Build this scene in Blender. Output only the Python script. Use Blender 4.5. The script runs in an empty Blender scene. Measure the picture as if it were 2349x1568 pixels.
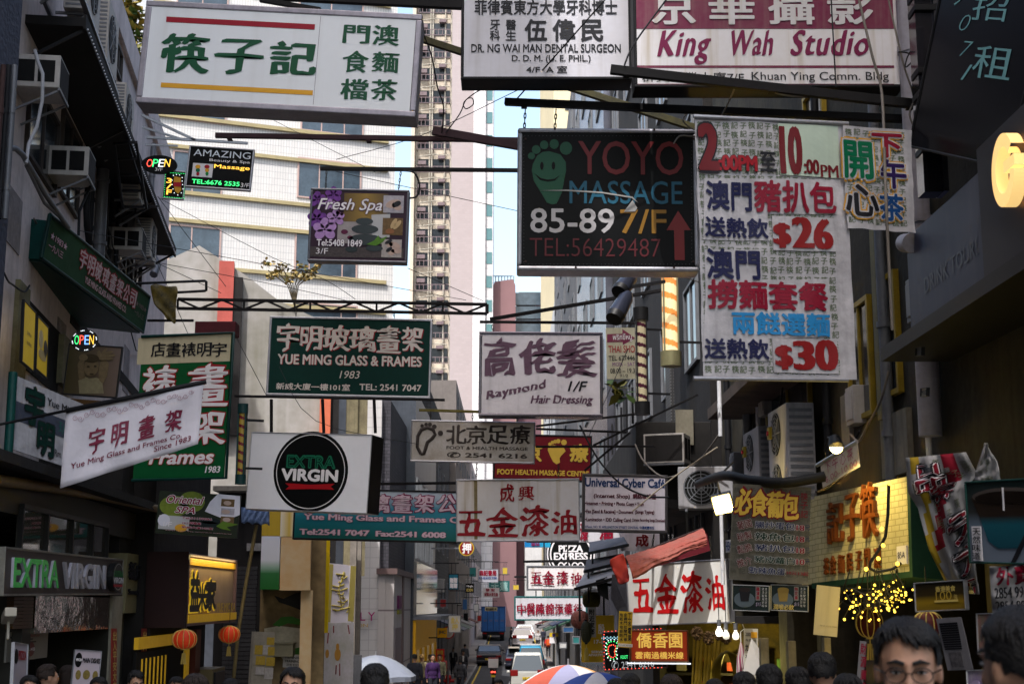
import bpy, bmesh, math, random
from math import radians as R, sin, cos, pi
from mathutils import Vector, Matrix
random.seed(7)
SC = bpy.context.scene
COL = SC.collection
# ---------------------------------------------------------------- camera
FPX, CU, CV = 3261.0, 1174.0, 784.0      # focal length and centre in units of a 2348 px wide view
PIT = R(10.5)
CAM = Vector((0, 0, 1.75))
cd = bpy.data.cameras.new('camera'); cd.lens = 50; cd.sensor_width = 36
cd.clip_start = .1; cd.clip_end = 3000
cd.dof.use_dof = True; cd.dof.focus_distance = 19; cd.dof.aperture_fstop = 5.0
cam = bpy.data.objects.new('camera', cd); COL.objects.link(cam)
cam.location = CAM; cam.rotation_euler = (R(90) + PIT, 0, 0)
SC.camera = cam
# ---------------------------------------------------------------- sky, sun, exposure
SAZ = math.atan2(-.35, -.94); SEL = math.atan(1.5)
SDIR = Vector((-.35*cos(SEL), -.937*cos(SEL), sin(SEL))).normalized()
W = bpy.data.worlds.new('World'); SC.world = W; W.use_nodes = True
nt = W.node_tree; bg = nt.nodes['Background']
sky = nt.nodes.new('ShaderNodeTexSky'); sky.sky_type = 'NISHITA'; sky.sun_disc = False
sky.sun_elevation = SEL; sky.sun_rotation = math.atan2(SDIR.x, SDIR.y)
sky.dust_density = 3.8; sky.air_density = 1.4
nt.links.new(sky.outputs[0], bg.inputs[0]); bg.inputs[1].default_value = .15
sl = bpy.data.lights.new('sun', 'SUN'); sl.energy = 2.0; sl.angle = R(.5); sl.color = (1, .98, .96)
so = bpy.data.objects.new('sun', sl); COL.objects.link(so)
so.rotation_euler = SDIR.to_track_quat('Z', 'Y').to_euler()
SC.view_settings.view_transform = 'Standard'; SC.view_settings.look = 'None'
SC.view_settings.exposure = 1.36; SC.view_settings.gamma = 1
# ---------------------------------------------------------------- helpers
def ray(u, v):
    cx, cy = (u-CU)/FPX, (CV-v)/FPX
    y = cos(PIT) - sin(PIT)*cy; z = sin(PIT) + cos(PIT)*cy
    return Vector((cx/y, 1, z/y))
def P(u, v, d): return CAM + ray(u, v)*d
def Q(c, r, x, y): return ((0, 580.9, 1161.8, 1736.6)[c] + .2603*x, (0, 391.3, 782.7, 1164.2)[r] + .2603*y)
def G(y):                                 # height of the street: down to a dip, then up again
    if y < 75: return -.034*max(y, -40)
    if y < 100: return -2.55
    if y < 140: return -2.55 + (y-100)*.02
    return -1.75 + (y-140)*.03
_mats = {}
def M(name, col, rough=.6, metal=0., var=.18, sc=3., streak=0., bump=0., emit=0., tile=None, alpha=1., trans=0., spec=.2, grime=None, bsc=40):
    if name in _mats: return _mats[name]
    m = bpy.data.materials.new(name); m.use_nodes = True; _mats[name] = m
    n, L = m.node_tree.nodes, m.node_tree.links
    b = n['Principled BSDF']; b.inputs['Roughness'].default_value = rough; b.inputs['Metallic'].default_value = metal
    b.inputs['Specular IOR Level'].default_value = spec
    c4 = (*col, 1); out = None
    tc = n.new('ShaderNodeTexCoord')
    def mix(fac, a, bcol):
        x = n.new('ShaderNodeMix'); x.data_type = 'RGBA'
        L.new(fac, x.inputs[0])
        if hasattr(a, 'type') and hasattr(a, 'node'): L.new(a, x.inputs[6])
        else: x.inputs[6].default_value = a
        if hasattr(bcol, 'node'): L.new(bcol, x.inputs[7])
        else: x.inputs[7].default_value = bcol
        return x.outputs[2]
    def noise(scale, vec=None, det=5, lo=.35, hi=.7):
        t = n.new('ShaderNodeTexNoise'); t.inputs['Scale'].default_value = scale; t.inputs['Detail'].default_value = det
        L.new(vec or tc.outputs['Object'], t.inputs['Vector'])
        r = n.new('ShaderNodeMapRange'); r.inputs[1].default_value = lo; r.inputs[2].default_value = hi
        L.new(t.outputs[0], r.inputs[0]); return r.outputs[0]
    def scaled(f, s):
        x = n.new('ShaderNodeMath'); x.operation = 'MULTIPLY'; L.new(f, x.inputs[0]); x.inputs[1].default_value = s; return x.outputs[0]
    out = c4
    gr = (*(grime or tuple(k*.35 for k in col)), 1)
    if tile:                              # (w, h, mortar size, mortar colour, colour spread)
        sp = n.new('ShaderNodeSeparateXYZ'); L.new(tc.outputs['Object'], sp.inputs[0])
        ad = n.new('ShaderNodeMath'); L.new(sp.outputs[0], ad.inputs[0]); L.new(sp.outputs[1], ad.inputs[1])
        cb = n.new('ShaderNodeCombineXYZ'); L.new(ad.outputs[0], cb.inputs[0]); L.new(sp.outputs[2], cb.inputs[1])
        br = n.new('ShaderNodeTexBrick'); L.new(cb.outputs[0], br.inputs['Vector'])
        br.inputs['Scale'].default_value = 1; br.inputs['Brick Width'].default_value = tile[0]; br.inputs['Row Height'].default_value = tile[1]
        br.inputs['Mortar Size'].default_value = tile[2]; br.inputs['Mortar Smooth'].default_value = .1
        br.inputs['Color1'].default_value = c4; br.inputs['Color2'].default_value = (*[k*(1-tile[4]) for k in col], 1)
        br.inputs['Mortar'].default_value = (*tile[3], 1); br.offset = tile[5] if len(tile) > 5 else .5
        out = br.outputs['Color']
    if var:
        out = mix(scaled(noise(sc), var), out, gr)
        out = mix(scaled(noise(sc*7, det=3), var*.5), out, gr)
    if streak:
        mp = n.new('ShaderNodeMapping'); mp.inputs['Scale'].default_value = (sc*3, sc*3, sc*.15)
        L.new(tc.outputs['Object'], mp.inputs['Vector'])
        out = mix(scaled(noise(1.6, mp.outputs[0], lo=.5, hi=.78), streak), out, gr)
    if hasattr(out, 'node'): L.new(out, b.inputs['Base Color'])
    else: b.inputs['Base Color'].default_value = c4
    if bump:
        t = n.new('ShaderNodeTexNoise'); t.inputs['Scale'].default_value = bsc; t.inputs['Detail'].default_value = 4
        L.new(tc.outputs['Object'], t.inputs['Vector'])
        bp = n.new('ShaderNodeBump'); bp.inputs['Strength'].default_value = bump; bp.inputs['Distance'].default_value = .02
        L.new(t.outputs[0], bp.inputs['Height']); L.new(bp.outputs[0], b.inputs['Normal'])
    if emit:
        b.inputs['Emission Color'].default_value = c4; b.inputs['Emission Strength'].default_value = emit
    if trans: b.inputs['Transmission Weight'].default_value = trans
    if alpha < 1: b.inputs['Alpha'].default_value = alpha
    return m
class Fr:                                 # a vertical or tilted plane: origin, x right, z up, y away from the viewer
    def __init__(s, O, X, Zhint=Vector((0, 0, 1))):
        s.O = Vector(O); s.X = Vector(X).normalized(); z = Vector(Zhint)
        s.Z = (z - s.X*z.dot(s.X)).normalized(); s.N = s.X.cross(s.Z)
        m = Matrix.Identity(4)
        for i in range(3):
            m[i][0] = s.X[i]; m[i][1] = -s.N[i]; m[i][2] = s.Z[i]; m[i][3] = s.O[i]
        s.m = m
    def l(s, u, v, y=0):                  # photo position -> local (x, z) on this plane (or the parallel plane at local y)
        r = ray(u, v); o = s.O - s.N*y
        t = (o - CAM).dot(s.N)/r.dot(s.N); p = CAM + r*t - s.O
        return p.dot(s.X), p.dot(s.Z)
    def w(s, x, y, z): return s.m @ Vector((x, y, z))
def wallfr(u0, d0, u1, d1, v=1390, z0=None):   # a vertical plane from two (u, depth) points at horizon height
    a, b = P(u0, v, d0), P(u1, v, d1)
    z = z0 if z0 is not None else G((d0+d1)/2) - .3
    return Fr((a.x, a.y, z), (b.x-a.x, b.y-a.y, 0))
class MB:
    def __init__(s): s.v = []; s.f = []; s.mi = []; s.sm = []; s.cur = 0
    def add(s, vs, fs, smooth=False):
        o = len(s.v); s.v += [tuple(p) for p in vs]
        for f in fs: s.f.append([i+o for i in f]); s.mi.append(s.cur); s.sm.append(smooth)
        return s
    def box(s, x0, x1, y0, y1, z0, z1):
        return s.add([(x, y, z) for z in (z0, z1) for y in (y0, y1) for x in (x0, x1)],
                     [(0, 2, 3, 1), (4, 5, 7, 6), (0, 1, 5, 4), (2, 6, 7, 3), (0, 4, 6, 2), (1, 3, 7, 5)])
    def bar(s, a, b, w, h=None):          # square bar between two points
        a, b = Vector(a), Vector(b); h = h or w; d = (b-a).normalized()
        up = Vector((0, 0, 1)) if abs(d.z) < .95 else Vector((0, 1, 0))
        x = d.cross(up).normalized()*(w/2); y = x.cross(d).normalized()*(h/2)
        vs = [p+i*x+j*y for p in (a, b) for i, j in ((-1, -1), (1, -1), (1, 1), (-1, 1))]
        return s.add(vs, [(3, 2, 1, 0), (4, 5, 6, 7)]+[(i, (i+1) % 4, 4+(i+1) % 4, 4+i) for i in range(4)])
    def tube(s, pts, r, n=8, cap=True):
        pts = [Vector(p) for p in pts]; rs = r if isinstance(r, (list, tuple)) else [r]*len(pts)
        vs = []; ref = None
        for i, p in enumerate(pts):
            d = (pts[min(i+1, len(pts)-1)]-pts[max(i-1, 0)]).normalized()
            if ref is None: ref = Vector((0, 0, 1)) if abs(d.z) < .9 else Vector((1, 0, 0))
            x = d.cross(ref).normalized(); y = x.cross(d).normalized(); ref = y
            vs += [p+(x*cos(2*pi*k/n)+y*sin(2*pi*k/n))*rs[i] for k in range(n)]
        fs = [(i*n+k, i*n+(k+1) % n, (i+1)*n+(k+1) % n, (i+1)*n+k) for i in range(len(pts)-1) for k in range(n)]
        s.add(vs, fs, True)
        if cap: s.add(vs[:n], [list(range(n))[::-1]]); s.add(vs[-n:], [list(range(n))])
        return s
    def lathe(s, prof, c=(0, 0, 0), n=16, sx=1, sy=1):   # prof: (r, z)
        vs = [(c[0]+r*sx*cos(2*pi*k/n), c[1]+r*sy*sin(2*pi*k/n), c[2]+z) for r, z in prof for k in range(n)]
        return s.add(vs, [(i*n+k, i*n+(k+1) % n, (i+1)*n+(k+1) % n, (i+1)*n+k) for i in range(len(prof)-1) for k in range(n)], True)
    def ell(s, c, rx, ry, rz, n=16, m=10, rot=None):
        vs = []
        for i in range(m+1):
            t = pi*i/m
            for k in range(n):
                p = Vector((rx*sin(t)*cos(2*pi*k/n), ry*sin(t)*sin(2*pi*k/n), -rz*cos(t)))
                if rot: p = rot @ p
                vs.append(Vector(c)+p)
        return s.add(vs, [(i*n+k, i*n+(k+1) % n, (i+1)*n+(k+1) % n, (i+1)*n+k) for i in range(m) for k in range(n)], True)
    def poly(s, pts, y=0, t=.003):        # flat outline in the xz plane, thickness t towards the viewer
        n = len(pts); vs = [(p[0], y-t, p[1]) for p in pts]+[(p[0], y, p[1]) for p in pts]
        a = sum(pts[i][0]*pts[(i+1) % n][1]-pts[(i+1) % n][0]*pts[i][1] for i in range(n))
        f = list(range(n)); 
        if a < 0: f = f[::-1]
        return s.add(vs, [f]+[(i, n+i, n+(i+1) % n, (i+1) % n) if a > 0 else ((i+1) % n, n+(i+1) % n, n+i, i) for i in range(n)])
    def disc(s, x, z, rx, rz=None, y=0, n=28, t=.003, rot=0, a0=0, a1=2*pi):
        rz = rz or rx; full = abs(a1-a0-2*pi) < 1e-6
        pts = [(rx*cos(a0+(a1-a0)*k/n), rz*sin(a0+(a1-a0)*k/n)) for k in range(n if full else n+1)]
        return s.poly([(x+p[0]*cos(rot)-p[1]*sin(rot), z+p[0]*sin(rot)+p[1]*cos(rot)) for p in pts], y, t)
    def ring(s, x, z, ro, ri, y=0, n=32, t=.003, kz=1):
        vs = []
        for k in range(n):
            a = 2*pi*k/n; vs += [(x+ro*cos(a), y-t, z+ro*kz*sin(a)), (x+ri*cos(a), y-t, z+ri*kz*sin(a))]
        return s.add(vs, [(2*k, 2*((k+1) % n), 2*((k+1) % n)+1, 2*k+1) for k in range(n)])
    def mesh(s, name, mats):
        me = bpy.data.meshes.new(name); me.from_pydata(s.v, [], s.f); 
        me.polygons.foreach_set('material_index', s.mi); me.polygons.foreach_set('use_smooth', s.sm)
        for m in (mats if isinstance(mats, (list, tuple)) else [mats]): me.materials.append(m)
        me.update(); return me
    def ob(s, name, mats, parent=None, bev=0):
        o = bpy.data.objects.new(name, s.mesh(name, mats)); COL.objects.link(o)
        if parent is not None: o.parent = parent
        if bev:
            b = o.modifiers.new('b', 'BEVEL'); b.width = bev; b.segments = 2; b.limit_method = 'ANGLE'
        return o
def tag(o, label, cat, group=None):
    o['label'] = label; o['category'] = cat
    if group: o['group'] = group
    return o
def thing(name, label, cat, m=None, group=None):
    o = bpy.data.objects.new(name, None); COL.objects.link(o); o.empty_display_size = .1
    if m is not None: o.matrix_world = m if isinstance(m, Matrix) else Matrix.Translation(m)
    return tag(o, label, cat, group)
def structure(o): o['kind'] = 'structure'; return o
def copy_tree(o, parent=None):
    c = o.copy(); COL.objects.link(c)
    if parent is not None: c.parent = parent
    for ch in o.children: copy_tree(ch, c)
    return c
# ---- lettering: built-in font curves turned into meshes
_gl = {}
def glyphs(s, off=0., res=3, sp=1.):
    k = (s, round(off, 4), res, sp)
    if k not in _gl: _gl[k] = glyphs_new(s, off, res, sp)
    return _gl[k]
def glyphs_new(s, off=0., res=3, sp=1.):
    c = bpy.data.curves.new('lettering', 'FONT'); c.body = s; c.offset = off; c.resolution_u = res; c.fill_mode = 'FRONT'
    c.space_character = sp
    o = bpy.data.objects.new('lettering', c); m = bpy.data.meshes.new_from_object(o)
    vs = [(p.co.x, p.co.y) for p in m.vertices]; fs = [list(p.vertices) for p in m.polygons]
    bpy.data.objects.remove(o); bpy.data.curves.remove(c); bpy.data.meshes.remove(m)
    return vs, fs
def put_text(parent, s, x0, z0, x1, z1, mat, off=0., shear=0., y=-.006, xb=0., out=None, wob=0., res=3, thick=0., sp=1., rot=0., arch=0.):
    """lettering filling the local box x0..x1, z0..z1; xb widens upright strokes, out=(material, width) adds an outline behind"""
    res_o = None
    base, _ = glyphs(s, 0, res, sp)
    ax, bx = min(p[0] for p in base), max(p[0] for p in base); az, bz = min(p[1] for p in base), max(p[1] for p in base)
    sx, sz = (x1-x0)/max(bx-ax+abs(shear)*(bz-az), 1e-6), (z1-z0)/max(bz-az, 1e-6)
    lay = [(off, mat, y)]
    if out: lay.insert(0, (off+out[1], out[0], y+.003))
    mb = MB(); ms = []
    for k, (of, mt, yy) in enumerate(lay):
        vs, fs = glyphs(s, min(of, 0), res, sp); mb.cur = k; ms.append(mt); r = max(of, 0)
        sh = [(0, 0)] if r < .004 else [(r*cos(a*pi/3+.3), r*sin(a*pi/3+.3)) for a in range(6)]+([(0, 0)] if r > .05 else [])
        if wob and r: sh = [(1.25*r*k*cos(.42), 1.25*r*k*sin(.42)) for k in (-1, -.6, -.2, .2, .6, 1)]
        if wob and out and mt is out[0]: sh = sh+[(a, b+e) for a, b in sh[1::2] for e in (-out[1], out[1])]
        if xb: sh = [(a+d, b) for a, b in sh for d in (-xb, xb)]+[(0, 0)]
        for j, (dx, dz) in enumerate(sh):
            pts = []
            for (px, pz) in vs:
                px += dx; q = pz-az+dz; px = px-ax+(shear*q if shear >= 0 else shear*(q-(bz-az)))
                if wob: px += wob*sin(9*q+7*px)+wob*.6*sin(23*q); q += wob*sin(8*px+3)+wob*.5*sin(19*px+q*11)
                X, Z = px*sx, q*sz
                if arch: Z += arch*(1-((X/(x1-x0))*2-1)**2)
                if rot: X, Z = X*cos(rot)-Z*sin(rot), X*sin(rot)+Z*cos(rot)
                pts.append((x0+X, yy-.00022*j, z0+Z))
            if thick:
                n = len(pts); mb.add(pts+[(p[0], p[1]+thick, p[2]) for p in pts], fs)
                e = {}
                for f in fs:
                    for i in range(len(f)):
                        k2 = (f[i], f[(i+1) % len(f)])
                        if (k2[1], k2[0]) in e: e.pop((k2[1], k2[0]))
                        else: e[k2] = 1
                mb.add(pts+[(p[0], p[1]+thick, p[2]) for p in pts], [(a, a+n, b+n, b) for a, b in e])
            else: mb.add(pts, fs)
    return mb.ob('lettering', ms, parent)
class Sign:
    """a rectangular board placed by its corners as seen in the photograph (2348 px wide) and its distance"""
    def __init__(s, name, label, TL, TR, BL, d, d2=None, dB=None, depth=.18, fw=.03, face=None, frame=None, cat='sign', group=None, bev=.008, lip=.012, build=True):
        d2 = d2 or d; a, b, c = P(*TL, d), P(*TR, d2), P(*BL, dB or d)
        X = (b-a).normalized(); h = a-c; Z = (h-X*h.dot(X))
        s.w = (b-a).length; s.h = Z.length; s.F = Fr(a-Z, X, Z); s.depth = depth
        s.root = thing(name, label, cat, s.F.m, group)
        if build:
            MB().box(fw*.6, s.w-fw*.6, 0, depth-.004, fw*.6, s.h-fw*.6).ob('panel', face, s.root)
            if frame:
                f = MB(); l, w, h, D = lip, s.w, s.h, depth
                f.box(0, w, -l, D, 0, fw).box(0, w, -l, D, h-fw, h).box(0, fw, -l, D, fw, h-fw).box(w-fw, w, -l, D, fw, h-fw)
                f.ob('frame', frame, s.root, bev)
    def text(s, t, u0, v0, u1, v1, mat, **k):
        x0, z1 = s.F.l(u0, v0); x1, z0 = s.F.l(u1, v1)
        return put_text(s.root, t, x0, z0, x1, z1, mat, **k)
    def col(s, t, u0, v0, u1, v1, mat, **k):          # characters stacked downwards
        n = len(t)
        for i, ch in enumerate(t):
            a = v0+(v1-v0)*(i+.06)/n; b = v0+(v1-v0)*(i+.94)/n
            s.text(ch, u0, a, u1, b, mat, **k)
    def rect(s, u0, v0, u1, v1, mat, name='panel', y=0, t=.004):
        x0, z1 = s.F.l(u0, v0); x1, z0 = s.F.l(u1, v1)
        return MB().box(x0, x1, y-t, y, z0, z1).ob(name, mat, s.root)
    def poly(s, pts, mat, name='emblem', y=0, t=.004):
        return MB().poly([s.F.l(*p) for p in pts], y, t).ob(name, mat, s.root)
    def blobs(s, L, mat, name='emblem', y=0, t=.004):    # ellipses: (u, v, ru, rv, rot)
        m = MB()
        for e in L:
            x, z = s.F.l(e[0], e[1]); x2, _ = s.F.l(e[0]+e[2], e[1]); _, z2 = s.F.l(e[0], e[1]-e[3])
            m.disc(x, z, abs(x2-x), abs(z2-z), y, 20, t, e[4] if len(e) > 4 else 0)
        return m.ob(name, mat, s.root)
    def chain(s, u, v, top, mat, name='chain'):            # hangs the board from a point higher up in the picture
        x, z = s.F.l(u, v); x2, z2 = s.F.l(*top)
        return chain_mb(Vector((x, s.depth/2, s.h-.005)), Vector((x2, s.depth/2, z2))).ob(name, mat, s.root)
def chain_mb(a, b, r=.018, t=.006):
    m = MB(); d = b-a; n = max(2, int(d.length/(r*2.6))); d.normalize()
    sd = d.cross(Vector((0, 1, 0))); sd = sd.normalized() if sd.length > .1 else Vector((1, 0, 0)); fd = d.cross(sd)
    L = (b-a).length/n
    for i in range(n):
        c = a+d*L*(i+.5); e = sd if i % 2 else fd
        m.tube([c+d*L*.66*cos(q*pi/4)+e*r*.6*sin(q*pi/4) for q in range(9)], t, 5, False)
    return m
def cable(name, label, pts, r, mat, cat='cable', group=None, sag=0., n=4):
    """pts are world points; smoothed"""
    pts = [Vector(p) for p in pts]; o = []
    for i in range(len(pts)-1):
        p0, p1, p2, p3 = pts[max(i-1, 0)], pts[i], pts[i+1], pts[min(i+2, len(pts)-1)]
        k = n if len(pts) > 2 else 10
        for j in range(k):
            t = j/k
            q = .5*((2*p1)+(p2-p0)*t+(2*p0-5*p1+4*p2-p3)*t*t+(3*p1-p0-3*p2+p3)*t**3) if len(pts) > 2 else p1.lerp(p2, t)-Vector((0, 0, sag*4*t*(1-t)))
            o.append(q)
    o.append(pts[-1]); c = o[0].copy()
    ob = MB().tube([p-c for p in o], r, 5).ob(name, mat); ob.location = c
    return tag(ob, label, cat, group)
# ---------------------------------------------------------------- shared materials
mGlass = M('window glass', (.02, .025, .03), .12, var=.05, sc=1, spec=.45)
mGlassB = M('blue window glass', (.06, .085, .11), .12, var=.7, sc=1.6, spec=.6)
mTeal = M('teal glass', (.05, .16, .17), .1, var=.35, sc=.5, spec=.8)
mBlackSteel = M('black steel', (.010, .010, .012), .6, .1, var=.4, sc=6, spec=.2)
mRust = M('rusty dark steel', (.055, .03, .028), .7, .2, var=.5, sc=9)
mAlu = M('aluminium frame', (.55, .55, .57), .38, .75, var=.25, sc=5, streak=.2)
mGreySteel = M('grey painted steel', (.16, .165, .18), .5, .3, var=.3, sc=5, streak=.2)
mPlaster = M('warm grey plaster', (.72, .63, .61), .85, var=.45, sc=1.2, streak=.5, bump=.5, bsc=9)
mBlueStucco = M('blue grey stucco', (.055, .06, .085), .75, var=.35, sc=2, bump=1., bsc=14)
mConcrete = M('weathered concrete', (.34, .32, .30), .9, var=.5, sc=.5, streak=.5, bump=.5, bsc=3, grime=(.10, .095, .055))
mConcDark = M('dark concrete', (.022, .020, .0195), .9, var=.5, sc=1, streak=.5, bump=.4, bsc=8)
mWhiteTile = M('white facade tile', (.60, .585, .565), .45, var=.12, sc=.5, streak=.14, tile=(.12, .3, .007, (.28, .28, .30), .08, 0.), grime=(.47, .43, .38))
mYellowLedge = M('yellow ledge paint', (.36, .30, .16), .6, var=.3)
mPinkFrame = M('pinkish window frame', (.42, .3, .27), .5, var=.15)
mBeigeTile = M('beige tower tile', (.33, .285, .29), .6, var=.08, sc=.2, tile=(.6, .3, .02, (.31, .265, .265), .06))
mPaleTile = M('pale tower tile', (.60, .585, .60), .5, var=.08, sc=.2, tile=(1.2, .9, .03, (.34, .33, .34), .05))
mAsphalt = M('asphalt', (.055, .056, .062), .85, var=.4, sc=.8, bump=.5, bsc=60)
mPave = M('pavement slabs', (.23, .21, .2), .85, var=.4, sc=1, tile=(.6, .3, .012, (.1, .1, .1), .15))
mKerb = M('kerb stone', (.3, .29, .28), .8, var=.4)
mLine = M('road marking paint', (.7, .68, .6), .7, var=.35, sc=2)
mYellowLine = M('yellow road marking', (.6, .42, .05), .7, var=.35, sc=2)
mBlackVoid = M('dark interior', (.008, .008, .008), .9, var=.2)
mWhiteP = M('white plastic', (.62, .62, .64), .45, var=.2, sc=3, streak=.25)
mBeigeP = M('aged beige plastic', (.42, .39, .36), .5, var=.3, sc=4, streak=.3)
mBlackP = M('black plastic', (.012, .012, .013), .45, var=.2)
mWire = M('black cable rubber', (.013, .013, .014), .6, var=.2)
mWireG = M('grey cable', (.16, .14, .12), .6, var=.2)
# ---------------------------------------------------------------- ground
def strip(name, x0, x1, dz, mat, ys=None, x2=None):
    ys = ys or [-60, -40, -20, 0, 15, 30, 45, 60, 75, 80, 87, 93, 100, 110, 120, 130, 140, 160, 200, 300, 420]
    m = MB(); n = len(ys)
    vs = [(x, y, G(y)+dz) for y in ys for x in (x0, x1)]
    m.add(vs, [(2*i, 2*i+1, 2*i+3, 2*i+2) for i in range(n-1)])
    return structure(m.ob(name, mat))
strip('ground', -900, 900, -.13, mPave, [-300, -60, 0, 30, 75, 100, 140, 300, 900, 1500])
strip('road', -2.6, 2.6, -.0, mAsphalt)
for x0, x1 in ((-12, -2.6), (2.6, 9)):
    o = strip('pavement', x0, x1, .12, mPave)
for x in (-2.6, 2.48):
    m = MB(); ys = list(range(-40, 75, 6))+list(range(75, 300, 5))
    for a, b in zip(ys, ys[1:]): 
        m.add([(xx, y, G(y)+z) for y in (a, b) for xx in (x, x+.12) for z in (-.05, .125)], [(1, 3, 7, 5), (0, 1, 5, 4), (2, 6, 7, 3)])
    structure(m.ob('kerb', mKerb))
strip('road_marking', -2.3, -2.2, .006, mYellowLine); strip('road_marking', 2.2, 2.3, .006, mYellowLine)
m = MB()
for y in (66, 67.2): m.add([(-2.1, y, G(y)+.006), (2.1, y, G(y)+.006), (2.1, y+.35, G(y+.35)+.006), (-2.1, y+.35, G(y+.35)+.006)], [(0, 1, 2, 3)])
structure(m.ob('road_marking', mLine))
# ---------------------------------------------------------------- buildings
def building(name, label, F, w, dep, h, mat, extra=None, cat='building'):
    r = thing(name, label, cat, F.m)
    m = MB().box(0, w, 0, dep, 0, h)
    if extra: extra(m)
    m.ob('wall', mat, r); return r
def win_proto(w, h, fm, gm, parent, mull=(), t=.06, f=.06, ledge=0):
    m = MB(); m.box(-w/2, w/2, -t, .02, -f, 0).box(-w/2, w/2, -t, .02, h, h+f).box(-w/2-f, -w/2, -t, .02, -f, h+f).box(w/2, w/2+f, -t, .02, -f, h+f)
    for x in mull: m.box(x*w-f*.35, x*w+f*.35, -t*.8, .01, 0, h)
    if ledge: m.box(-w/2-.1, w/2+.1, -ledge, .02, -f-.08, -f)
    o = m.ob('window', fm, parent); MB().box(-w/2, w/2, -.02, .01, 0, h).ob('pane', gm, o); return o
def grid(proto, parent, pts):
    for i, (x, z) in enumerate(pts):
        o = proto if i == 0 else copy_tree(proto, parent)
        o.location = (x, o.location.y, z)
# near corner tower on the left, and unseen towers added behind the camera to shade the street
z0 = -.4
mTowerFar = M('grey tower render', (.33, .33, .35), .8, var=.3, sc=.3, streak=.3)
F = Fr((-5.42, -.4, z0), (0, 1, 0)); CT = building('corner_building', 'blue grey rough stucco building at the left edge of the photo', F, 15.2, 26, 19, mBlueStucco)
p = win_proto(1.4, 1.5, mGreySteel, mGlass, CT, (0,)); grid(p, CT, [(x, 3+3.1*k) for k in range(5) for x in (2, 5.5, 9)])
F = Fr((-6.4, -13, z0), (0, 1, 0)); o = building('shade_block', 'plain grey office block standing behind the viewer, left side of the street', F, 12.2, 25, 36.9, mTowerFar)
p = win_proto(2.4, 1.6, mGreySteel, mGlassB, o, (0,)); grid(p, o, [(x, 4+3.2*k) for k in range(11) for x in (2, 5.8, 9.6)])
hz, pq = Vector((-.35, -.937, 0)), Vector((.937, -.35, 0))
mTowerW = M('white tower render', (.62, .61, .58), .8, var=.2, sc=.3)
for q0, q1, H, lab in ((-27, -5.55, 168, 'tall white apartment tower far behind the viewer, the left one of two'), (-3.4, 9.5, 174, 'tall white apartment tower far behind the viewer, the right one of two')):  # added pair; the gap between them lets a shaft of sun through
    F = Fr(hz*100+pq*q0+Vector((0, 0, z0)), pq); r = building('shade_tower', lab, F, q1-q0, 16, H, mTowerW)
    wp = MB().box(-.9, .9, 15.98, 16.05, 0, 1.5).ob('window', mGlassB, r); grid(wp, r, [(2+x*3.7, 5+8*k) for k in range(21) for x in range(int((q1-q0)/4))])
# left building (plaster, four storeys)
LBa, LBb = (-5.9, 15.0), (-8.55, 34.3)
LF = Fr((LBa[0], LBa[1], -1.5), (LBb[0]-LBa[0], LBb[1]-LBa[1], 0)); LW = 19.48
LB = building('plaster_building', 'old warm grey plaster building with air conditioners on the left', LF, LW, 14, 14.0, mPlaster, lambda m: m.box(-.0, LW, -.08, 0, 13.5, 14.1))
def lrect(F, root, u0, v0, u1, v1, mat, name='panel', y0=-.03, y1=.02):
    x0, z1 = F.l(u0, v0); x1, z0 = F.l(u1, v1)
    return MB().box(x0, x1, y0, y1, min(z0, z1), max(z0, z1)).ob(name, mat, root)
def window_px(F, root, u0, v0, u1, v1, fm, gm, mull=(), y=0, f=.05):
    a = F.l(u0, v0); b = F.l(u1, v1); x0, x1 = sorted((a[0], b[0])); zz = sorted((F.l((u0+u1)/2, v0)[1], F.l((u0+u1)/2, v1)[1]))
    o = win_proto(x1-x0, zz[1]-zz[0], fm, gm, root, mull, f=f); o.location = ((x0+x1)/2, y, zz[0]); return o
mWoodFrame = M('dark wood frame', (.05, .04, .035), .6, var=.3)
for u0, v0, u1, v1 in ((64, 222, 122, 402), (140, 285, 172, 470), (262, 460, 281, 600), (233, 395, 252, 590), (300, 585, 316, 690), (283, 600, 297, 665), (222, -60, 236, 60), (262, 110, 273, 170)):
    window_px(LF, LB, u0, v0, u1, v1, mWoodFrame, mGlass, (0,))
# drain pipes on the plaster building
def wall_pipe(label, F, u, v0, v1, r, mat, off=.1, cat='pipe', name='drain_pipe'):
    x, z1 = F.l(u, v0, -off); _, z0 = F.l(u, v1, -off); x2 = x
    a, b = F.w(x, -off, z0), F.w(x2, -off, z1)
    m = MB().tube([Vector((0, 0, 0)), b-a], r, 10)
    n = max(2, int((b-a).length/1.1))
    for i in range(n):
        c = (b-a)*(i+.4)/n; m.tube([c-Vector((0, 0, .03)), c+Vector((0, 0, .03))], r*1.25, 10)
    o = m.ob(name, mat); o.location = a; return tag(o, label, cat)
wall_pipe('thick grey drain pipe running down beside the second window air conditioner', LF, 240, 330, 640, .1, mGreySteel)
wall_pipe('slim black pipe on the plaster wall right of the thick drain pipe', LF, 276, 400, 700, .045, mBlackSteel)
wall_pipe('thin dark conduit on the plaster wall above the green slanted banner', LF, 212, 420, 560, .05, mBlackSteel)
wall_pipe('long dark pipe at the far corner of the plaster building', LF, 352, 330, 600, .06, mGreySteel)
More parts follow.
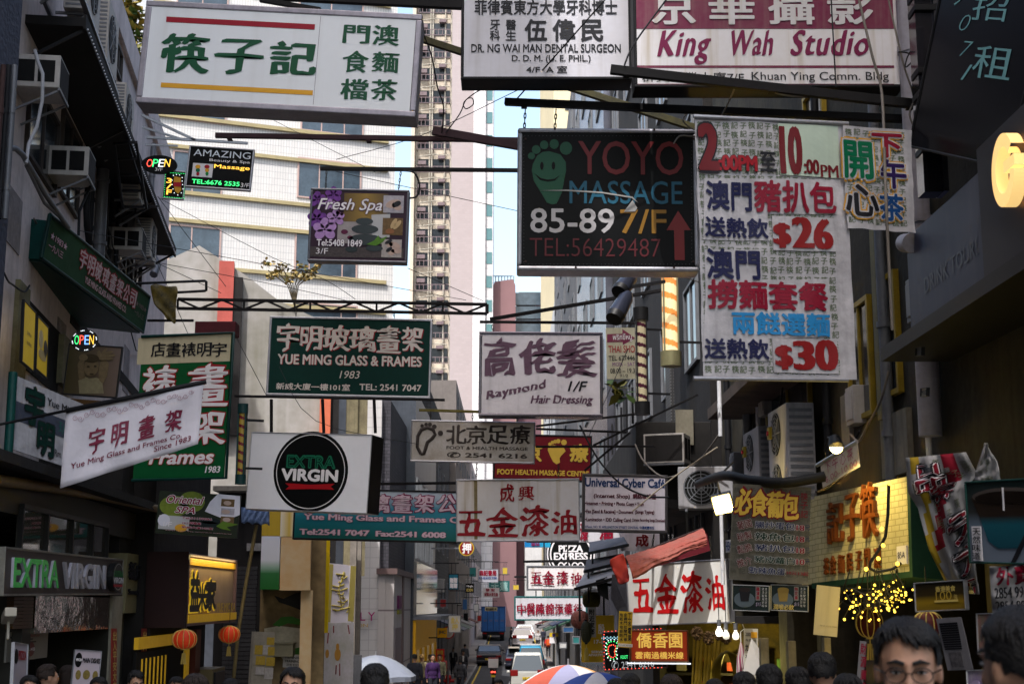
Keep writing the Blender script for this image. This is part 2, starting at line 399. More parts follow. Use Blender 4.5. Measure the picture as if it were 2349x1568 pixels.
# gable building
GF = wallfr(352, 42, 755, 42.8)
gx = lambda u, v: GF.l(u, v)
r = thing('gable_building', 'old concrete building with a bare weathered gable wall and moss', 'building', GF.m)
pts = [gx(330, 620), gx(457, 563), gx(565, 632), gx(640, 690), gx(752, 742), gx(756, 1420), gx(330, 1420)]
MB().poly(pts, 6, 6).ob('wall', mConcrete, r)
mRed = M('faded red paint', (.42, .09, .07), .7, var=.35, sc=2)
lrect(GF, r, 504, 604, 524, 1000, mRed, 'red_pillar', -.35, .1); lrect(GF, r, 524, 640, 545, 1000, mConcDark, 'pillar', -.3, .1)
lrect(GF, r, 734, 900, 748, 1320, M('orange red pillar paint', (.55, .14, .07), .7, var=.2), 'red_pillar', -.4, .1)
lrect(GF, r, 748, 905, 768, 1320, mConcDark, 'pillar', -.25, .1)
lrect(GF, r, 795, 905, 812, 1320, M('weathered timber', (.2, .17, .1), .8, var=.6, sc=3, streak=.6), 'post', -.3, .1)
lrect(GF, r, 812, 905, 835, 1320, _mats['weathered timber'], 'post', -.2, .1)
# white tiled building
WF = wallfr(285, 58, 890, 62)
WFo = WF
r = building('white_tiled_building', 'large sunlit white tiled building with yellow ledges behind the signs', WF, (P(890, 1390, 62)-P(285, 1390, 58)).xy.length, 14, 34, mWhiteTile)
WW = (P(890, 1390, 62)-P(285, 1390, 58)).xy.length
for v in (-30, 40, 125, 190, 291, 358, 460, 523, 624, 696, 790):
    x, z = WF.l(600, v); MB().box(-.02, WW-.35, -.14, .05, z-.1, z+.06).ob('ledge', mYellowLedge, r)
for u0, v0, u1, v1, mu in ((686, 372, 824, 457, (-.17, .22)), (391, 522, 501, 606, (-.07,)), (680, 536, 815, 632, (-.28, .27)), (400, 354, 505, 446, (-.1,)), (693, 262, 830, 305, (-.18, .2)), (405, 250, 515, 277, (0,)), (678, 700, 815, 780, (.25, )), (540, 205, 640, 250, (0,)), (690, 90, 830, 160, (0, .3)), (410, 80, 520, 150, (0,)), (690, -40, 830, 30, (0,)), (410, -40, 520, 20, (0,)), (395, 700, 500, 770, (0,))):
    window_px(WF, r, u0, v0, u1, v1, mPinkFrame, mGlassB, mu, f=.07)
# beige tower with the service strip
TF = wallfr(938, 172, 1127, 172)
r = thing('beige_tower', 'slim beige apartment tower with pipes and drying racks up its side', 'building', TF.m)
ux = lambda u: TF.l(u, 700)[0]
H = 100
MB().box(ux(1032), ux(1084), 0, 10, 0, H).ob('wall', mBeigeTile, r)
MB().box(ux(1084), ux(1112), -.15, 10, 0, H).ob('wall', mPaleTile, r)
MB().box(ux(938), ux(1032), 1.6, 10, 0, H).ob('wall', M('cream recess wall', (.56, .49, .40), .8, var=.3, sc=.3, streak=.4), r)
MB().box(ux(938), ux(946), -.1, 1.6, 0, H).ob('wall', _mats['cream recess wall'], r)
MB().box(ux(1112), ux(1130), .5, 10, 0, H).ob('wall', mPaleTile, r)
gp = MB().box(ux(1114), ux(1128), .44, .5, 0, 1.5).ob('window', mTeal, r)
sp = MB().box(-2.0, 2.0, 1.5, 1.6, 0, 1.7).ob('window', mGlass, r)
rk = MB()
for k in range(9): rk.box(-2.1+k*.52, -2.03+k*.52, .35, .4, 0, .75)
rk.box(-2.12, 2.12, .35, .42, .75, .83).box(-2.12, 2.12, .35, .42, 0, .08)
for x in (-2.1, 0, 2.05): rk.box(x, x+.07, .38, 1.6, .0, .07).box(x, x+.07, .38, 1.6, .75, .82)
rk.box(-1.9, -.9, .5, 1.2, 1.1, 1.6).box(.6, 1.5, .6, 1.2, 1.9, 2.3)
rk = rk.ob('drying_rack', M('brown rack steel', (.16, .12, .13), .6, var=.3), r)
cx = (ux(946)+ux(1032))/2
grid(sp, r, [(cx, 2+3.05*k) for k in range(8, 30)]); grid(rk, r, [(cx, 1.6+3.05*k) for k in range(8, 30)])
gp.location = (0, 0, 0); grid(gp, r, [(0, 2+3.05*k) for k in range(8, 30)])
dp = MB()
for x in (-2.15, -.5, -.2, 1.4, 2.2): dp.tube([(cx+x, 1.2, 0), (cx+x, 1.2, H-2)], .1, 6)
for k in range(8, 30): dp.tube([(cx-2, 1.1, 3.9+3.05*k), (cx+.2, 1.1, 4.2+3.05*k), (cx+2, 1.1, 4.1+3.05*k)], .07, 5)
dp.ob('drain_pipes', M('white drain pipe', (.45, .42, .36), .6, var=.3), r)
# red brown terrace block far away
RF = wallfr(1122, 175, 1275, 175)
r = thing('red_brown_block', 'hazy red brown stepped block at the end of the street gap', 'building', RF.m)
mRB = M('red brown render', (.22, .125, .13), .8, var=.2, sc=.1)
X = lambda u: RF.l(u, 700)[0]
Zr = lambda v: RF.l(1200, v)[1]
MB().poly([(X(1126), 0), (X(1126), Zr(672)), (X(1134), Zr(646)), (X(1176), Zr(640)), (X(1182), Zr(654)), (X(1184), 0)], 12, 12).ob('wall', mRB, r)
MB().box(X(1184), X(1276), 3, 14, 0, Zr(665)).box(X(1228), X(1276), 2.6, 3, 0, Zr(662)).ob('wall', M('dark red brown render', (.14, .075, .09), .8, var=.2, sc=.1), r)
wp = MB().box(-1.9, 1.9, 2.4, 3, 0, 1.6).ob('window', mGlassB, r); grid(wp, r, [(X(u), Zr(v)) for v in (690, 722, 754, 786, 818) for u in (1208, 1246)])
rl = MB()
for u in range(1128, 1182, 7): rl.box(X(u), X(u)+.12, 1, 1.12, Zr(642), Zr(628))
rl.box(X(1128), X(1176), 1, 1.1, Zr(630), Zr(628)).box(X(1190), X(1270), 4, 4.1, Zr(655), Zr(654)); rl.ob('roof_railing', mGreySteel, r)
# towers to the right of the sky gap
YF = wallfr(1272, 150, 1376, 150.5)
r = thing('cream_tower', 'tall cream and pink tower right of the blue sky gap', 'building', YF.m)
xx = lambda u: YF.l(u, 700)[0]
MB().box(xx(1272), xx(1326), 0, 12, 0, 75).ob('wall', M('cream tower render', (.60, .52, .34), .8, var=.15, sc=.2), r)
MB().box(xx(1326), xx(1378), .6, 12, 0, 75).ob('wall', M('pink tower tile', (.48, .40, .41), .7, var=.12, sc=.2, tile=(.5, 3, .05, (.5, .4, .4), .05)), r)
wp = MB().box(-.35, .35, -.1, .1, 0, .9).ob('window', mGlass, r); grid(wp, r, [(xx(1306), 3+3.2*k) for k in range(21)])
wp = MB().box(-.3, .3, .5, .7, 0, 1.2).ob('window', mGlass, r); grid(wp, r, [(xx(1332), 3+3.2*k) for k in range(21)])
# glass and striped facades on the right, farther down the street
mRefl = M('reflective striped facade', (.2, .2, .23), .22, .7, var=.9, sc=.35, streak=.9, grime=(.04, .04, .06))
def row_building(label, x0, d0, d1, side, h, mat, wm=None, wmat=None, wn=3, fl=3.2, ww=1.6, name='street_building', x1=None):
    z = G((d0+d1)/2)-.8; x1 = x1 or x0
    F = Fr((x0, d0, z), (x1-x0, d1-d0, 0)) if side < 0 else Fr((x1, d1, z), (x0-x1, d0-d1, 0))
    Wd = math.hypot(d1-d0, x1-x0); r = building(name, label, F, Wd, 11, h, mat)
    if wm:
        p = win_proto(ww, 1.5, wm, wmat or mGlass, r, (0,)); k = min(8, int((h-4)/fl))
        grid(p, r, [(Wd*(i+.5)/wn, 5+fl*j) for j in range(k) for i in range(wn)])
    return r, F
row_building('dark grey building above the barber pole with pipes', 3.45, 24.5, 44, 1, 21, mConcDark, mGreySteel, mGlass, 5, x1=3.2)
row_building('tall building with reflective grey striped front behind the barber poles', 3.0, 44.5, 62, 1, 30, mRefl, mGreySteel, mTeal, 4, name='glass_front_building', x1=2.9)
row_building('grey balcony building on the right side beyond the reflective front', 2.9, 62.5, 95, 1, 30, M('pale grey render', (.15, .145, .15), .8, var=.3, sc=.4, streak=.3), mGreySteel, mTeal, 6)
row_building('white building on the right of the far street', 3.0, 95.5, 135, 1, 26, M('white render', (.55, .54, .53), .8, var=.3, sc=.4, streak=.3), mGreySteel, mGlass, 6)
row_building('dull brown building on the left of the far street', -3.8, 96, 128, -1, 20, M('brown grey render', (.17, .15, .14), .8, var=.4, sc=.5, streak=.4), mGreySteel, mGlass, 6)
row_building('pale balconied building at the far left of the street', -3.7, 128.5, 175, -1, 17, M('pale pinkish render', (.34, .29, .30), .8, var=.3, sc=.3, streak=.3), mGreySteel, mGlass, 8)
row_building('dark brick building with a pawn shop sign on its corner', -4.2, 73, 95.5, -1, 16, M('black brick', (.075, .075, .085), .7, var=.3, sc=.6, tile=(.4, .2, .02, (.03, .03, .03), .4)), mGreySteel, mGlass, 4)
# end of the street
EF = wallfr(1040, 210, 1180, 210)
r = building('pink_end_building', 'pale pink flats with many windows closing the far street', EF, 9.2, 12, 15, M('pale pink render', (.50, .41, .44), .8, var=.25, sc=.2))
p = win_proto(1.3, 1.3, mGreySteel, mGlass, r, (0,)); grid(p, r, [(1.2+1.8*i, 4+2.7*j) for j in range(4) for i in range(5)])
EF = wallfr(1165, 260, 1290, 260)
r = building('yellow_end_towers', 'sunny yellow beige tower with rows of tiny windows at street end', EF, 9.6, 12, 34, M('yellow beige render', (.50, .40, .24), .8, var=.15, sc=.2))
wp = MB().box(-.3, .3, -.08, .1, 0, .8).ob('window', mGlass, r); grid(wp, r, [(.9+.95*i, 15+2.2*j) for j in range(8) for i in range(9)])
row_building('white low building with shop front at the far right bend', 1.6, 176, 206, 1, 12, _mats['white render'], mGreySteel, mGlass, 4, x1=.2)
# ---------------------------------------------------------------- colours for boards and lettering
def ramp(name, stops, axis=2, rough=.4, emit=0):      # printed colour blend across a board (Generated 0..1)
    m = bpy.data.materials.new(name); m.use_nodes = True; n, L = m.node_tree.nodes, m.node_tree.links
    tc = n.new('ShaderNodeTexCoord'); sp = n.new('ShaderNodeSeparateXYZ'); L.new(tc.outputs['Generated'], sp.inputs[0])
    r = n.new('ShaderNodeValToRGB'); L.new(sp.outputs[axis], r.inputs[0]); e = r.color_ramp.elements
    while len(e) < len(stops): e.new(.5)
    for k, (p, c) in enumerate(stops): e[k].position = p; e[k].color = (*c, 1)
    b = n['Principled BSDF']; L.new(r.outputs[0], b.inputs['Base Color']); b.inputs['Roughness'].default_value = rough; b.inputs['Specular IOR Level'].default_value = .2
    if emit: L.new(r.outputs[0], b.inputs['Emission Color']); b.inputs['Emission Strength'].default_value = emit
    return m
mAcry = M('white sign acrylic', (.66, .68, .71), .3, var=.1, sc=1.5, streak=.22, grime=(.42, .40, .38))
mAcryD = M('grimy white sign acrylic', (.56, .55, .60), .4, var=.22, sc=2, streak=.4, grime=(.30, .27, .25))
mAcryRust = M('rust streaked white acrylic', (.76, .74, .77), .4, var=.15, sc=2.4, streak=.65, grime=(.40, .31, .18))
mCloth = M('white printed cloth', (.54, .525, .555), .85, var=.5, sc=3, streak=.4, bump=.7, bsc=7)
mSilver = M('silver steel frame', (.42, .42, .46), .38, .6, var=.3, sc=6, streak=.25)
mPurpFrame = M('grey lilac steel', (.30, .28, .32), .45, .4, var=.4, sc=5, streak=.3)
def C(name, c, rough=.5, **k):
    if max(c) < .5 and not name.startswith('signal') and sum(c) < .75: c = tuple(x*.75 for x in c)
    return M(name, c, rough, var=k.pop('var', .12), **k)
kGreen = C('deep green letters', (.002, .085, .034)); kRed = C('red letters', (.42, .008, .02)); kAmber = C('amber bar', (.60, .30, .02))
kBlack = C('black letters', (.015, .015, .02)); kMag = C('magenta paint', (.21, .008, .065), streak=.25, grime=(.3, .25, .2)); kWhite = C('white letters', (.75, .72, .74))
kMagL = C('magenta letters', (.25, .008, .08)); kNavy = C('navy letters', (.012, .014, .075)); kCrim = C('crimson letters', (.30, .005, .03))
kCyan = C('cyan letters', (.02, .22, .50)); kOlive = C('olive outline print', (.13, .17, .10)); kPaleG = C('pale green paper', (.48, .58, .48), streak=.2)
kDkRed = C('dark red letters', (.19, .012, .018)); kYel = C('yellow letters', (.62, .42, .06)); kGold = C('gold letters', (.58, .44, .12))
kBoardG = C('dark green board', (.002, .040, .031), .55, var=.3, sc=5, spec=.12); kCream = C('cream letters', (.62, .56, .52))
kPlum = C('faded plum letters', (.19, .10, .16), var=.4, sc=12); kBlue = C('blue letters', (.02, .07, .26)); kLBlue = C('dull blue letters', (.03, .22, .35))
kBoardBlk = C('black acrylic', (.006, .0065, .007), .5, var=.2, sc=3, spec=.08); kOrange = C('orange letters', (.45, .15, .02))
kRedBoard = C('red board', (.20, .004, .012), .5, var=.3, spec=.2); kBrown = C('dark brown print', (.055, .038, .03)); kGreenB = C('bright green letters', (.01, .28, .06))
kMidG = C('emerald letters', (.0, .16, .07)); kPink = C('pink letters', (.66, .50, .58))
mBeam = M('dark beam steel', (.010, .009, .010), .65, .1, var=.4, sc=5, spec=.15)
mBeamP = M('maroon rusted beam', (.045, .020, .025), .6, .1, var=.5, sc=5)
mChain = M('chain steel', (.05, .045, .04), .5, .8, var=.4)
def E(name, c, s): return M('glowing '+name, c, .5, var=0, emit=s)
# ---------------------------------------------------------------- boards over the street, largest first
S = Sign('signboard', 'largest white lightbox with green characters between a red bar and a yellow bar', (336, 1), (969, 34), (315, 236), 14, depth=.34, fw=.065, face=mAcry, frame=mPurpFrame, bev=.012)
S.rect(382, 39, 721.5, 69, C('crimson bar', (.36, .004, .022)), 'red_bar'); S.rect(369.6, 190, 717, 219, kAmber, 'yellow_bar')
for t, b in (('筷', (377, 77, 472, 169)), ('子', (501, 88.5, 599, 172)), ('記', (625.7, 94, 719, 175))): S.text(t, *b, kGreen, off=.034, wob=.014)
for t, b in (('門', (790, 57.8, 844, 102)), ('食', (789, 117, 842, 168)), ('檔', (784, 181, 840.7, 230)), ('澳', (857, 58, 912, 106)), ('麵', (856, 119, 911, 168)), ('茶', (853.7, 182, 908, 232.5))): S.text(t, *b, kGreen, off=.024, wob=.012)
x, z = S.F.l(727, 130); MB().box(x, x+.006, -.003, 0, .08, S.h-.08).ob('seam', mPurpFrame, S.root)
S = Sign('signboard', 'grey white dental surgeon lightbox with black characters and lettering', (1058, -50), (1446, -50), (1058, 183), 13.4, depth=.32, fw=.03, face=mAcryD, frame=mBlackSteel)
S.text('菲律賓東方大學牙科博士', 1089, 1, 1415, 35, kBlack, off=.022)
for t, b in (('牙', (1123.6, 47, 1146, 70)), ('科', (1123.6, 71.6, 1146, 94)), ('醫', (1160, 47, 1183, 70)), ('生', (1160, 71.6, 1183, 94))): S.text(t, *b, kBlack, off=.022)
for t, b in (('伍', (1204, 46.3, 1253, 95)), ('偉', (1268, 46.3, 1318, 95)), ('民', (1333, 47.5, 1382, 95))): S.text(t, *b, kBlack, off=.03)
S.text('DR. NG WAI MAN DENTAL SURGEON', 1081, 102.5, 1423, 121, kBlack, off=.02); S.text('D. D. M. (U. E. PHIL.)', 1174, 127.5, 1354, 146, kBlack, off=.02); S.text('4/F  A 室', 1207, 152, 1300, 168, kBlack, off=.024)
S = Sign('signboard', 'white and magenta photo studio lightbox with rust streaks, top right', (1450, -85), (2057, -85), (1452, 201), 13, depth=.3, fw=.03, face=mAcryRust, frame=mBlackSteel)
S.rect(1457, -78, 2050, 67, kMag, 'magenta_field'); S.rect(1457, 151, 2050, 156.5, kMag, 'magenta_bar'); S.rect(1457, 193, 2050, 195.5, kMag, 'magenta_bar')
for t, a, b in (('京', 1496, 1593), ('華', 1626, 1728), ('攝', 1762, 1865), ('影', 1897, 2000)): S.text(t, a, -30, b, 57, C('streaked white letters', (.62, .60, .62), streak=.5, grime=(.4, .32, .2)), off=.012, xb=.016, y=-.012)
for t, b in (('King', (1503, 71.6, 1634, 148)), ('Wah', (1667, 71.6, 1778, 127.5)), ('Studio', (1809.5, 70.8, 2001, 127.5))): S.text(t, *b, kMagL, off=.028, shear=.32, wob=.012, sp=1.12)
S.text('群英商業大廈7/F', 1471.6, 166.6, 1706, 189, kBlack, off=.005); S.text('Khuan Ying Comm. Bldg', 1723, 166, 2038, 190.5, kBlack, off=.004)
S = Sign('signboard', 'black massage lightbox with green smiling foot and red arrow in rounded silver frame', (1187, 293), (1599, 296), (1190, 620), 14, depth=.3, fw=.052, face=kBoardBlk, frame=M('worn silver frame', (.5, .5, .55), .35, .5, var=.4, sc=9, streak=.3), bev=.025)
fg = C('foot green', (.004, .085, .04))
S.blobs([(1218.5, 358, 8, 8), (1229.5, 343.6, 10, 10), (1247.7, 333, 9.5, 10), (1270.6, 331, 10.5, 11), (1297.7, 340.5, 14, 15)], fg, 'foot_emblem')
S.poly([(1259, 347.5), (1285, 355), (1297, 372), (1298, 391), (1293, 417), (1288, 443), (1276, 467), (1266, 469), (1254, 465), (1240, 441), (1224, 415), (1219.6, 391), (1221.7, 377), (1232, 357), (1245, 349)], fg, 'foot_emblem')
S.blobs([(1242.5, 381, 4, 9), (1269, 381, 4, 9)], kBoardBlk, 'foot_face', -.006); S.poly([(1226, 399), (1240, 409), (1256, 413), (1272, 411), (1284, 402), (1273, 414), (1256, 417), (1238, 413)], kBoardBlk, 'foot_face', -.006)
S.text('YOYO', 1326, 324, 1566.6, 402, C('dull red letters', (.20, .018, .022)), off=.006); S.text('MASSAGE', 1306, 415, 1565, 469, C('dull cyan letters', (.012, .12, .20)), off=.004)
S.text('85-89', 1217, 478.5, 1408, 534.5, C('grey white letters', (.42, .40, .41)), off=.012); S.text('7/F', 1423, 481, 1527.5, 536, C('dull amber letters', (.36, .17, .015)), off=.01)
S.text('TEL:56429487', 1214, 545, 1516, 590.4, C('dim red letters', (.12, .012, .018)), off=-.012)
S.poly([(1554.8, 483.7), (1583.5, 528), (1568.4, 528), (1570, 596.4), (1547, 596.4), (1545.7, 528), (1528.3, 528)], C('arrow red', (.22, .018, .02)), 'arrow')
dm = MB()
for k in range(46):
    for v in (312, 606): 
        x, z = S.F.l(1203+k*8.4, v); dm.disc(x, z, .0035, None, -.002, 6, .003)
for k in range(36):
    for u in (1201, 1586): 
        x, z = S.F.l(u, 314+k*8.2); dm.disc(x, z, .0035, None, -.002, 6, .003)
dm.ob('led_dots', C('unlit bulb grey', (.12, .12, .13)), S.root)
cr = MB(); cr.poly([S.F.l(*p) for p in ((1238, 438), (1300, 436), (1380, 441), (1450, 452), (1463, 466), (1448, 455), (1380, 444), (1300, 439))], -.01, .003).poly([S.F.l(*p) for p in ((1430, 487), (1450, 460), (1461, 478), (1456, 486))], -.012, .004)
cr.ob('torn_film', C('torn film', (.32, .31, .3)), S.root)
YOYO = S
# ---- big cloth banner
def pattern(S, u0, v0, u1, v1, cell, mat, skip=()):
    x0, z1 = S.F.l(u0, v0); x1, z0 = S.F.l(u1, v1); m = MB(); nx = max(1, round((u1-u0)/cell)); nz = max(1, round((v1-v0)/cell))
    gl = [((glyphs(c, .0, 1)[0]+[(p[0]+.035, p[1]+.02) for p in glyphs(c, .0, 1)[0]]), glyphs(c, .0, 1)[1]+[[i+len(glyphs(c, .0, 1)[0]) for i in f] for f in glyphs(c, .0, 1)[1]]) for c in '筷子記']; dx, dz = (x1-x0)/nx, (z1-z0)/nz
    for i in range(nx):
        for j in range(nz):
            vs, fs = gl[(j+i*2) % 3]; jx, jz = random.uniform(-.08, .08)*dx, random.uniform(-.08, .08)*dz
            m.add([(x0+dx*i+jx+p[0]*dx*.86, -.0035-.0004*(q >= len(vs)//2), z1-dz*(j+1)+jz+(p[1]+.1)*dz*.84) for q, p in enumerate(vs)], fs)
    return m.ob('printed_pattern', mat, S.root)
S = Sign('cloth_banner', 'tall white cloth price banner with red and navy characters and prices', (1595, 269), (1936, 285), (1596, 864), 11, 11.2, depth=.012, fw=0, face=mCloth)
pattern(S, 1599, 272, 1932, 860, 21, C('olive green print', (.15, .20, .11), var=.3, sc=3))
BIG = S
def patch(S, *b, mat=mCloth): return S.rect(*b, mat, 'patch', -.008, .006)
S.poly([(1615, 408), (1738, 410), (1915, 412), (1918, 492), (1760, 490), (1766, 552), (1612, 550)], mCloth, 'white_field', -.006, .003); S.poly([(1615, 572), (1745, 572), (1748, 640), (1900, 640), (1902, 772), (1765, 776), (1765, 828), (1612, 828), (1618, 690)], mCloth, 'white_field', -.006, .003)
patch(S, 1783.5, 283, 1928, 408, mat=kPaleG); patch(S, 1770, 495, 1915, 578); patch(S, 1770.5, 776, 1924, 857)
ow = (kBlack, .05); k = dict(y=-.018)
S.text('2', 1604, 286, 1645, 388, kDkRed, off=.03, xb=.035, out=(kBlack, .035), **k); S.text(':00PM', 1648, 356, 1735, 394, kRed, off=.02, xb=.03, out=(kBlack, .03), **k)
S.text('至', 1742, 350, 1779, 394, kBlack, off=.03, **k); S.text('10', 1788, 292, 1837, 400, kDkRed, off=.02, xb=.05, **k); S.text(':00', 1842, 366, 1878, 400, kDkRed, off=.01, xb=.04, **k); S.text('PM', 1882, 378, 1923, 408, kDkRed, off=.0, xb=.03, **k)
for t, b, c in (('澳門', (1619, 415, 1724, 483), kNavy), ('豬扒包', (1729, 414, 1916, 491), kCrim), ('送熱飲', (1615, 498, 1761, 547), kNavy), ('澳門', (1619, 571, 1742, 640.7), kNavy), ('撈麵套餐', (1622.5, 642.5, 1898, 713), kCrim), ('兩餸選麵', (1677, 715, 1903, 771), kCyan), ('送熱飲', (1615, 776.5, 1762, 824), kNavy)): S.text(t, *b, c, off=.03, **k)
for t, b in (('$', (1775, 512, 1810, 569)), ('2', (1819, 499, 1861, 569)), ('6', (1867, 503, 1905, 573)), ('$', (1779, 792, 1814, 848)), ('3', (1822.5, 782, 1864, 848)), ('0', (1873, 779, 1918, 849))): S.text(t, *b, C('price red', (.30, .01, .012)), off=.012, xb=.055, **k)
for v in (267, 867): 
    a = S.F.l(1590, v); b = S.F.l(1945, v+(17 if v < 500 else 4)); MB().tube([(a[0], .0, a[1]), (b[0], .0, b[1])], .018, 8).ob('rod', mSilver, S.root)
S = Sign('cloth_banner', 'square cloth banner with outlined green, red, black and blue characters beside the grey pipe', (1934, 286), (2090, 299), (1936, 522), 11.16, 11.3, depth=.012, fw=0, face=mCloth)
pattern(S, 1938, 289, 2086, 520, 20, _mats['olive green print'])
for t, b, c in (('開', (1934, 323, 2001, 411), kMidG), ('下', (2000, 306, 2066, 363), kCrim), ('午', (2018, 366, 2078, 434), C('purple letters', (.03, .012, .1))), ('心', (1938, 423, 2014, 498), kBlack), ('茶', (2016, 444, 2073, 507), C('mid blue letters', (.01, .07, .24)))):
    S.text(t, *b, kAmber, off=.115, y=-.010); S.text(t, *b, mCloth, off=.075, y=-.014); S.text(t, *b, c, off=.028, y=-.018)
def ripple(S, amp, seed=0., ragged=.0):          # turns a flat banner into a softly wrinkled cloth, print and all
    w, h = S.w, S.h
    def f(x, z):
        u, v = x/.37+seed, z/.41
        return amp*(sin(2.1*u+1.3*v)*.5+.35*sin(4.3*u-2.2*v+1)+.3*sin(1.2*u+5.1*v+seed)+.18*sin(9*u+2*v)*sin(3*v)+.9)
    for o in list(S.root.children):
        if o.type != 'MESH': continue
        if o.name.startswith('panel'):
            nx, nz = 44, 66; m = MB()
            m.add([(w*i/nx+(ragged*sin(j*.37+seed)*(i in (0, nx))), 0, h*j/nz+(ragged*sin(i*.43+2*seed) if j == 0 else 0)) for j in range(nz+1) for i in range(nx+1)], [(j*(nx+1)+i, j*(nx+1)+i+1, (j+1)*(nx+1)+i+1, (j+1)*(nx+1)+i) for j in range(nz) for i in range(nx)], True)
            me = m.mesh('panel', [o.data.materials[0]]); o.data = me; o.modifiers.clear()
        elif o.name.startswith('rod'): continue
        if not o.name.startswith(('panel', 'printed')):
            bm = bmesh.new(); bm.from_mesh(o.data); bmesh.ops.triangulate(bm, faces=bm.faces[:])
            for q in range(5):
                L = [e for e in bm.edges if e.calc_length() > .07]
                if L: bmesh.ops.subdivide_edges(bm, edges=L, cuts=1); bmesh.ops.triangulate(bm, faces=bm.faces[:])
            bm.to_mesh(o.data); bm.free()
        lift = .004 if o.name.startswith('lettering') else 0
        for v in o.data.vertices: v.co.y += f(v.co.x, v.co.z)-lift
ripple(S, .013, 2., .003)
ripple(BIG, .014, .7, .003)
# ---- second rank of boards
S = Sign('signboard', 'dark green picture framing board with cream brush characters in a thin silver frame', (619, 724.5), (992, 732), (615, 906), 22, depth=.07, fw=.035, face=kBoardG, frame=mSilver)
rs = (kRed, .0)
for t, a, b, c, d in (('宇', 638, 741, 682.5, 803.5), ('明', 690, 748, 734, 803), ('玻', 742, 747, 799, 803.5), ('璃', 804, 749, 858, 806), ('畫', 867, 748, 915, 808.7), ('架', 924, 749, 967.5, 806)):
    S.text(t, a+2, b+1.5, c+2, d+1.5, kRed, off=.026, wob=.03, y=-.004); S.text(t, a, b, c, d, kCream, off=.026, wob=.03, y=-.008)
S.text('YUE MING GLASS & FRAMES', 639.5, 813, 967, 841.5, kRed, off=.03, y=-.004); S.text('YUE MING GLASS & FRAMES', 638, 812, 965.6, 840.5, kCream, off=.03, y=-.008)
S.text('1983', 779, 850, 826, 868, kCream, shear=.2); S.text('新威大廈一樓101室', 634, 877.7, 802, 896, kCream, off=.02); S.text('TEL: 2541 7047', 825, 880, 965.6, 897, kCream, off=.02)
YM = S
S = Sign('signboard', 'white hair salon lightbox with faded plum brush characters', (1099, 760), (1382, 762), (1096, 954), 21, depth=.3, fw=.045, face=M('wrinkled white film', (.72, .69, .74), .45, var=.2, sc=2, streak=.3, bump=.6, bsc=5), frame=M('dark chrome frame', (.10, .09, .11), .25, .8, var=.3), bev=.01)
for t, b in (('高', (1114.5, 778, 1177, 861)), ('佬', (1197, 780, 1270, 856)), ('髮', (1280, 782, 1362, 862))): S.text(t, *b, C('lilac shade print', (.38, .33, .40)), off=.05, wob=.04, y=-.004); S.text(t, *b, kPlum, off=.04, wob=.035)
S.text('Raymond', 1116, 897, 1258, 922, kPlum, off=.03, wob=.03, rot=.2, shear=.15); S.text('Hair Dressing', 1216, 906, 1360, 931, kPlum, off=.03, wob=.03, shear=.2); S.text('1/F', 1302, 874, 1347, 897, kBlack, off=.02, shear=.25)
RAY = S
S = Sign('signboard', 'white lightbox with a black round emblem and red ribbon, hanging askew', (577, 990), (854, 996), (571.5, 1167), 20.4, 19.9, depth=.42, fw=.012, face=M('white film blue shade', (.78, .78, .83), .35, var=.08, sc=2), frame=mSilver)
c = S.F.l(712.3, 1080.7); rr = abs(S.F.l(712.3+86, 1080.7)[0]-c[0])
MB().disc(c[0], c[1], rr, rr, 0, 48, .005).ob('round_emblem', kBoardBlk, S.root); MB().ring(c[0], c[1], rr*.925, rr*.905, -.006, 48).ob('emblem_ring', kWhite, S.root)
S.text('EXTRA', 660.3, 1043.5, 767.8, 1073.7, C('emblem green', (.008, .16, .085)), off=.05, y=-.008); S.text('EXTRA', 661.5, 1045, 766.5, 1072.5, kBoardBlk, off=-.025, y=-.0105); S.text('VIRGIN', 648, 1074.5, 773, 1104, kWhite, off=.045, y=-.008)
S.poly([(654, 1107), (711, 1111), (768, 1108.6), (758, 1115.4), (767, 1122.4), (711, 1120.6), (655, 1121.6), (663.7, 1114.6)], C('ribbon red', (.45, .008, .015)), 'ribbon', -.006)
MB().box(S.w, S.w+.012, .0, S.depth, .01, S.h-.01).ob('side_panel', kBoardBlk, S.root)
EV = S
S = Sign('signboard', 'silver frosted plaque with brown bulb outline characters and a foot outline', (943, 962), (1228, 967.5), (940, 1057.4), 21.5, depth=.08, fw=.022, face=M('frosted silver plaque', (.33, .30, .29), .35, .35, var=.5, sc=5, grime=(.16, .12, .08)), frame=mSilver, bev=.015)
kLed = M('brown bulb rows', (.07, .055, .05), .6, var=.3, bump=1., bsc=160)
def strokes(S, paths, r, mat, name, y=-.012):
    m = MB()
    for p in paths: m.tube([(S.F.l(*q)[0], y, S.F.l(*q)[1]) for q in p], r, 6)
    return m.ob(name, mat, S.root)
strokes(S, [[(965, 1040), (957, 1025), (958, 1000), (966, 985), (980, 980), (993, 985), (998, 996), (990, 1006), (980, 1014), (976, 1028), (972, 1040), (965, 1040)]], .028, kLed, 'foot_outline')
S.blobs([(968, 976, 4, 4), (977, 973, 4, 4), (986, 973, 4.5, 4.5), (996, 978, 5.5, 5), (1010, 993, 6, 6)], kLed, 'foot_outline', -.004, .012)
for t, a, b in (('北', 1024, 1068), ('京', 1070, 1114), ('足', 1117, 1164), ('療', 1170, 1215)): S.text(t, a, 975, b, 1018, kLed, off=.02, wob=.02, y=-.012)
S.text('FOOT & HEALTH MASSAGE', 1024, 1022, 1210, 1033, kLed, off=.02); S.text('✆ 2541 6216', 1026, 1036, 1208, 1052, kLed, off=.03)
PLQ = S
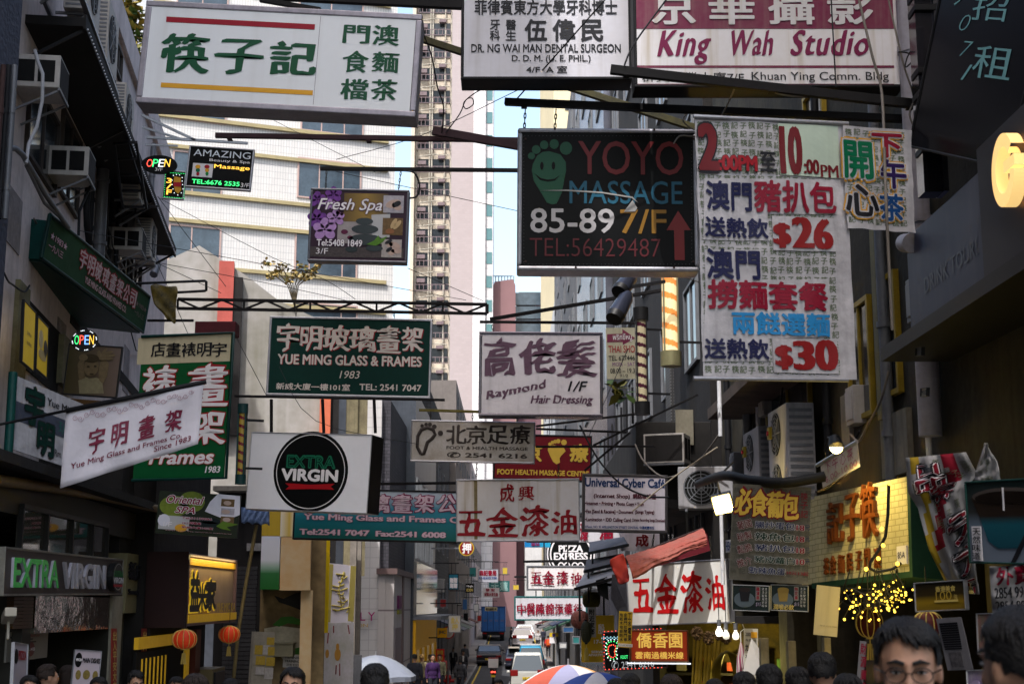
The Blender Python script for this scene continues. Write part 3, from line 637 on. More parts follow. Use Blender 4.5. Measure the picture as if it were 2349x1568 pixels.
S = Sign('signboard', 'teal and white picture framing board partly hidden behind the round emblem lightbox', (676, 1117), (1060, 1126), (673, 1236), 24, depth=.16, fw=.03, face=ramp('teal print blend', [(0, (.004, .10, .085)), (.35, (.008, .15, .19)), (.62, (.03, .25, .36)), (.9, (.42, .50, .60))]), frame=mBlackSteel)
for i, t in enumerate('宇明玻璃畫架公司'): S.text(t, 698+i*51, 1134, 738+i*51, 1175, kPink, off=.03, wob=.02, out=(kMagL, .04), y=-.012)
S.text('Yue Ming Glass and Frames Co.', 698, 1177, 1072, 1203, kPink, off=.025, out=(kMagL, .035), y=-.012, xb=.012); S.text('Tel:2541 7047', 688.4, 1212, 845.6, 1228, kPink, off=.03, xb=.02, out=(kMagL, .03), y=-.012); S.text('Fax:2541 6008', 863, 1216.8, 1021, 1232.4, kPink, off=.03, xb=.02, out=(kMagL, .03), y=-.012)
TEAL = S
def hardware(S, boxes, mat=kRed, **k):
    for t, b in zip('五金漆油', boxes): S.text(t, *b, mat, off=.03, wob=.03, **k)
S = Sign('signboard', 'white hardware shop board with red characters and a rusty streak, hanging mid street', (1045.5, 1099), (1328.4, 1096.4), (1043.7, 1242), 22.5, depth=.1, fw=.02, face=mAcryRust, frame=mAluD if 'mAluD' in globals() else mSilver)
S.text('成', 1146, 1111, 1178, 1150, kRed, off=.02, wob=.03); S.text('興', 1188, 1114.6, 1223.5, 1146, kRed, off=.02, wob=.03)
hardware(S, ((1050, 1170.7, 1109, 1226.7), (1118, 1165.5, 1186, 1229), (1194, 1161, 1257.6, 1229), (1266, 1170.7, 1320.6, 1223.5)))
S.rect(1087, 1100, 1095, 1236, M('rust stain', (.30, .24, .12), .7, var=.6, sc=9), 'rust_streak', -.0, .0015)
HW = S
S = Sign('signboard', 'red foot massage board with a yellow footprint behind the silver plaque', (1133, 993), (1358, 999), (1133, 1099), 25, depth=.16, fw=.03, face=kRedBoard, frame=mBlackSteel)
for t, a, b in (('北', 1150, 1192), ('京', 1200, 1241), ('療', 1307.6, 1348)): S.text(t, a, 1018, b, 1058.6, kYel, off=.035, out=(kBlack, .02))
S.blobs([(1261, 1018, 4, 4), (1267, 1014, 4, 4), (1273, 1012, 4.4, 4.4), (1280, 1011, 5, 5), (1293, 1014, 6.5, 6.5)], kYel, 'footprint')
S.poly([(1257, 1022), (1270, 1020), (1292, 1024), (1297, 1034), (1287, 1044), (1283, 1050), (1284, 1060), (1276, 1064), (1268, 1058), (1262, 1046), (1256, 1032)], kYel, 'footprint')
S.text('FOOT HEALTH MASSAGE CENTRE', 1141, 1075, 1350, 1092, kYel, off=.04)
FT = S
S = Sign('signboard', 'grey white internet cafe board with blue heading and rows of maroon text', (1336, 1085), (1531, 1089), (1336, 1218), 23.4, depth=.2, fw=.045, face=M('lilac white acrylic', (.62, .58, .66), .4, var=.2, sc=2, streak=.3), frame=M('dull dark frame', (.07, .065, .07), .4, .4, var=.3))
mar = C('maroon letters', (.10, .012, .03))
S.text('Universal Cyber Café', 1342, 1095, 1523.6, 1124, C('navy blue letters', (.015, .05, .17)), off=.035)
for t, b in (('(Internet Shop)', (1361.7, 1131.5, 1444, 1144.5)), ('網絡咖啡屋', (1451, 1131.5, 1504, 1144)), ('•Internet • Printing • Photo Copy • Scan', (1342, 1149, 1476, 1162)), ('•Fax [Send & Receive] • Document', (1342, 1167.5, 1452, 1180)), ('(Songs Typing)', (1456, 1169, 1500, 1180)), ('•Lamination • IDD Calling Card', (1342, 1186, 1446, 1198.6)), ('Chinese Recording Songs Download', (1449, 1188, 1524, 1198))): S.text(t, *b, mar, off=.035)
S.text('1/Floor, NO: 91 WELLINGTON STREET CENTRAL 中環威靈頓街', 1342, 1203, 1500, 1213.6, kBlue, off=.025)
UNI = S
S = Sign('signboard', 'sunlit white hardware shop board with red characters under the red awning', (1434, 1296), (1665.5, 1280), (1443, 1435.4), 20.6, 19.5, depth=.12, fw=.02, face=M('warm white acrylic', (.72, .71, .68), .45, var=.15, sc=2, streak=.25, grime=(.5, .42, .28)), frame=mSilver)
hardware(S, ((1449.5, 1327, 1496, 1400), (1501.5, 1320, 1555.4, 1402.4), (1560, 1314, 1613.4, 1403.7), (1617, 1323, 1661.6, 1395.4)), C('signal red letters', (.55, .01, .012)))
SUNB = S
S = Sign('signboard', 'black beauty spa bulb sign with a footprint poster, under a pale steel bracket', (434.7, 333), (584, 343), (429.5, 429), 19, depth=.06, fw=.022, face=kBoardBlk, frame=mSilver)
eW, eY, eG, eR, eB = E('white', (.8, .85, .9), .55), E('amber', (.9, .5, .06), .7), E('green', (.05, .8, .2), .7), E('red', (.9, .08, .05), .8), E('blue', (.15, .35, .95), .8)
S.text('AMAZING', 445.6, 342, 574, 366, M('pale bulb letters', (.6, .65, .72), .4, var=.3, sc=90), off=.0); S.text('Beauty & Spa', 481, 364, 573, 378, kWhite); S.text('Massage', 492, 377, 572, 394, eY, off=.005); S.text('TEL:6676 2535', 441, 411, 548.7, 428, eG, off=.01); S.text('3/F', 552.6, 420, 571, 431, kWhite)
S.rect(443, 374, 486, 408, C('poster white', (.6, .58, .6)), 'poster')
for u, cs in ((454, (kAmber, kMidG, kRed)), (475, (kRed, kAmber, kGreenB))): 
    for k, c in enumerate(cs): S.blobs([(u, 383+8*k, 6-k*1.2, 4.5)], c, 'footprint', -.006)
S = Sign('signboard', 'small black bulb sign of a glowing footprint below the oval open sign', (378, 390), (428, 393.5), (374.5, 456), 19, depth=.05, fw=.016, face=kBoardBlk, frame=mSilver)
S.col('3/F', 383, 408, 393, 448, eY, off=.01)
S.poly([(400, 405), (415, 408), (414, 420), (416, 436), (408, 445), (401, 438), (398, 420)], C('foot orange', (.5, .25, .02)), 'footprint'); S.rect(399, 418, 415, 429, kRed, 'footprint', -.005)
dots = MB(); ds = [(398, 403), (405, 401), (412, 402), (418, 408), (418, 416), (419, 424), (420, 434), (416, 443), (408, 448), (400, 443), (397, 434), (395, 424), (395, 414)]
for p in ds: x, z = S.F.l(*p); dots.ell((x, -.008, z), .007, .005, .007, 6, 4)
dots.ob('bulbs', eW, S.root); dots = MB()
for k in range(13): 
    for p in ((380+k*3.7, 396+k*.25), (377+k*3.9, 452+k*.3)): x, z = S.F.l(*p); dots.ell((x, -.006, z), .005, .004, .005, 6, 4)
for k in range(12):
    for p in ((380-k*.3, 396+k*5), (425-k*.3, 399+k*5)): x, z = S.F.l(*p); dots.ell((x, -.006, z), .005, .004, .005, 6, 4)
dots.ob('bulbs', eG, S.root)
S = Sign('signboard', 'oval black open sign with red, green, white and amber bulb letters', (328, 357), (409, 360), (326, 399), 19, depth=.04, fw=0, build=False)
c = (S.w/2, S.h/2); MB().disc(c[0], c[1], S.w/2, S.h/2, 0, 36, .05).ob('panel', kBoardBlk, S.root)
for t, a, m in (('O', 339, eR), ('P', 352.5, eG), ('E', 366, eW), ('N', 379.5, eY)): S.text(t, a, 368, a+13, 386, m, shear=.1, off=.0, y=-.056)
S.text('3/F', 358, 387.5, 375, 395.5, kWhite, y=-.056)
# printed spa pictures
def picture(S, base, items):
    for kind, mat, dat in items:
        if kind == 'r': S.rect(*dat[:4], mat, 'picture', -.001-dat[4]*.002 if len(dat) > 4 else -.001, .003)
        if kind == 'b': S.blobs(dat[0], mat, 'picture', -.002-.002*dat[1], .003)
        if kind == 'p': S.poly(dat[0], mat, 'picture', -.002-.002*dat[1], .003)
S = Sign('signboard', 'spa lightbox printed with purple orchids and black stones, hanging on two chains', (713, 431), (939, 436), (704, 599), 20, depth=.17, fw=.035, face=C('dark plum print', (.035, .012, .03)), frame=M('dark grey frame', (.13, .13, .15), .35, .5, var=.3), bev=.012)
pr1, pr2 = C('orchid purple', (.20, .05, .34), var=.4, sc=12), C('orchid pale', (.42, .24, .52), var=.4, sc=14)
flower = lambda u, v, r: [(u+r*.62*cos(a), v+r*.62*sin(a), r*.55, r*.42, -a) for a in (-1.57, -.4, .7, 2.4, 3.5)]
picture(S, None, [('r', ramp('amber backdrop', [(0, (.10, .06, .015)), (.5, (.26, .16, .03)), (1, (.07, .045, .02))], 0), (790, 443, 888, 510)), ('r', C('haze print', (.30, .27, .27), var=.4), (775, 508, 880, 560)),
  ('r', C('bamboo mat print', (.10, .08, .08), var=.7, sc=30), (708, 565, 925, 593)), ('b', pr1, (flower(728, 458, 17)+flower(765, 447, 17)+flower(727, 502, 20), 1)), ('b', pr2, (flower(770, 500, 18)+flower(745, 527, 24)+flower(757, 470, 12), 2)),
  ('b', C('bud maroon', (.12, .01, .05)), ([(790, 532, 8, 5.5), (803, 545, 7, 4), (775, 488, 5, 5), (784, 491, 4, 4)], 2)),
  ('p', C('candle print', (.42, .42, .43)), ([(852, 493), (895, 491), (893, 545), (853, 545)], 1)), ('b', kYel, ([(873, 480, 2.5, 6)], 2)),
  ('b', C('stone print', (.02, .03, .032), .2), ([(836, 508, 20, 8), (837, 526, 31, 10.5), (838, 550, 39, 13), (806, 572, 14, 7), (858, 570, 20, 7)], 2)),
  ('p', C('leaf print', (.10, .26, .02)), ([(840, 561), (858, 552), (868, 540), (872, 549), (888, 542), (878, 556), (862, 564)], 3)),
  ('r', C('photo pale', (.42, .40, .45), var=.5, sc=20), (880, 448.5, 925, 489, 2)), ('b', C('skin print', (.45, .33, .28)), ([(902, 468, 18, 9, .3), (910, 474, 12, 8, -.5)], 3)), ('b', kBlack, ([(911, 468, 9, 6, .5)], 4)),
  ('r', C('photo brown', (.22, .13, .05), var=.6, sc=20), (878, 500, 923, 540, 2)), ('b', C('skin print warm', (.48, .34, .17)), ([(903, 513, 13, 5, 1.1), (911, 516, 13, 5, .9)], 3)), ('b', C('bowl print', (.32, .13, .05)), ([(894, 531, 10, 6)], 3)),
  ('r', C('photo pale two', (.42, .38, .36), var=.4, sc=20), (876, 549, 920, 591, 2)), ('b', _mats['skin print'], ([(893, 560, 8, 7), (905, 563, 14, 7, -.3), (897, 578, 8, 8), (909, 576, 12, 6)], 3)), ('b', kBlack, ([(891, 555, 9, 4, .5), (892, 573, 8, 4, .6)], 4))])
S.text('Fresh Spa', 727, 455, 882, 492, kWhite, shear=.3, off=.01, out=(C('violet outline', (.12, .03, .12)), .035), y=-.014); S.text('Tel:5408 1849', 727, 549, 830, 566, kWhite, off=.02, out=(_mats['violet outline'], .03), y=-.014); S.text('3/F', 725, 569, 752, 583, kWhite, y=-.014)
SPA = S
S = Sign('signboard', 'spa board printed with white and green picture and a candle, left side lower', (366, 1124), (552, 1136), (364, 1222), 18.5, depth=.07, fw=.0, face=C('dark green print', (.02, .03, .014), var=.5, sc=8))
S.F2 = None
picture(S, None, [('b', C('moss print', (.22, .30, .03), var=.5, sc=14), ([(400, 1160, 34, 24), (440, 1150, 30, 24)], 0)), ('p', C('petal print', (.70, .68, .76), var=.2), ([(500, 1132), (551, 1137), (550, 1180), (520, 1192), (470, 1172), (482, 1150)], 1)), ('r', _mats['candle print'], (366, 1180, 432, 1216, 1)), ('b', C('cloth roll print', (.62, .62, .70)), ([(376, 1192, 14, 14)], 2)), ('b', kAmber, ([(415, 1210, 14, 9)], 3)), ('b', _mats['stone print'], ([(482, 1194, 24, 7), (478, 1202, 28, 7)], 2)), ('p', C('bamboo leaf print', (.13, .24, .02)), ([(496, 1206), (510, 1196), (522, 1186), (520, 1197), (548, 1202), (520, 1208), (530, 1216), (508, 1212)], 3)), ('r', _mats['photo brown'], (508.5, 1143, 537, 1162, 3)), ('r', _mats['photo pale'], (508, 1164, 537, 1181, 3)), ('r', _mats['photo brown'], (507, 1183, 536, 1200, 3)), ('b', _mats['skin print'], ([(522, 1153, 9, 5), (518, 1173, 10, 5), (520, 1191, 9, 5)], 4))])
mg = C('deep magenta letters', (.30, .01, .05))
for t, b, o in (('Oriental', (382, 1134, 467, 1157), .02), ('SPA', (403, 1160, 452, 1178), .02)): S.text(t, *b, mg, off=o, shear=.3, out=(kWhite, .05), y=-.014)
for t, b in (('Tel:51139096', (419, 1184, 486, 1193)), ('24小時營業', (418, 1195, 461, 1203)), ('新威大廈105室', (418, 1205, 488, 1214.5)), ('Unit 105, 1/F Sunwise Mansion', (381, 1215, 530, 1223.5))): S.text(t, *b, mg, off=.03, out=(kWhite, .05), y=-.014)
S.text('I/F', 376, 1195, 394, 1207, kWhite, y=-.014)
ORI = S
# ---------------------------------------------------------------- beams, truss, brackets
def beam(label, u0, v0, u1, v1, d, t, d2=None, mat=None, h=None, cat='beam', name='steel_beam', extra=None):
    a, b = P(u0, v0, d), P(u1, v1, d2 or d); m = MB().bar((0, 0, 0), b-a, t, h or t)
    if extra: extra(m, b-a)
    o = m.ob(name, mat or mBeam, None, .004); o.location = a; return tag(o, label, cat)
beam('long dark beam along the top of the photo carrying the white lightbox', 540, -14, 1062, 12, 14.25, .07, h=.1)
beam('dark angled strut meeting the top beam above the white lightbox', 596, 0, 735, 24, 14.15, .05)
beam('long mossy round brace running diagonally behind the dental lightbox', 930, 78, 1606, 298, 15.7, .075, 15.4, M('mossy black steel', (.03, .028, .018), .7, var=.7, sc=6, grime=(.08, .07, .02)))
def lac(m, d):
    for f in (.04, .5, .93): m.bar(d*f+Vector((0, 0, -.05)), d*f+Vector((.06, 0, -.05)), .09, .012)
beam('maroon rusted flat beam under the largest white lightbox', 494, 311, 1188, 322, 16.2, .05, None, mBeamP, .06, extra=lac)
beam('tapered maroon beam end bolted beside the massage lightbox', 992, 300, 1190, 335, 16.05, .06, None, mBeamP, .1)
beam('black beam running to the right wall just above the massage lightbox', 1158, 234, 2140, 276, 13.95, .075, 13.2, None, .07, extra=lac)
beam('thick black beam crossing in front of the photo studio lightbox', 1400, 160, 2130, 243, 12.4, .06, 12.2, None, .085, extra=lac)
beam('thin dark beam carrying the orchid spa lightbox', 734, 387, 1188, 391, 20.1, .05, None, None, .055)
beam('dark beam under the green framing board with drop rods', 538, 908, 1020, 917, 20.6, .035)
beam('thin black bar above the hair salon lightbox', 1100, 738, 1460, 741, 21.1, .04)
beam('black diagonal strut rising to the right above the hair salon lightbox', 1124, 732, 1516, 666, 21.2, .05, 20.6)
beam('yellowish bar above the silver plaque', 961, 940, 1102, 944, 21.55, .04, None, M('mossy yellow steel', (.16, .13, .03), .7, var=.5, sc=8))
beam('black bar over the teal board, right of the round emblem lightbox', 873, 1109, 1046, 1107, 23.8, .045)
beam('dark bar left of the slanted green banner end', 338, 735, 444, 735, 20.8, .035)
for k, (a, b, c, d_) in enumerate(((1229, 977, 1466, 948), (1229, 983, 1437, 991), (1228, 1024, 1500, 1023), (1340, 1079, 1445, 991), (1360, 1021, 1600, 905), (1352, 1094, 1480, 1094))):
    beam(('upper thin black bar slanting up right of the silver plaque', 'nearly level thin black bar just under the slanting one', 'thick level black bar crossing the red massage board', 'short black strut rising from the corner of the internet cafe board', 'long black strut rising from the red massage board to the right wall', 'lowest black bar just above the internet cafe board')[k], a, b, c, d_, 23.1+.1*k, .035)
# lattice truss
a, b = P(408, 686, 22.2), P(1117, 698, 22.2); hh = Vector((0, 0, -.15)); m = MB(); n = 14; D = b-a
m.bar((0, 0, 0), D, .045).bar(hh, D+hh, .045)
for k in range(n):
    p, q = D*(k/n), D*((k+1)/n); m.bar(p+(hh if k % 2 else Vector()), q+(Vector() if k % 2 else hh), .03)
    if k % 3 == 0: m.bar(p, p+hh, .03)
m.bar(D, D+hh, .05)
o = m.ob('lattice_truss', mBeam); o.location = a; tag(o, 'long black lattice truss over the green framing board', 'truss')
# pale bracket and pipe frame on the left
a = P(325, 264, 19.4); m = MB(); r_ = lambda u, v, d=19.2: P(u, v, d)-a
m.bar(r_(325, 264), r_(448, 322), .035).bar(r_(327, 292), r_(414, 319), .03).bar(r_(336, 315), r_(568, 329), .035).bar(r_(333, 332), r_(408, 335), .025)
o = m.ob('steel_bracket', M('pale blue steel', (.34, .37, .42), .45, .4, var=.3, sc=5)); o.location = a; tag(o, 'pale triangular steel bracket carrying the bulb signs on the left', 'bracket')
a = P(312, 650, 20.5); r_ = lambda u, v, d=20.5: P(u, v, d)-a
o = MB().tube([r_(312, 650), r_(470, 644), r_(473, 646), r_(473, 666), r_(470, 667), r_(400, 671)], .02, 8).ob('flag_holder', mBlackSteel); o.location = a; tag(o, 'thin looped black pipe frame holding a furled flag', 'bracket')
o = MB().box(0, 1.02*.56, 0, .3, 0, .19).ob('metal_box', M('dark red paint', (.08, .008, .014), .6, var=.4, sc=6), None, .01); o.location = P(446, 767, 19.6); tag(o, 'dark red metal box above the tall green vertical banner', 'box')
# hanging gear of the boards
def hang(S, pts):
    for u, v, tu, tv in pts: S.chain(u, v, (tu, tv), mChain)
hang(SPA, ((745, 432, 747, 388), (912, 436, 918, 391))); hang(YM, ((678, 726, 678, 704), (905, 731, 902, 716))); hang(PLQ, ((986, 963, 987, 942), (1083, 966, 1084, 944), (1186, 967, 1190, 951)))
hang(RAY, ((1130, 760, 1129, 741), (1340, 762, 1341, 742))); hang(HW, ((1092, 1099, 1093, 1057), (1281, 1097, 1281, 1066))); hang(YOYO, ((1202, 294, 1205, 238), (1273, 294, 1276, 240))); hang(SUNB, ((1486, 1292, 1494, 1225), (1627, 1283, 1622, 1230)))
for u in (612, 733, 852):
    x, z = EV.F.l(u, 990); x2, z2 = EV.F.l(u+(-3 if u > 700 else 0), 912); MB().bar((x, .15, z), (x2, .15, z2), .035).ob('drop_rod', mBeam, EV.root)
m = MB()
for u, v in ((1205, 320), (1590, 320), (1205, 600), (1590, 600), (1272, 297), (1500, 299), (1320, 614), (1545, 614)):
    x, z = YOYO.F.l(u, v); m.disc(x, z, .012, None, -.012, 8, .006)
m.ob('bolts', mRust, YOYO.root)
# ---------------------------------------------------------------- cables over the street
def cb(label, pts, r=.006, mat=None, sag=0., group=None): return cable('cable', label, [P(*p) for p in pts], r, mat or mWire, 'cable', group, sag)
GW = 'guy wires in front of the white tiled building'
gw = lambda s: 'thin guy wire '+s
for s, pts in (('from the plaster wall down to the truss middle', [(364, 454, 24), (611, 584, 23), (742, 640, 22.5), (815, 686, 22.2)]), ('dropping from the footprint sign to the red pillar', [(362, 451, 21), (518, 657, 21)]), ('falling steeply from the plaster wall past the furled flag', [(312, 493, 21), (442, 790, 20.5)]),
    ('running from the slanted banner to the right truss end', [(180, 529, 18), (611, 607, 20), (1068, 688, 22.2)]), ('just below the longest one, ending at the truss', [(260, 584, 20), (611, 649, 21), (802, 691, 22.2)]), ('short, from the plaster corner to the pillar top', [(315, 582, 20), (507, 672, 22)]),
    ('rising right from the beam below the largest lightbox', [(771, 366, 20), (966, 311, 18), (1192, 205, 15.5), (1300, 160, 15)]), ('from the spa beam down right behind the massage lightbox', [(771, 394, 20), (1192, 485, 19)]), ('slanting over the hair salon lightbox to the silver plaque', [(640, 840, 21), (725, 965, 20.8), (960, 1018, 21.4)]),
    ('crossing the white tiled building above the bulb sign', [(560, 240, 24), (660, 293, 24), (860, 395, 22)]), ('from the lattice truss end up to the spa lightbox', [(1108, 690, 22.1), (935, 615, 20.5)]), ('falling from the green board edge to the emblem lightbox', [(540, 770, 20), (612, 908, 20.6)])):
    cb(gw(s), pts, .005, None, 0, GW)
cb('taut sling wire with a turnbuckle crossing the dental lightbox', [(1400, -15, 12.9), (1290, 110, 13.1), (1186, 226, 13.9)], .008)
cb('sling wire with an eyelet between the two top lightboxes', [(1528, 0, 12.6), (1455, 100, 12.4), (1432, 150, 12.35)], .009)
cb('blue grey wire hanging straight down over the photo studio lightbox', [(1905, -15, 12.4), (1911, 100, 12.3), (1917, 200, 12.2)], .007)
cb('long brown cable hanging over the studio lightbox and the cloth banner', [(1967, -10, 12.2), (2000, 130, 12), (2022, 215, 11.9), (2030, 420, 10.9), (2036, 560, 10.8), (2046, 757, 10.8)], .013, mWireG)
cb('grey cable looping beside the grey drain pipe', [(2036, -5, 12.1), (2062, 110, 12), (2075, 160, 12), (2095, 225, 12), (2085, 262, 12), (2100, 300, 12), (2118, 324, 12), (2140, 322, 12)], .009, mWireG)
cb('curled black cable knotted on the grey drain pipe', [(2060, 120, 11.9), (2080, 122, 11.9), (2095, 135, 11.9), (2076, 155, 11.9), (2085, 122, 11.9), (2122, 80, 11.8), (2130, 48, 11.8)], .007)
cb('pale cable sagging under the black beam ends, above the banner', [(1760, 205, 12.3), (1795, 218, 12.3), (1850, 222, 12.3), (1960, 216, 12.3), (2110, 240, 12.2)], .011, mWireG)
cb('tangled cable dropping from the studio beam to the massage lightbox', [(1690, 190, 12.4), (1668, 240, 13), (1640, 285, 13.7), (1600, 300, 13.9), (1566, 277, 13.9), (1585, 255, 13.9), (1620, 262, 13.9), (1600, 310, 13.9), (1560, 312, 13.9), (1545, 330, 13.9)], .008, mWireG)
cb('black lead with curls dropping beside the largest lightbox', [(971, 78, 14.4), (990, 130, 14.6), (1003, 200, 15), (1017, 245, 15.4), (1013, 305, 15.9)], .008)
cb('coiled black wire end above the maroon beam', [(1022, 305, 16), (1054, 262, 15.9), (1068, 230, 15.9), (1083, 226, 15.9), (1085, 240, 15.9), (1068, 250, 15.9), (1064, 235, 15.9), (1092, 212, 15.7), (1124, 198, 15.5)], .007)
cb('black rubber cable looping from the spa lightbox up to its beam', [(938, 455, 20), (956, 450, 20), (962, 425, 20), (950, 397, 20), (925, 392, 20)], .014)
cb('grey cable sagging deeply between the right wall brackets', [(1456, 1018, 22.6), (1480, 1062, 22.3), (1531, 1095, 21.8), (1600, 1058, 21), (1650, 994, 20.5)], .014, mWireG)
cb('dark cable sagging across the internet cafe board', [(1330, 975, 22.9), (1370, 1050, 22.8), (1422, 1108, 22.7), (1480, 1136, 22.5), (1534, 1140, 22.2)], .016)
cb('pale rope stretched over the red awning to the right wall', [(1450, 1172, 21), (1545, 1094, 20.8), (1645, 1025, 20.3)], .011, M('pale rope', (.32, .27, .2), .9))
cb('thick black hose bundle above the bread menu banner', [(1600, 1110, 17), (1660, 1090, 14), (1720, 1100, 13.3), (1800, 1106, 13), (1890, 1092, 13)], .05)
cb('thin wire falling from the thai shop banner to the hair salon corner', [(1440, 800, 21.5), (1400, 890, 21.2), (1382, 930, 21.1), (1350, 1000, 22)], .006)
cb('short pale wire sagging under the massage lightbox', [(1556, 627, 15), (1600, 646, 15), (1650, 646, 15), (1690, 640, 15)], .006, mWireG)
# ---------------------------------------------------------------- left: canopy, air conditioners, pipes
WLx = lambda y: -5.9-(y-15)*.1373           # x of the plaster wall at depth y
z = 9.0
r = thing('canopy', 'black soffited canopy edged with tiny bulbs, high on the left wall', 'canopy', LF.w(2.0, 0, 0))
r.rotation_euler = (0, 0, math.atan2(LF.X.y, LF.X.x)); zc = z-(r.location.z)
MB().box(0, 12.2, -.72, 0, zc, zc+.12).box(0, 12.2, -.75, -.72, zc-.03, zc+.16).ob('roof', M('sooty black metal', (.012, .011, .011), .8, var=.4, sc=3), r)
m = MB()
for k in range(100): m.ell((.1+k*.12, -.76, zc), .012, .012, .012, 5, 4)
o = m.ob('edge_bulbs', M('pale bulbs', (.7, .7, .75), .3, var=0), r); o['kind'] = 'stuff'
m = MB()
for x in (.1, 4, 8, 12): m.bar((x, -.7, zc-.02), (x, 0, zc-.45), .04)
m.ob('brackets', mBlackSteel, r)
def condenser(label, loc, rz, w=.85, h=.65, d=.32, fans=1, group='outdoor air conditioning units', mat=None):
    r = thing('air_conditioner', label, 'air conditioner', Matrix.Translation(loc) @ Matrix.Rotation(rz, 4, 'Z'), group); mt = mat or mBeigeP
    MB().box(-w/2, w/2, 0, d, 0, h).ob('casing', mt, r, .012)
    g = MB(); fr = min(h/fans*.42, w*.36); 
    for k in range(fans):
        cz = h*(k+.5)/fans; g.disc(-w*.08, cz, fr, fr, -.002, 24, .004)
    g.ob('fan_opening', mBlackVoid, r); g = MB()
    for k in range(fans):
        cz = h*(k+.5)/fans
        for q in range(1, 6): g.ring(-w*.08, cz, fr*q/5.2+.006, fr*q/5.2-.006, -.014, 20)
        for q in range(4): a = q*pi/4; g.bar((-w*.08-fr*cos(a), -.012, cz-fr*sin(a)), (-w*.08+fr*cos(a), -.012, cz+fr*sin(a)), .012)
    g.ob('fan_grille', mGreySteel, r); 
    for x_ in (w/2-.002, -w/2-.006):
        g = MB()
        for k in range(14): zz = h*(k+.7)/15; g.box(x_, x_+.008, .03, d-.03, zz, zz+h/32)
        g.ob('louvres', mGreySteel, r)
    b = MB()
    for x in (-w*.36, w*.36): b.bar((x, -.02, -.02), (x, d+.12, -.02), .035).bar((x, .02, -.03), (x, d+.1, -.32), .03)
    b.ob('bracket', mGreySteel, r); return r
def window_ac(label, loc, rz, w=.62, h=.42, d=.55):
    r = thing('window_air_conditioner', label, 'air conditioner', Matrix.Translation(loc) @ Matrix.Rotation(rz, 4, 'Z'), 'window air conditioners on the plaster wall')
    MB().box(-w/2, w/2, 0, d, 0, h).ob('casing', mBeigeP, r, .01)
    MB().box(-w/2+.03, w/2-.03, -.004, 0, .03, h-.03).ob('rear_coil', mConcDark, r)
    g = MB()
    for x in (-w/2-.004, w/2):
        g.box(x, x+.004, .06, .26, .07, h-.07).box(x, x+.004, .3, d-.05, .07, h-.07)
    g.ob('side_vent', mBlackVoid, r)
    MB().bar((-w/2, 0, -.02), (w/2, 0, -.02), .03).bar((-w/2+.04, .02, -.03), (-w/2+.04, d, -.3), .025).bar((w/2-.04, .02, -.03), (w/2-.04, d, -.3), .025).ob('bracket', mGreySteel, r); return r
rzL = math.atan2(LF.X.y, LF.X.x)
for k, (y, zz, s) in enumerate(((16.6, 9.55, 'nearest the viewer, on the canopy edge'), (18.4, 9.6, 'second from the viewer, above the canopy bulbs'), (20.2, 9.6, 'third from the viewer, above the canopy'), (22.3, 9.3, 'fourth, at the end of the steel gantry'), (24.4, 8.75, 'with a big round fan below the gantry end'), (26.4, 8.2, 'with a round fan, lower than the others by the pale bracket'))):
    condenser('outdoor air conditioner '+s, (WLx(y)+.62, y, zz), rzL, 1.0 if k < 4 else .85, .95 if k < 3 else .75)
a = P(186, -10, 17.0); b = P(268, 220, 20.9); o = MB().bar((0, 0, 0), b-a, .07, .05).bar((-.5, 0, 0), b-a-Vector((.5, 0, 0)), .05, .05).bar(b-a, b-a-Vector((.5, 0, 0)), .05).ob('steel_gantry', M('galvanised rail', (.22, .22, .24), .4, .6, var=.3)); o.location = a; tag(o, 'pale steel gantry rail holding the row of outdoor air conditioners', 'rail')
for y, v, s in ((16.9, 222, 'nearest, below the black canopy'), (19.3, 418, 'middle one, right of the tall dark window'), (25.4, 583, 'farthest one, near the slanted green banner')):
    zz = P(100, v, y).z; window_ac('beige window air conditioner, '+s, (WLx(y)+.56, y, zz), rzL)
# fire stair like racks, conduits
a = P(250, 318, 21.5); r_ = lambda u, v, d=21.5: P(u, v, d)-a; m = MB()
for k in range(5): m.bar(r_(262+k*4, 330+k*36, 21.5+k*.5), r_(312+k*5, 327+k*37, 21.5+k*.5), .035)
m.bar(r_(262, 330), r_(282, 478, 23.5), .04).bar(r_(312, 326), r_(336, 478, 23.5), .04).bar(r_(290, 318), r_(338, 470, 23.5), .03)
o = m.ob('steel_rack', mBlackSteel); o.location = a; tag(o, 'black steel ladder rack on the wall left of the oval open sign', 'rack')
a = P(308, 467, 24.5); r_ = lambda u, v, d=24.5: P(u, v, d)-a
m = MB().bar(r_(308, 470), r_(361, 475), .04).bar(r_(312, 490), r_(348, 474), .035).bar(r_(311, 470), r_(311, 490), .035)
o = m.ob('steel_bracket', mBlackSteel); o.location = a; tag(o, 'empty black triangular bracket on the plaster wall corner', 'bracket')
def pipe(label, pts, r, mat, name='pipe', n=8):
    pts = [P(*p) for p in pts]; a = pts[0].copy(); o = MB().tube([p-a for p in pts], r, n).ob(name, mat); o.location = a; return tag(o, label, 'pipe')
pipe('dark grey handrail pipe slanting down the plaster wall to the green banner', [(-6, 338, 15.6), (36, 341, 15.8), (52, 355, 15.9), (100, 440, 17.2), (156, 522, 18.6)], .035, mGreySteel)
pipe('second thinner pipe slanting along the plaster wall under the handrail pipe', [(60, 380, 16.2), (102, 466, 17.4), (140, 500, 18.2)], .022, mGreySteel)
pipe('white flexible conduit hanging from the nearest window air conditioner', [(80, 115, 16.2), (86, 140, 16.2), (98, 170, 16.2), (97, 230, 16.2), (85, 290, 16.2), (66, 330, 16.1), (60, 375, 16)], .022, M('pale conduit', (.36, .36, .38), .5))
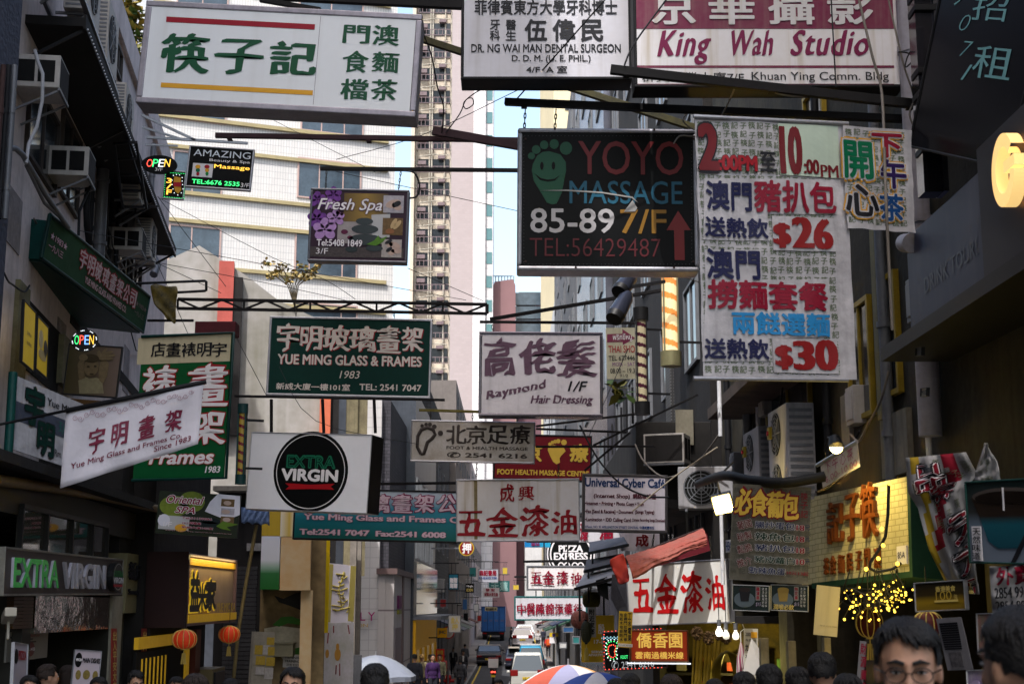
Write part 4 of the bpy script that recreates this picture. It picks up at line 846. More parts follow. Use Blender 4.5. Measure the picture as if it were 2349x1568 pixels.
pipe('bundle of black pipes beside the middle window air conditioner', [(205, 410, 19.6), (198, 470, 19.6), (200, 520, 19.7), (205, 560, 19.9)], .05, mBlackSteel)
pipe('black flexible duct hanging beside the two slim pipes', [(208, 425, 19.5), (182, 485, 19.3), (180, 540, 19.3)], .02, mBlackSteel)
pipe('wrapped pipe end at the far corner of the plaster wall', [(352, 590, 30), (360, 610, 30), (352, 630, 29.8)], .09, mGreySteel)
# slanted green cloth banner
S = Sign('cloth_banner', 'long green cloth banner with pink edged white characters, slanting along the left wall', (114.5, 491.5), (343, 680), (96, 592), 18.0, 22.2, depth=.02, fw=0, face=C('sage green cloth', (.035, .10, .045), .75, var=.35, sc=2, streak=.3, bump=.4, bsc=4))
kR2 = C('pinkish white letters', (.60, .50, .50))
W_, H_ = S.w, S.h
def bt(t, fx0, fz0, fx1, fz1, m=kR2, **k): return put_text(S.root, t, W_*fx0, H_*fz0, W_*fx1, H_*fz1, m, **k)
for i, t in enumerate('宇明玻璃畫架公司'): bt(t, .285+.073*i, .40, .285+.073*i+.06, .84, off=.02, wob=.03, out=(kRed, .05), y=-.012)
bt('YUE MING GLASS AND FRAMES CO.', .36, .15, .78, .30, off=.015, out=(kRed, .03), y=-.012); bt('★1983★', .03, .52, .17, .68, kPink, out=(kRed, .03), y=-.012); bt('一九八三', .03, .28, .15, .44, kPink, out=(kRed, .03), y=-.012); bt('★1983★', .865, .52, .985, .66, C('faded pink letters', (.30, .2, .2)), y=-.012); bt('一九八三', .865, .28, .97, .42, _mats['faded pink letters'], y=-.012)
m = MB(); m.tube([(0, 0, H_), (W_, 0, H_)], .022, 8).tube([(0, 0, 0), (W_, 0, 0)], .022, 8).tube([(0, 0, 0), (0, 0, H_)], .03, 8).tube([(W_, 0, 0), (W_, 0, H_)], .02, 8); m.ob('pipe_frame', C('dark green pipe', (.005, .04, .035), .4), S.root)
# shop awning box behind it
m = MB().box(.15, W_, .05, 1.0, -.02, .02).box(.1, .14, .05, .9, 0, H_*.9); m.ob('awning_box', C('green painted metal', (.004, .07, .06), .5, var=.4, sc=4), S.root)
# furled dark flag
a = P(345, 650, 20.4); r_ = lambda u, v, d=20.4: P(u, v, d)-a; m = MB()
rows = [[(342, 652), (362, 650), (385, 660), (408, 652)], [(348, 672), (366, 672), (386, 680), (407, 672)], [(352, 700), (370, 700), (388, 706), (404, 694)], [(372, 716), (382, 722), (394, 724), (402, 722)], [(384, 732), (386, 734), (398, 740), (404, 745)]]
vs = [r_(u, v, 20.4+(.12 if (i+j) % 2 else -.05)) for j, row in enumerate(rows) for i, (u, v) in enumerate(row)]
m.add(vs, [(4*j+i, 4*j+i+4, 4*j+i+5, 4*j+i+1) for j in range(4) for i in range(3)], True)
o = m.ob('furled_flag', M('black gold cloth', (.015, .014, .01), .5, var=.5, sc=8, grime=(.25, .18, .03))); o.location = a; tag(o, 'crumpled black and gold flag hanging from the looped pipe frame', 'flag')
sm = o.modifiers.new('s', 'SUBSURF'); sm.levels = sm.render_levels = 2; so_ = o.modifiers.new('t', 'SOLIDIFY'); so_.thickness = .008
# tall green vertical banner
S = Sign('cloth_banner', 'tall green vertical banner with big white red edged characters and a cream heading', (327, 776), (531, 767), (300, 1098), 18.6, 18.2, depth=.03, fw=0, face=C('bright green vinyl', (.004, .11, .032), .4, var=.2, sc=2))
S.rect(318, 775, 527, 828, C('cream vinyl', (.50, .44, .30), streak=.2), 'heading_panel')
for i, t in enumerate('店畫裱明宇'): S.text(t, 349+i*35, 787, 379+i*35, 817, kBlack, off=.02, wob=.02, y=-.012)
for t, b in (('裱', (332, 842, 402, 915)), ('畫', (437, 838, 518, 928)), ('架', (437, 942, 512, 1018))): S.text(t, *b, kWhite, off=.022, wob=.025, out=(kRed, .022), y=-.012)
S.text('Frames', 345, 1034, 493, 1062, kWhite, off=.03, shear=.2, out=(kRed, .04), y=-.012); S.text('1983', 472, 1069, 506, 1083, kWhite, shear=.15, off=.02, y=-.012)
m = MB(); h_ = S.h; w_ = S.w; m.tube([(0, -.02, h_+.02), (w_+.04, -.02, h_+.02), (w_+.05, -.02, 0), (0, -.02, -.02)], .022, 8); m.ob('pipe_frame', _mats['dark green pipe'], S.root)
# white flag on a slanted pole
def cloth_sign(name, label, TL, TR, BR, BL, d, d2, mat, amp=.03, nx=24, nz=12, fx=3., cat='flag'):
    """a cloth with gentle folds between four corners"""
    A, B, Cc, D_ = P(*TL, d), P(*TR, d2), P(*BR, d2), P(*BL, d); o0 = D_.copy(); m = MB()
    nrm = (B-A).cross(A-D_).normalized()
    def pt(s, t): 
        p = (A.lerp(B, s)).lerp(D_.lerp(Cc, s), t); return p-o0+nrm*(amp*(sin(fx*6.28*s+2*t)*.5*(.3+t)+.4*sin(5*t+9*s)+.25*sin(17*s-8*t)*t))
    m.add([pt(i/nx, j/nz) for j in range(nz+1) for i in range(nx+1)], [(j*(nx+1)+i, (j+1)*(nx+1)+i, (j+1)*(nx+1)+i+1, j*(nx+1)+i+1) for j in range(nz) for i in range(nx)], True)
    r = thing(name, label, cat, o0); m.ob('cloth', mat, r).modifiers.new('t', 'SOLIDIFY').thickness = .006
    def drape(t, s0, t0, s1, t1, mt, off=0., lift=.012, rot=0, **k):    # lettering laid on the folds
        tmp = put_text(None, t, 0, 0, 1, 1, mt, off=off, y=0, **k); me = tmp.data
        for v in me.vertices:
            s_, q = s0+(s1-s0)*v.co.x, t1+(t0-t1)*v.co.z; v.co = pt(s_, q)+nrm*(lift-v.co.y)
        tmp.parent = r; return tmp
    return r, pt, drape, nrm
fl, fp, fd, fn = cloth_sign('flag', 'white cloth flag with plum brush characters hanging from a slanted pole', (152, 939), (467, 880), (454, 1018), (138, 1119), 13.6, 13.9, M('white flag cloth', (.58, .55, .60), .85, var=.12, sc=2, bump=.5, bsc=7), .035)
fm = C('plum brush print', (.21, .02, .055))
for t, s0, s1 in (('宇', .185, .29), ('明', .345, .455), ('畫', .545, .655), ('架', .74, .855)): fd(t, s0, .33, s1, .66, fm, off=.03, wob=.03)
fd('Yue Ming Glass and Frames Co.', .065, .72, .87, .80+.02, fm, off=.01); fd('Since 1983', .67, .82, .94, .905, fm, off=.01)
orn = MB()
for k in range(22):
    s0 = .07+k*.04; orn.tube([fp(s0+.022*cos(q*.7)*(1-q/14), .13+.035*sin(k*1.7)+.045*sin(q*.7)*(1-q/14))+fn*.012 for q in range(12)], .0022, 4, False)
orn.ob('scroll_ornament', C('faded rose print', (.36, .17, .22)), fl)
a = P(-20, 977, 13.4); b = P(468, 876, 13.9); m = MB().tube([(0, 0, 0), (b-a)*.34, (b-a)*.341, (b-a)*1.01], [.013, .015, .024, .024], 10)
o = m.ob('flag_pole', mBlackSteel); o.location = a; tag(o, 'slanted dark pole carrying the white cloth flag', 'pole')
S = Sign('cloth_banner', 'white cloth banner with a grey blue band and outlined black characters behind the flag', (30, 858), (215, 937), (27, 1029), 15.2, 17.0, depth=.02, fw=0, face=mCloth)
W_, H_ = S.w, S.h
MB().box(0, W_, -.004, 0, H_*.40, H_*.66).ob('band', C('grey blue print', (.07, .085, .13)), S.root)
for t, b in (('宇', (.15, .42, .36, .93)), ('明', (.31, .06, .5, .50))): bt(t, *b, kBoardG, off=.03, out=(kBlack, .035), y=-.012)
bt('Yue Ming Glass', .40, .74, .98, .88, kBlack, xb=.02, y=-.008); bt('玻璃', .55, .44, .86, .62, C('teal outline print', (.03, .16, .14)), y=-.008); bt('Rm 101, 1/F', .52, .08, .82, .2, kBlack, y=-.008)
m = MB().tube([(0, 0, -.05), (0, 0, H_+.02)], .05, 8); m.ob('side_pole', _mats['green painted metal'], S.root)

# cables and patches on the plaster wall and the corner building
rnd = random.Random(41)
for k in range(8):
    x, z = 1+k*2.0, 5.2+rnd.uniform(0, 5.5); pts = [LF.w(x+q*.5, -.06-.04*(q % 2), z-.25*sin(q*pi/4)+rnd.uniform(-.08, .08)) for q in range(5)]
    cable('cable', 'loose sagging cable clipped on the plaster wall', pts, .013, (mWire, mWireG)[k % 2], 'cable', 'loose cables on the plaster wall')
for k, (x, z, w_, h_) in enumerate(((1.6, 7.6, .9, .7), (5.4, 6.3, .7, 1.1), (8.8, 8.8, 1.1, .6), (12.6, 7.4, .8, .9))):
    MB().box(x, x+w_, -.012, 0, z, z+h_).ob('render_patch', M('patched render', (.30, .27, .27), .9, var=.6, sc=4, bump=.5, bsc=12), LB)
for k in range(3): wall_pipe(('rusty', 'black', 'grey')[k]+' thin pipe on the blue grey corner building', Fr((-5.42, -.4, -1.5), (0, 1, 0)), (8, 20, 34)[k], 150, 520, .03, (mRust, mBlackSteel, mGreySteel)[k])
# ---------------------------------------------------------------- right side of the street
RWa, RWb = (3.55, 24.0), (4.15, 7.0)           # far and near end of the dark wall
RF_ = Fr((RWa[0], RWa[1], -1.3), (RWb[0]-RWa[0], RWb[1]-RWa[1], 0)); RWw = math.hypot(RWb[0]-RWa[0], RWb[1]-RWa[1])
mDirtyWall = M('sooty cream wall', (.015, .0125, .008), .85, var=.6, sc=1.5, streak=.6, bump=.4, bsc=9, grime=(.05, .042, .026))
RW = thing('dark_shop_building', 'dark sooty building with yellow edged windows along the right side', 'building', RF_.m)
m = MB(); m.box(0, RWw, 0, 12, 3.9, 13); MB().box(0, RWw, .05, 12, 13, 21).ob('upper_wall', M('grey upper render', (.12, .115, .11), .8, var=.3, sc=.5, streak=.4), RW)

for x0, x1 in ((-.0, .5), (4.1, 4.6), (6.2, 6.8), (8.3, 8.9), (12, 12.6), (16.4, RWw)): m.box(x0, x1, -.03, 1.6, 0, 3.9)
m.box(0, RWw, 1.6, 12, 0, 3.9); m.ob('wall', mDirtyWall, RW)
mYelFrame = M('yellow window frame', (.30, .20, .015), .5, var=.4, sc=5)
for u0, v0, u1, v1 in ((1951, 700, 2008, 952), (1764, 880, 1868, 1088), (2020, 640, 2070, 900), (1845, 560, 1925, 840), (1700, 300, 1740, 560), (1850, 200, 1900, 420)):
    window_px(RF_, RW, u0, v0, u1, v1, mYelFrame, mGlass, (0,), f=.055)
lrect(RF_, RW, 2030, 960, 2098, 1080, M('pale peeling panel', (.22, .2, .16), .8, var=.6, sc=3, streak=.6), 'wall_panel', -.06)
lrect(RF_, RW, 2010, 450, 2045, 960, M('dull yellow conduit board', (.16, .14, .07), .7, var=.4, sc=3), 'wall_panel', -.1)
lrect(RF_, RW, 1936, 910, 1960, 1035, _mats['pale peeling panel'], 'wall_panel', -.05)
# projecting ledge/slab above the hardware stall
a = P(1612, 1005, 22.5); b = P(1770, 875, 17)
o = MB().box(-.15, .9, 0, (b-a).length, 0, .16).ob('canopy', M('rotten timber soffit', (.10, .075, .06), .85, var=.7, sc=3, streak=.4)); o.location = (a.x-.1, 17, a.z); o.location = (3.2, 16.5, 4.6); tag(o, 'rotting timber canopy slab over the hardware stall', 'canopy')
MB().box(0, .05, 0, 3, 0, .1) if 0 else None
# big pipe and chrome column
def vpipe(label, u, v0, v1, d, r, mat, caps=(), name='drain_pipe', n=16):
    a, b = P(u, v1, d), P(u, v0, d); b.x, b.y = a.x, a.y; m = MB().tube([(0, 0, 0), b-a], r, n)
    for v in caps: z_ = P(u, v, d).z-a.z; m.tube([(0, 0, z_-.035), (0, 0, z_+.035)], r*1.12, n)
    o = m.ob(name, mat); o.location = a; return tag(o, label, 'pipe')
mPipeG = M('pale lilac pipe paint', (.34, .33, .38), .5, var=.35, sc=3, streak=.4, grime=(.1, .08, .07))
vpipe('big pale lilac drain pipe behind the studio lightbox on the right', 2134, -40, 1000, 12.9, .105, mPipeG, (115, 335, 505, 690))
a = P(2082, 566, 12.5); o = MB().tube([(0, -.14, 0), (0, .1, .06)], [.09, .085], 18).ob('capped_pipe', mPipeG); o.location = a; tag(o, 'round pale capped pipe end below the small cloth banner', 'pipe')
r = thing('chrome_column', 'narrow mirror polished column strip beside the black letting board', 'column', P(2150, 440, 11.6)); h_ = (P(2150, -60, 11.6)-P(2150, 440, 11.6)).z
mChrome = M('polished chrome', (.35, .33, .36), .12, .9, var=.3, sc=2, streak=.3)
MB().box(-.11, .04, 0, .2, 0, h_).ob('wide_strip', M('dark mirror', (.09, .085, .1), .1, .8, var=.3, sc=2), r); MB().box(.045, .09, -.03, .2, 0, h_).ob('narrow_strip', mChrome, r)
m = MB()
for zz in (.35, .62, .85, 1.05, 1.62, 1.75): m.box(-.12, .1, -.04, .18, zz, zz+.05)
m.ob('bands', mBlackSteel, r)
S = Sign('signboard', 'black glass letting board with pale teal characters and digits, top right', (2172, -90), (2420, -90), (2190, 362), 10.9, 9.7, depth=.2, fw=.02, face=M('black glass board', (.006, .006, .008), .2, var=.1), frame=mBlackP)
kTealL = C('pale teal letters', (.16, .36, .37))
for t, b in (('招', (2239, -17, 2305, 51)), ('租', (2241.6, 103, 2313, 187))): S.text(t, *b, kTealL, off=.0, wob=.008)
for t, b in (('9', (2192, -42, 2216, 17)), ('0', (2202, 32.5, 2226, 74)), ('7', (2204, 93, 2228, 134)), ('1', (2209, 146, 2226, 187.4))): S.text(t, *b, kTealL, shear=.25, off=-.02)
# blue brushed metal fascia with glowing G
FF = wallfr(2122, 12.6, 2262, 11.0, z0=0)
x1, z1 = FF.l(2122, 506); x2, z2 = FF.l(2129, 742); xe, _ = FF.l(2262, 391)
r = thing('shop_fascia', 'blue grey brushed metal fascia with engraved lettering and a glowing ring letter', 'shop sign', FF.m @ Matrix.Translation((0, 0, z2)))
H_ = z1-z2; mBlueM = M('blue brushed metal', (.026, .032, .066), .5, .3, var=.3, sc=1, streak=.5, grime=(.07, .065, .09))
MB().box(0, xe, 0, .5, 0, H_).ob('panel', mBlueM, r, .006)
MB().box(xe, xe+3.2, -.07, .5, -.1, H_+.12).ob('dark_panel', M('dark bronze panel', (.022, .020, .026), .5, .2, var=.2), r, .006)
mb_ = FF.l(2154, 655); 
put_text(r, 'DRINK TOUR!', xe*.22, H_*.30, xe*.86, H_*.46, M('engraved shadow metal', (.022, .026, .05), .4, .6), off=.0)
gw_ = MB(); gx_, gz_ = FF.l(2298, 443)[0]+.56, FF.l(2298, 443)[1]-z2
gw_.ring(gx_, gz_, .44, .29, -.16, 48, .0, 1.0)
vs = []; n = 48
for k in range(n+1):
    a = .55+(2*pi-.75)*k/n
    for rr in (.26, .165): vs += [(gx_+rr*.86*cos(a), -.19, gz_+rr*sin(a)), (gx_+rr*.86*cos(a), -.10, gz_+rr*sin(a))]
gw_ = MB().add(vs, [q for k in range(n) for q in ((4*k, 4*k+4, 4*k+6, 4*k+2), (4*k, 4*k+1, 4*k+5, 4*k+4), (4*k+2, 4*k+6, 4*k+7, 4*k+3))])
gw_.box(gx_+.02, gx_+.23, -.19, -.10, gz_-.03, gz_+.05)
gw_.ob('glowing_letter', M('warm lit letter', (1, .66, .24), .5, var=0, emit=.35), r)
m = MB().box(-.02, xe+3.2, -.28, .5, -.24, -.16).box(-.02, xe+3.2, -.28, -.25, -.16, -.12); m.ob('ledge', M('dusty ledge metal', (.014, .013, .013), .5, .4, var=.5, sc=4), r)
# ---- tiled corner sign with timber characters
mTileY = M('cream glazed tile', (.46, .42, .26), .22, var=.25, sc=1.5, streak=.35, tile=(.105, .052, .005, (.27, .245, .14), .12), spec=.5, grime=(.14, .12, .05))
S = Sign('tiled_signboard', 'cream tiled corner board with carved orange timber characters, right side', (1867, 1138), (2085, 1091), (1860, 1338), 13.6, 12.3, depth=.5, fw=.0, face=mTileY)
MB().box(-.02, S.w, -.03, .5, -.05, 0).ob('bottom_rail', C('green rail paint', (.012, .05, .03), .6, var=.4), S.root); MB().box(S.w, S.w+.04, -.03, .5, -.05, S.h).ob('side_rail', _mats['green rail paint'], S.root)
MB().box(-.25, 0, .02, .55, 0, S.h*.98).ob('return_face', mTileY, S.root)
mTim = M('orange carved timber', (.15, .04, .007), .5, var=.4, sc=6, streak=.3)
for t, b in (('記', (1903, 1154, 1938, 1242)), ('子', (1942, 1136, 1976, 1236)), ('筷', (1979, 1112, 2017, 1227))): S.text(t, *b, mTim, off=.012, y=-.045, thick=.04, wob=.012)
for t, b in zip('茶食麵民子門澳', ((1893, 1280, 1904, 1316), (1907, 1275, 1920, 1315), (1926, 1272, 1939, 1312.6), (1946, 1269, 1958, 1308.7), (1966, 1264, 1979, 1305), (1986.5, 1258, 1998, 1305), (2008, 1257, 2023, 1301))): S.text(t, *b, mTim, off=.008, y=-.03, thick=.026, wob=.012)
x0, z1 = S.F.l(2060, 1253); x1, z0 = S.F.l(2083, 1292); MB().box(x0, x1, -.02, 0, z0, z1).ob('number_plate', C('enamel white', (.5, .48, .52)), S.root); put_text(S.root, '85A', x0+.015, z0+.05, x1-.015, z1-.05, kNavy, y=-.024)
# flood lamp shining on it (the photo shows the glow on the tiles)
ll = bpy.data.lights.new('tile_lamp', 'SPOT'); ll.energy = 38; ll.color = (1, .74, .22); ll.spot_size = R(105); ll.spot_blend = .8; ll.shadow_soft_size = .06
r = thing('sign_lamp', 'small black lamp over the tiled sign throwing yellow light down', 'lamp', S.F.w(.95, -.42, S.h+.28))
MB().tube([(0, 0, 0), (0, .06, .09)], [.07, .05], 12).ob('shade', mBlackP, r); MB().tube([(0, .05, .08), (.0, .3, .12), (0, .5, .02)], .012, 6).ob('arm', mBlackSteel, r); MB().disc(0, 0, .06, .06, 0, 12, .001).ob('bulb', E('lamp yellow', (1, .8, .35), 4), r)
lo = bpy.data.objects.new('lamp_light', ll); COL.objects.link(lo); lo.parent = r; lo.location = (0, -.02, -.03)
aim = S.F.w(1.0, 0, S.h*.5)-S.F.w(.95, -.42, S.h+.28); lo.rotation_euler = aim.to_track_quat('-Z', 'Y').to_euler()
TS = S
# torn old banner above it
S = Sign('cloth_banner', 'faded crooked cloth banner with pink scrawled prices above the tiled sign', (1881, 1062), (1965, 1012), (1866, 1130), 13.2, 12.8, depth=.012, fw=0, face=M('faded pattern cloth', (.36, .31, .30), .85, var=.6, sc=9, grime=(.2, .2, .08)))
W_, H_ = S.w, S.h
for i, t in enumerate('下午心茶'): bt(t, .12+.2*i, .42, .28+.2*i, .9, C('faded pink scrawl', (.33, .1, .13)), off=.0, wob=.03)
bt('6.00-10.00', .1, .1, .95, .34, _mats['faded pink scrawl'], wob=.02)
MB().tube([(-.05, 0, H_), (W_, 0, H_)], .018, 8).ob('rod', mAlu, S.root)
# bread menu banner
S = Sign('cloth_banner', 'grey menu banner listing filled buns with prices, hung beside the tiled sign', (1681, 1108), (1860, 1117), (1678, 1328), 13.2, 13.0, depth=.015, fw=0, face=M('mottled grey vinyl', (.13, .125, .11), .7, var=.6, sc=9, bump=.4, bsc=8, grime=(.07, .065, .055)))
pattern(S, 1683, 1112, 1857, 1325, 17, C('dull print', (.10, .10, .085)))
kPW = C('pale halo print', (.56, .55, .58))
for t, a, b in (('必', 1688, 1722), ('食', 1724, 1758), ('葡', 1760, 1794), ('包', 1796, 1829)): S.text(t, a, 1119+(a-1688)*.1, b, 1180+(a-1688)*.1, kYel, off=.05, wob=.02, out=(C('halo red', (.22, .01, .02)), .05), y=-.012)
kBl2, kGr2 = C('deep blue print', (.02, .035, .12)), C('deep green print', (.015, .05, .04))
for t, v0, v1, c, u0, u1 in (('腸炒蛋包', 1194, 1216, kBl2, 1732, 1822), ('辣魚包', 1219, 1243, kGr2, 1732, 1822), ('豬扒包', 1246, 1268, kBl2, 1732, 1822), ('豬皮蘿白', 1273, 1295, kGr2, 1731, 1822), ('勁辣魚蛋', 1298, 1319, kBl2, 1718, 1801)): S.text(t, u0, v0, u1, v1, c, off=.02, out=(kPW, .04), y=-.012)
for v, t in ((1203, '18'), (1229, '18'), (1255, '18'), (1281, '10')): S.text(t, 1827, v, 1844, v+14, C('price maroon', (.24, .012, .03)), xb=.04, out=(kPW, .03), y=-.012); S.text('元', 1846, v, 1857, v+13, kBl2, y=-.012)
S.text('10元13起', 1805, 1308, 1854, 1320, _mats['price maroon'], xb=.02, y=-.012)
for t, v in (('葡國', 1217), ('秘製', 1244), ('鬆脆', 1272), ('推介', 1303)): S.text(t, 1694, v-21, 1727, v, C('brown maroon print', (.17, .05, .05)), off=.02, rot=.3, out=(kPW, .03), y=-.012)
S.col('筷子記', 1836, 1128, 1852, 1188, _mats['price maroon'], off=.01, y=-.012)
ripple(S, .009, 4.)
for k, (a, b) in enumerate(((1679, 1765), (1767, 1854))):
    T = Sign('drink_poster', ('dark drink poster with a black cup hanging under the menu banner', 'drink poster with a pale cup hanging under the menu banner')[k], (a, 1339), (b, 1342), (a, 1399), 13.15, 13.05, depth=.02, fw=.008, face=C('dark teal poster', (.02, .035, .035), .3, var=.5, sc=8), frame=mAlu, cat='poster')
    T.blobs([(a+28, 1374, 24, 18)], C('saucer blue', (.12, .16, .2)), 'print', -.002); T.poly([(a+16, 1351), (a+42, 1351), (a+38, 1378), (a+20, 1378)], (kBlack, C('tea yellow', (.35, .24, .06)))[k], 'print', -.006); T.blobs([(a+29, 1351, 13, 5)], (C('black tea', (.03, .02, .02)), _mats['tea yellow'])[k], 'print', -.01)
    T.rect(a+54, 1344, a+64, 1376, C('label grey', (.25, .27, .27)), 'label', -.002); T.col(('羅漢果', '無花果')[k], a+55, 1345, a+63, 1375, kCrim, off=.02, y=-.009)
    for q in range(2): T.col('清涼解渴好味', a+68+q*7, 1346, a+73+q*7, 1392, kPW, y=-.006)
    T.text('$15', a+54, 1380, a+66, 1390, C('lilac price', (.35, .3, .45)), shear=.2); T.text('潤喉必飲', a+6, 1384, a+54, 1398, kGold, off=.02, shear=.1) if k else None
# barber poles
def barber(label, u, v0, v1, d, r, c1, c2, cap, glow=0, n=8, turns=4.5, wmid=None):
    a, b = P(u, v1, d), P(u, v0, d); h_ = b.z-a.z; t = thing('barber_pole', label, 'barber pole', a)
    mA = M(c1[0], c1[1], .35, var=.1, emit=glow); mB_ = M(c2[0], c2[1], .35, var=.1, emit=glow)
    z0_, z1_ = h_*.12, h_*.88; m = MB(); N, Kk = 24, 90
    vs = [(r*.8*cos(2*pi*i/N), r*.8*sin(2*pi*i/N), z0_+(z1_-z0_)*j/Kk) for j in range(Kk+1) for i in range(N)]
    for j in range(Kk):
        for i in range(N):
            m.cur = 1 if ((j/Kk*turns+i/N) % 1) < .36 else 0; m.add([], []) 
            m.f.append([j*N+i, j*N+(i+1) % N, (j+1)*N+(i+1) % N, (j+1)*N+i]); m.mi.append(m.cur); m.sm.append(True)
    m.v = [tuple(v) for v in vs]; m.ob('striped_cylinder', [mA, mB_], t)
    g = MB(); 
    for lo_, hi in ((0, z0_), (z1_, h_)): g.tube([(0, 0, lo_), (0, 0, hi)], r*1.08, n)
    g.ob('caps', cap, t); g = MB()
    for i in range(4): a_ = pi/4+i*pi/2; g.bar((r*cos(a_), r*sin(a_), z0_), (r*cos(a_), r*sin(a_), z1_), .02)
    g.ob('frame', cap, t); MB().bar((0, 0, h_*.2), (r*4, .1, h_*.2), .03).bar((0, 0, h_*.8), (r*4, .1, h_*.8), .03).ob('bracket', mBlackSteel, t); return t
barber('glowing barber pole with orange and cream stripes in a glass case', 1539, 560, 840, 19.2, .135, ('sun glow cream stripe', (.75, .60, .33)), ('sun glow orange stripe', (.65, .22, .05)), M('brass grey cap', (.26, .24, .13), .4, .4, var=.3), .28, 8, 6)  # sunlight on this pole is put in as emission on its stripes
barber('barber pole with dark maroon and cream stripes and black ends', 1473, 706, 951, 20.6, .105, ('cream stripe', (.50, .44, .28)), ('maroon stripe', (.06, .012, .025)), mBlackP, 0, 16, 8)
barber('barber pole with yellow and red stripes beside the green vertical banner', 551, 926, 1110, 18.4, .065, ('ochre stripe', (.35, .24, .04)), ('red stripe', (.14, .012, .02)), C('dark teal cap', (.01, .05, .05)), 0, 12, 7)
# thai shop banner
S = Sign('cloth_banner', 'small cream shop banner with a magenta arrow and opening hours', (1389, 752), (1462, 751), (1391, 869), 23, depth=.015, fw=0, face=C('pale yellow cloth', (.46, .44, .32), .8, streak=.3))
S.poly([(1392, 766), (1427, 765), (1427, 754), (1456, 775), (1428, 791), (1428, 784), (1392, 785)], kMag, 'arrow')
S.text('พริกขี้หนู', 1405, 765, 1449, 783, kWhite, y=-.009, off=.01); S.text('THAI SHOP', 1395, 793, 1463, 808, kRed, off=.01); S.text('TEL 67744669', 1395, 816, 1468, 826, kBlack, off=.01); S.text('MON – SAT', 1404, 831, 1456, 839, C('violet letters', (.22, .06, .26))); S.text('08.00 – 19.30', 1399, 845, 1462, 855, kBlack, off=.01); S.text('91/2', 1421, 858, 1440, 865, kBlack)
# spotlights, air conditioners and boxes on the right wall
for k, (u0, v0, u1, v1, d) in enumerate(((1452, 628, 1425, 664, 18.5), (1442, 672, 1413, 722, 18.2))):
    a, b = P(u0, v0, d), P(u1, v1, d-.2); r = thing('spotlight', ('upper black barrel spotlight pointing down beside the barber pole', 'lower black barrel spotlight pointing down beside the barber pole')[k], 'spotlight', a)
    MB().tube([(0, 0, 0), (b-a)*.25, (b-a)], [.05, .1, .12], 14).ob('barrel', M('blue black barrel', (.03, .033, .05), .3, .3, var=.3), r); MB().tube([b-a, (b-a)*1.2], [.125, .11], 14).ob('rim', mBlackP, r)
    MB().bar((0, .1, .1), (.5, .2, .2), .04).ob('bracket', mBlackSteel, r)
rzR = math.atan2(RF_.X.y, RF_.X.x)
GB = 'big twin air conditioners on the right wall'
for k, (u, v, d, hh_) in enumerate(((1665, 1190, 19.6, 1.22), (1712, 1172, 17.6, 1.28))):
    p = P(u, v, d); r = condenser(('tall grey air conditioner with a red isolator switch, nearer the barber pole', 'tall grey air conditioner with a red isolator switch, nearer the yellow framed window')[k], (3.3, d, p.z), rzR, 1.05, hh_, .34, 2, GB, M('dirty grey casing', (.30, .29, .30), .5, var=.35, sc=3, streak=.5))
    MB().box(-.36, -.24, -.05, -.01, hh_*.72, hh_*.84).ob('switch_box', C('isolator yellow', (.4, .3, .03)), r); MB().disc(-.3, hh_*.78, .03, .03, -.05, 12, .02).ob('switch', kRed, r)
p = P(1572, 1166, 21); r = condenser('lone grey air conditioner behind the internet cafe board', (p.x+.3, 21, p.z), R(-8), .8, .62, .35, 1, 'outdoor air conditioning units', M('dirty grey casing', (.30, .29, .30)))
p = P(1480, 960, 24); r = window_ac('dark window air conditioner above the internet cafe board', (p.x+.3, 24, p.z-.75), R(-20), .7, .5, .5)
vpipe('white conduit running down past the tall air conditioners', 1652, 870, 1000, 19.9, .03, mWhiteP, (930,), 'conduit', 8); vpipe('white conduit down the corner of the sunlit hardware board', 1658, 1180, 1340, 19.2, .026, mWhiteP, (1300,), 'conduit', 8)
o = lrect(RF_, RW, 1573, 640, 1594, 1010, M('perforated grey panel', (.16, .155, .16), .5, .4, var=.4, sc=40, tile=(.06, .06, .02, (.03, .03, .03), .1, 0)), 'mesh_panel', -.45, -.38)
# flood lamp
r = thing('flood_lamp', 'lit rectangular flood lamp with yellow glow beside the menu banner', 'lamp', P(1657, 1156, 17.5)); r.rotation_euler = (R(18), R(-12), R(-14))
MB().box(-.125, .125, .0, .12, -.125, .125).ob('housing', mBlackP, r, .01); MB().box(-.105, .105, -.004, 0, -.105, .105).ob('glass', M('flood lamp glass', (1, .72, .25), .4, var=.3, sc=30, emit=2.2, grime=(.6, .35, .06)), r); MB().tube([(0, .06, .12), (0, .1, .3), (.25, .2, .45)], .015, 6).ob('arm', mBlackSteel, r)
ll = bpy.data.lights.new('flood', 'AREA'); ll.energy = 35; ll.size = .2; ll.color = (1, .74, .24); lo = bpy.data.objects.new('lamp_light', ll); COL.objects.link(lo); lo.parent = r; lo.location = (0, -.03, 0); lo.rotation_euler = (R(90), 0, 0)
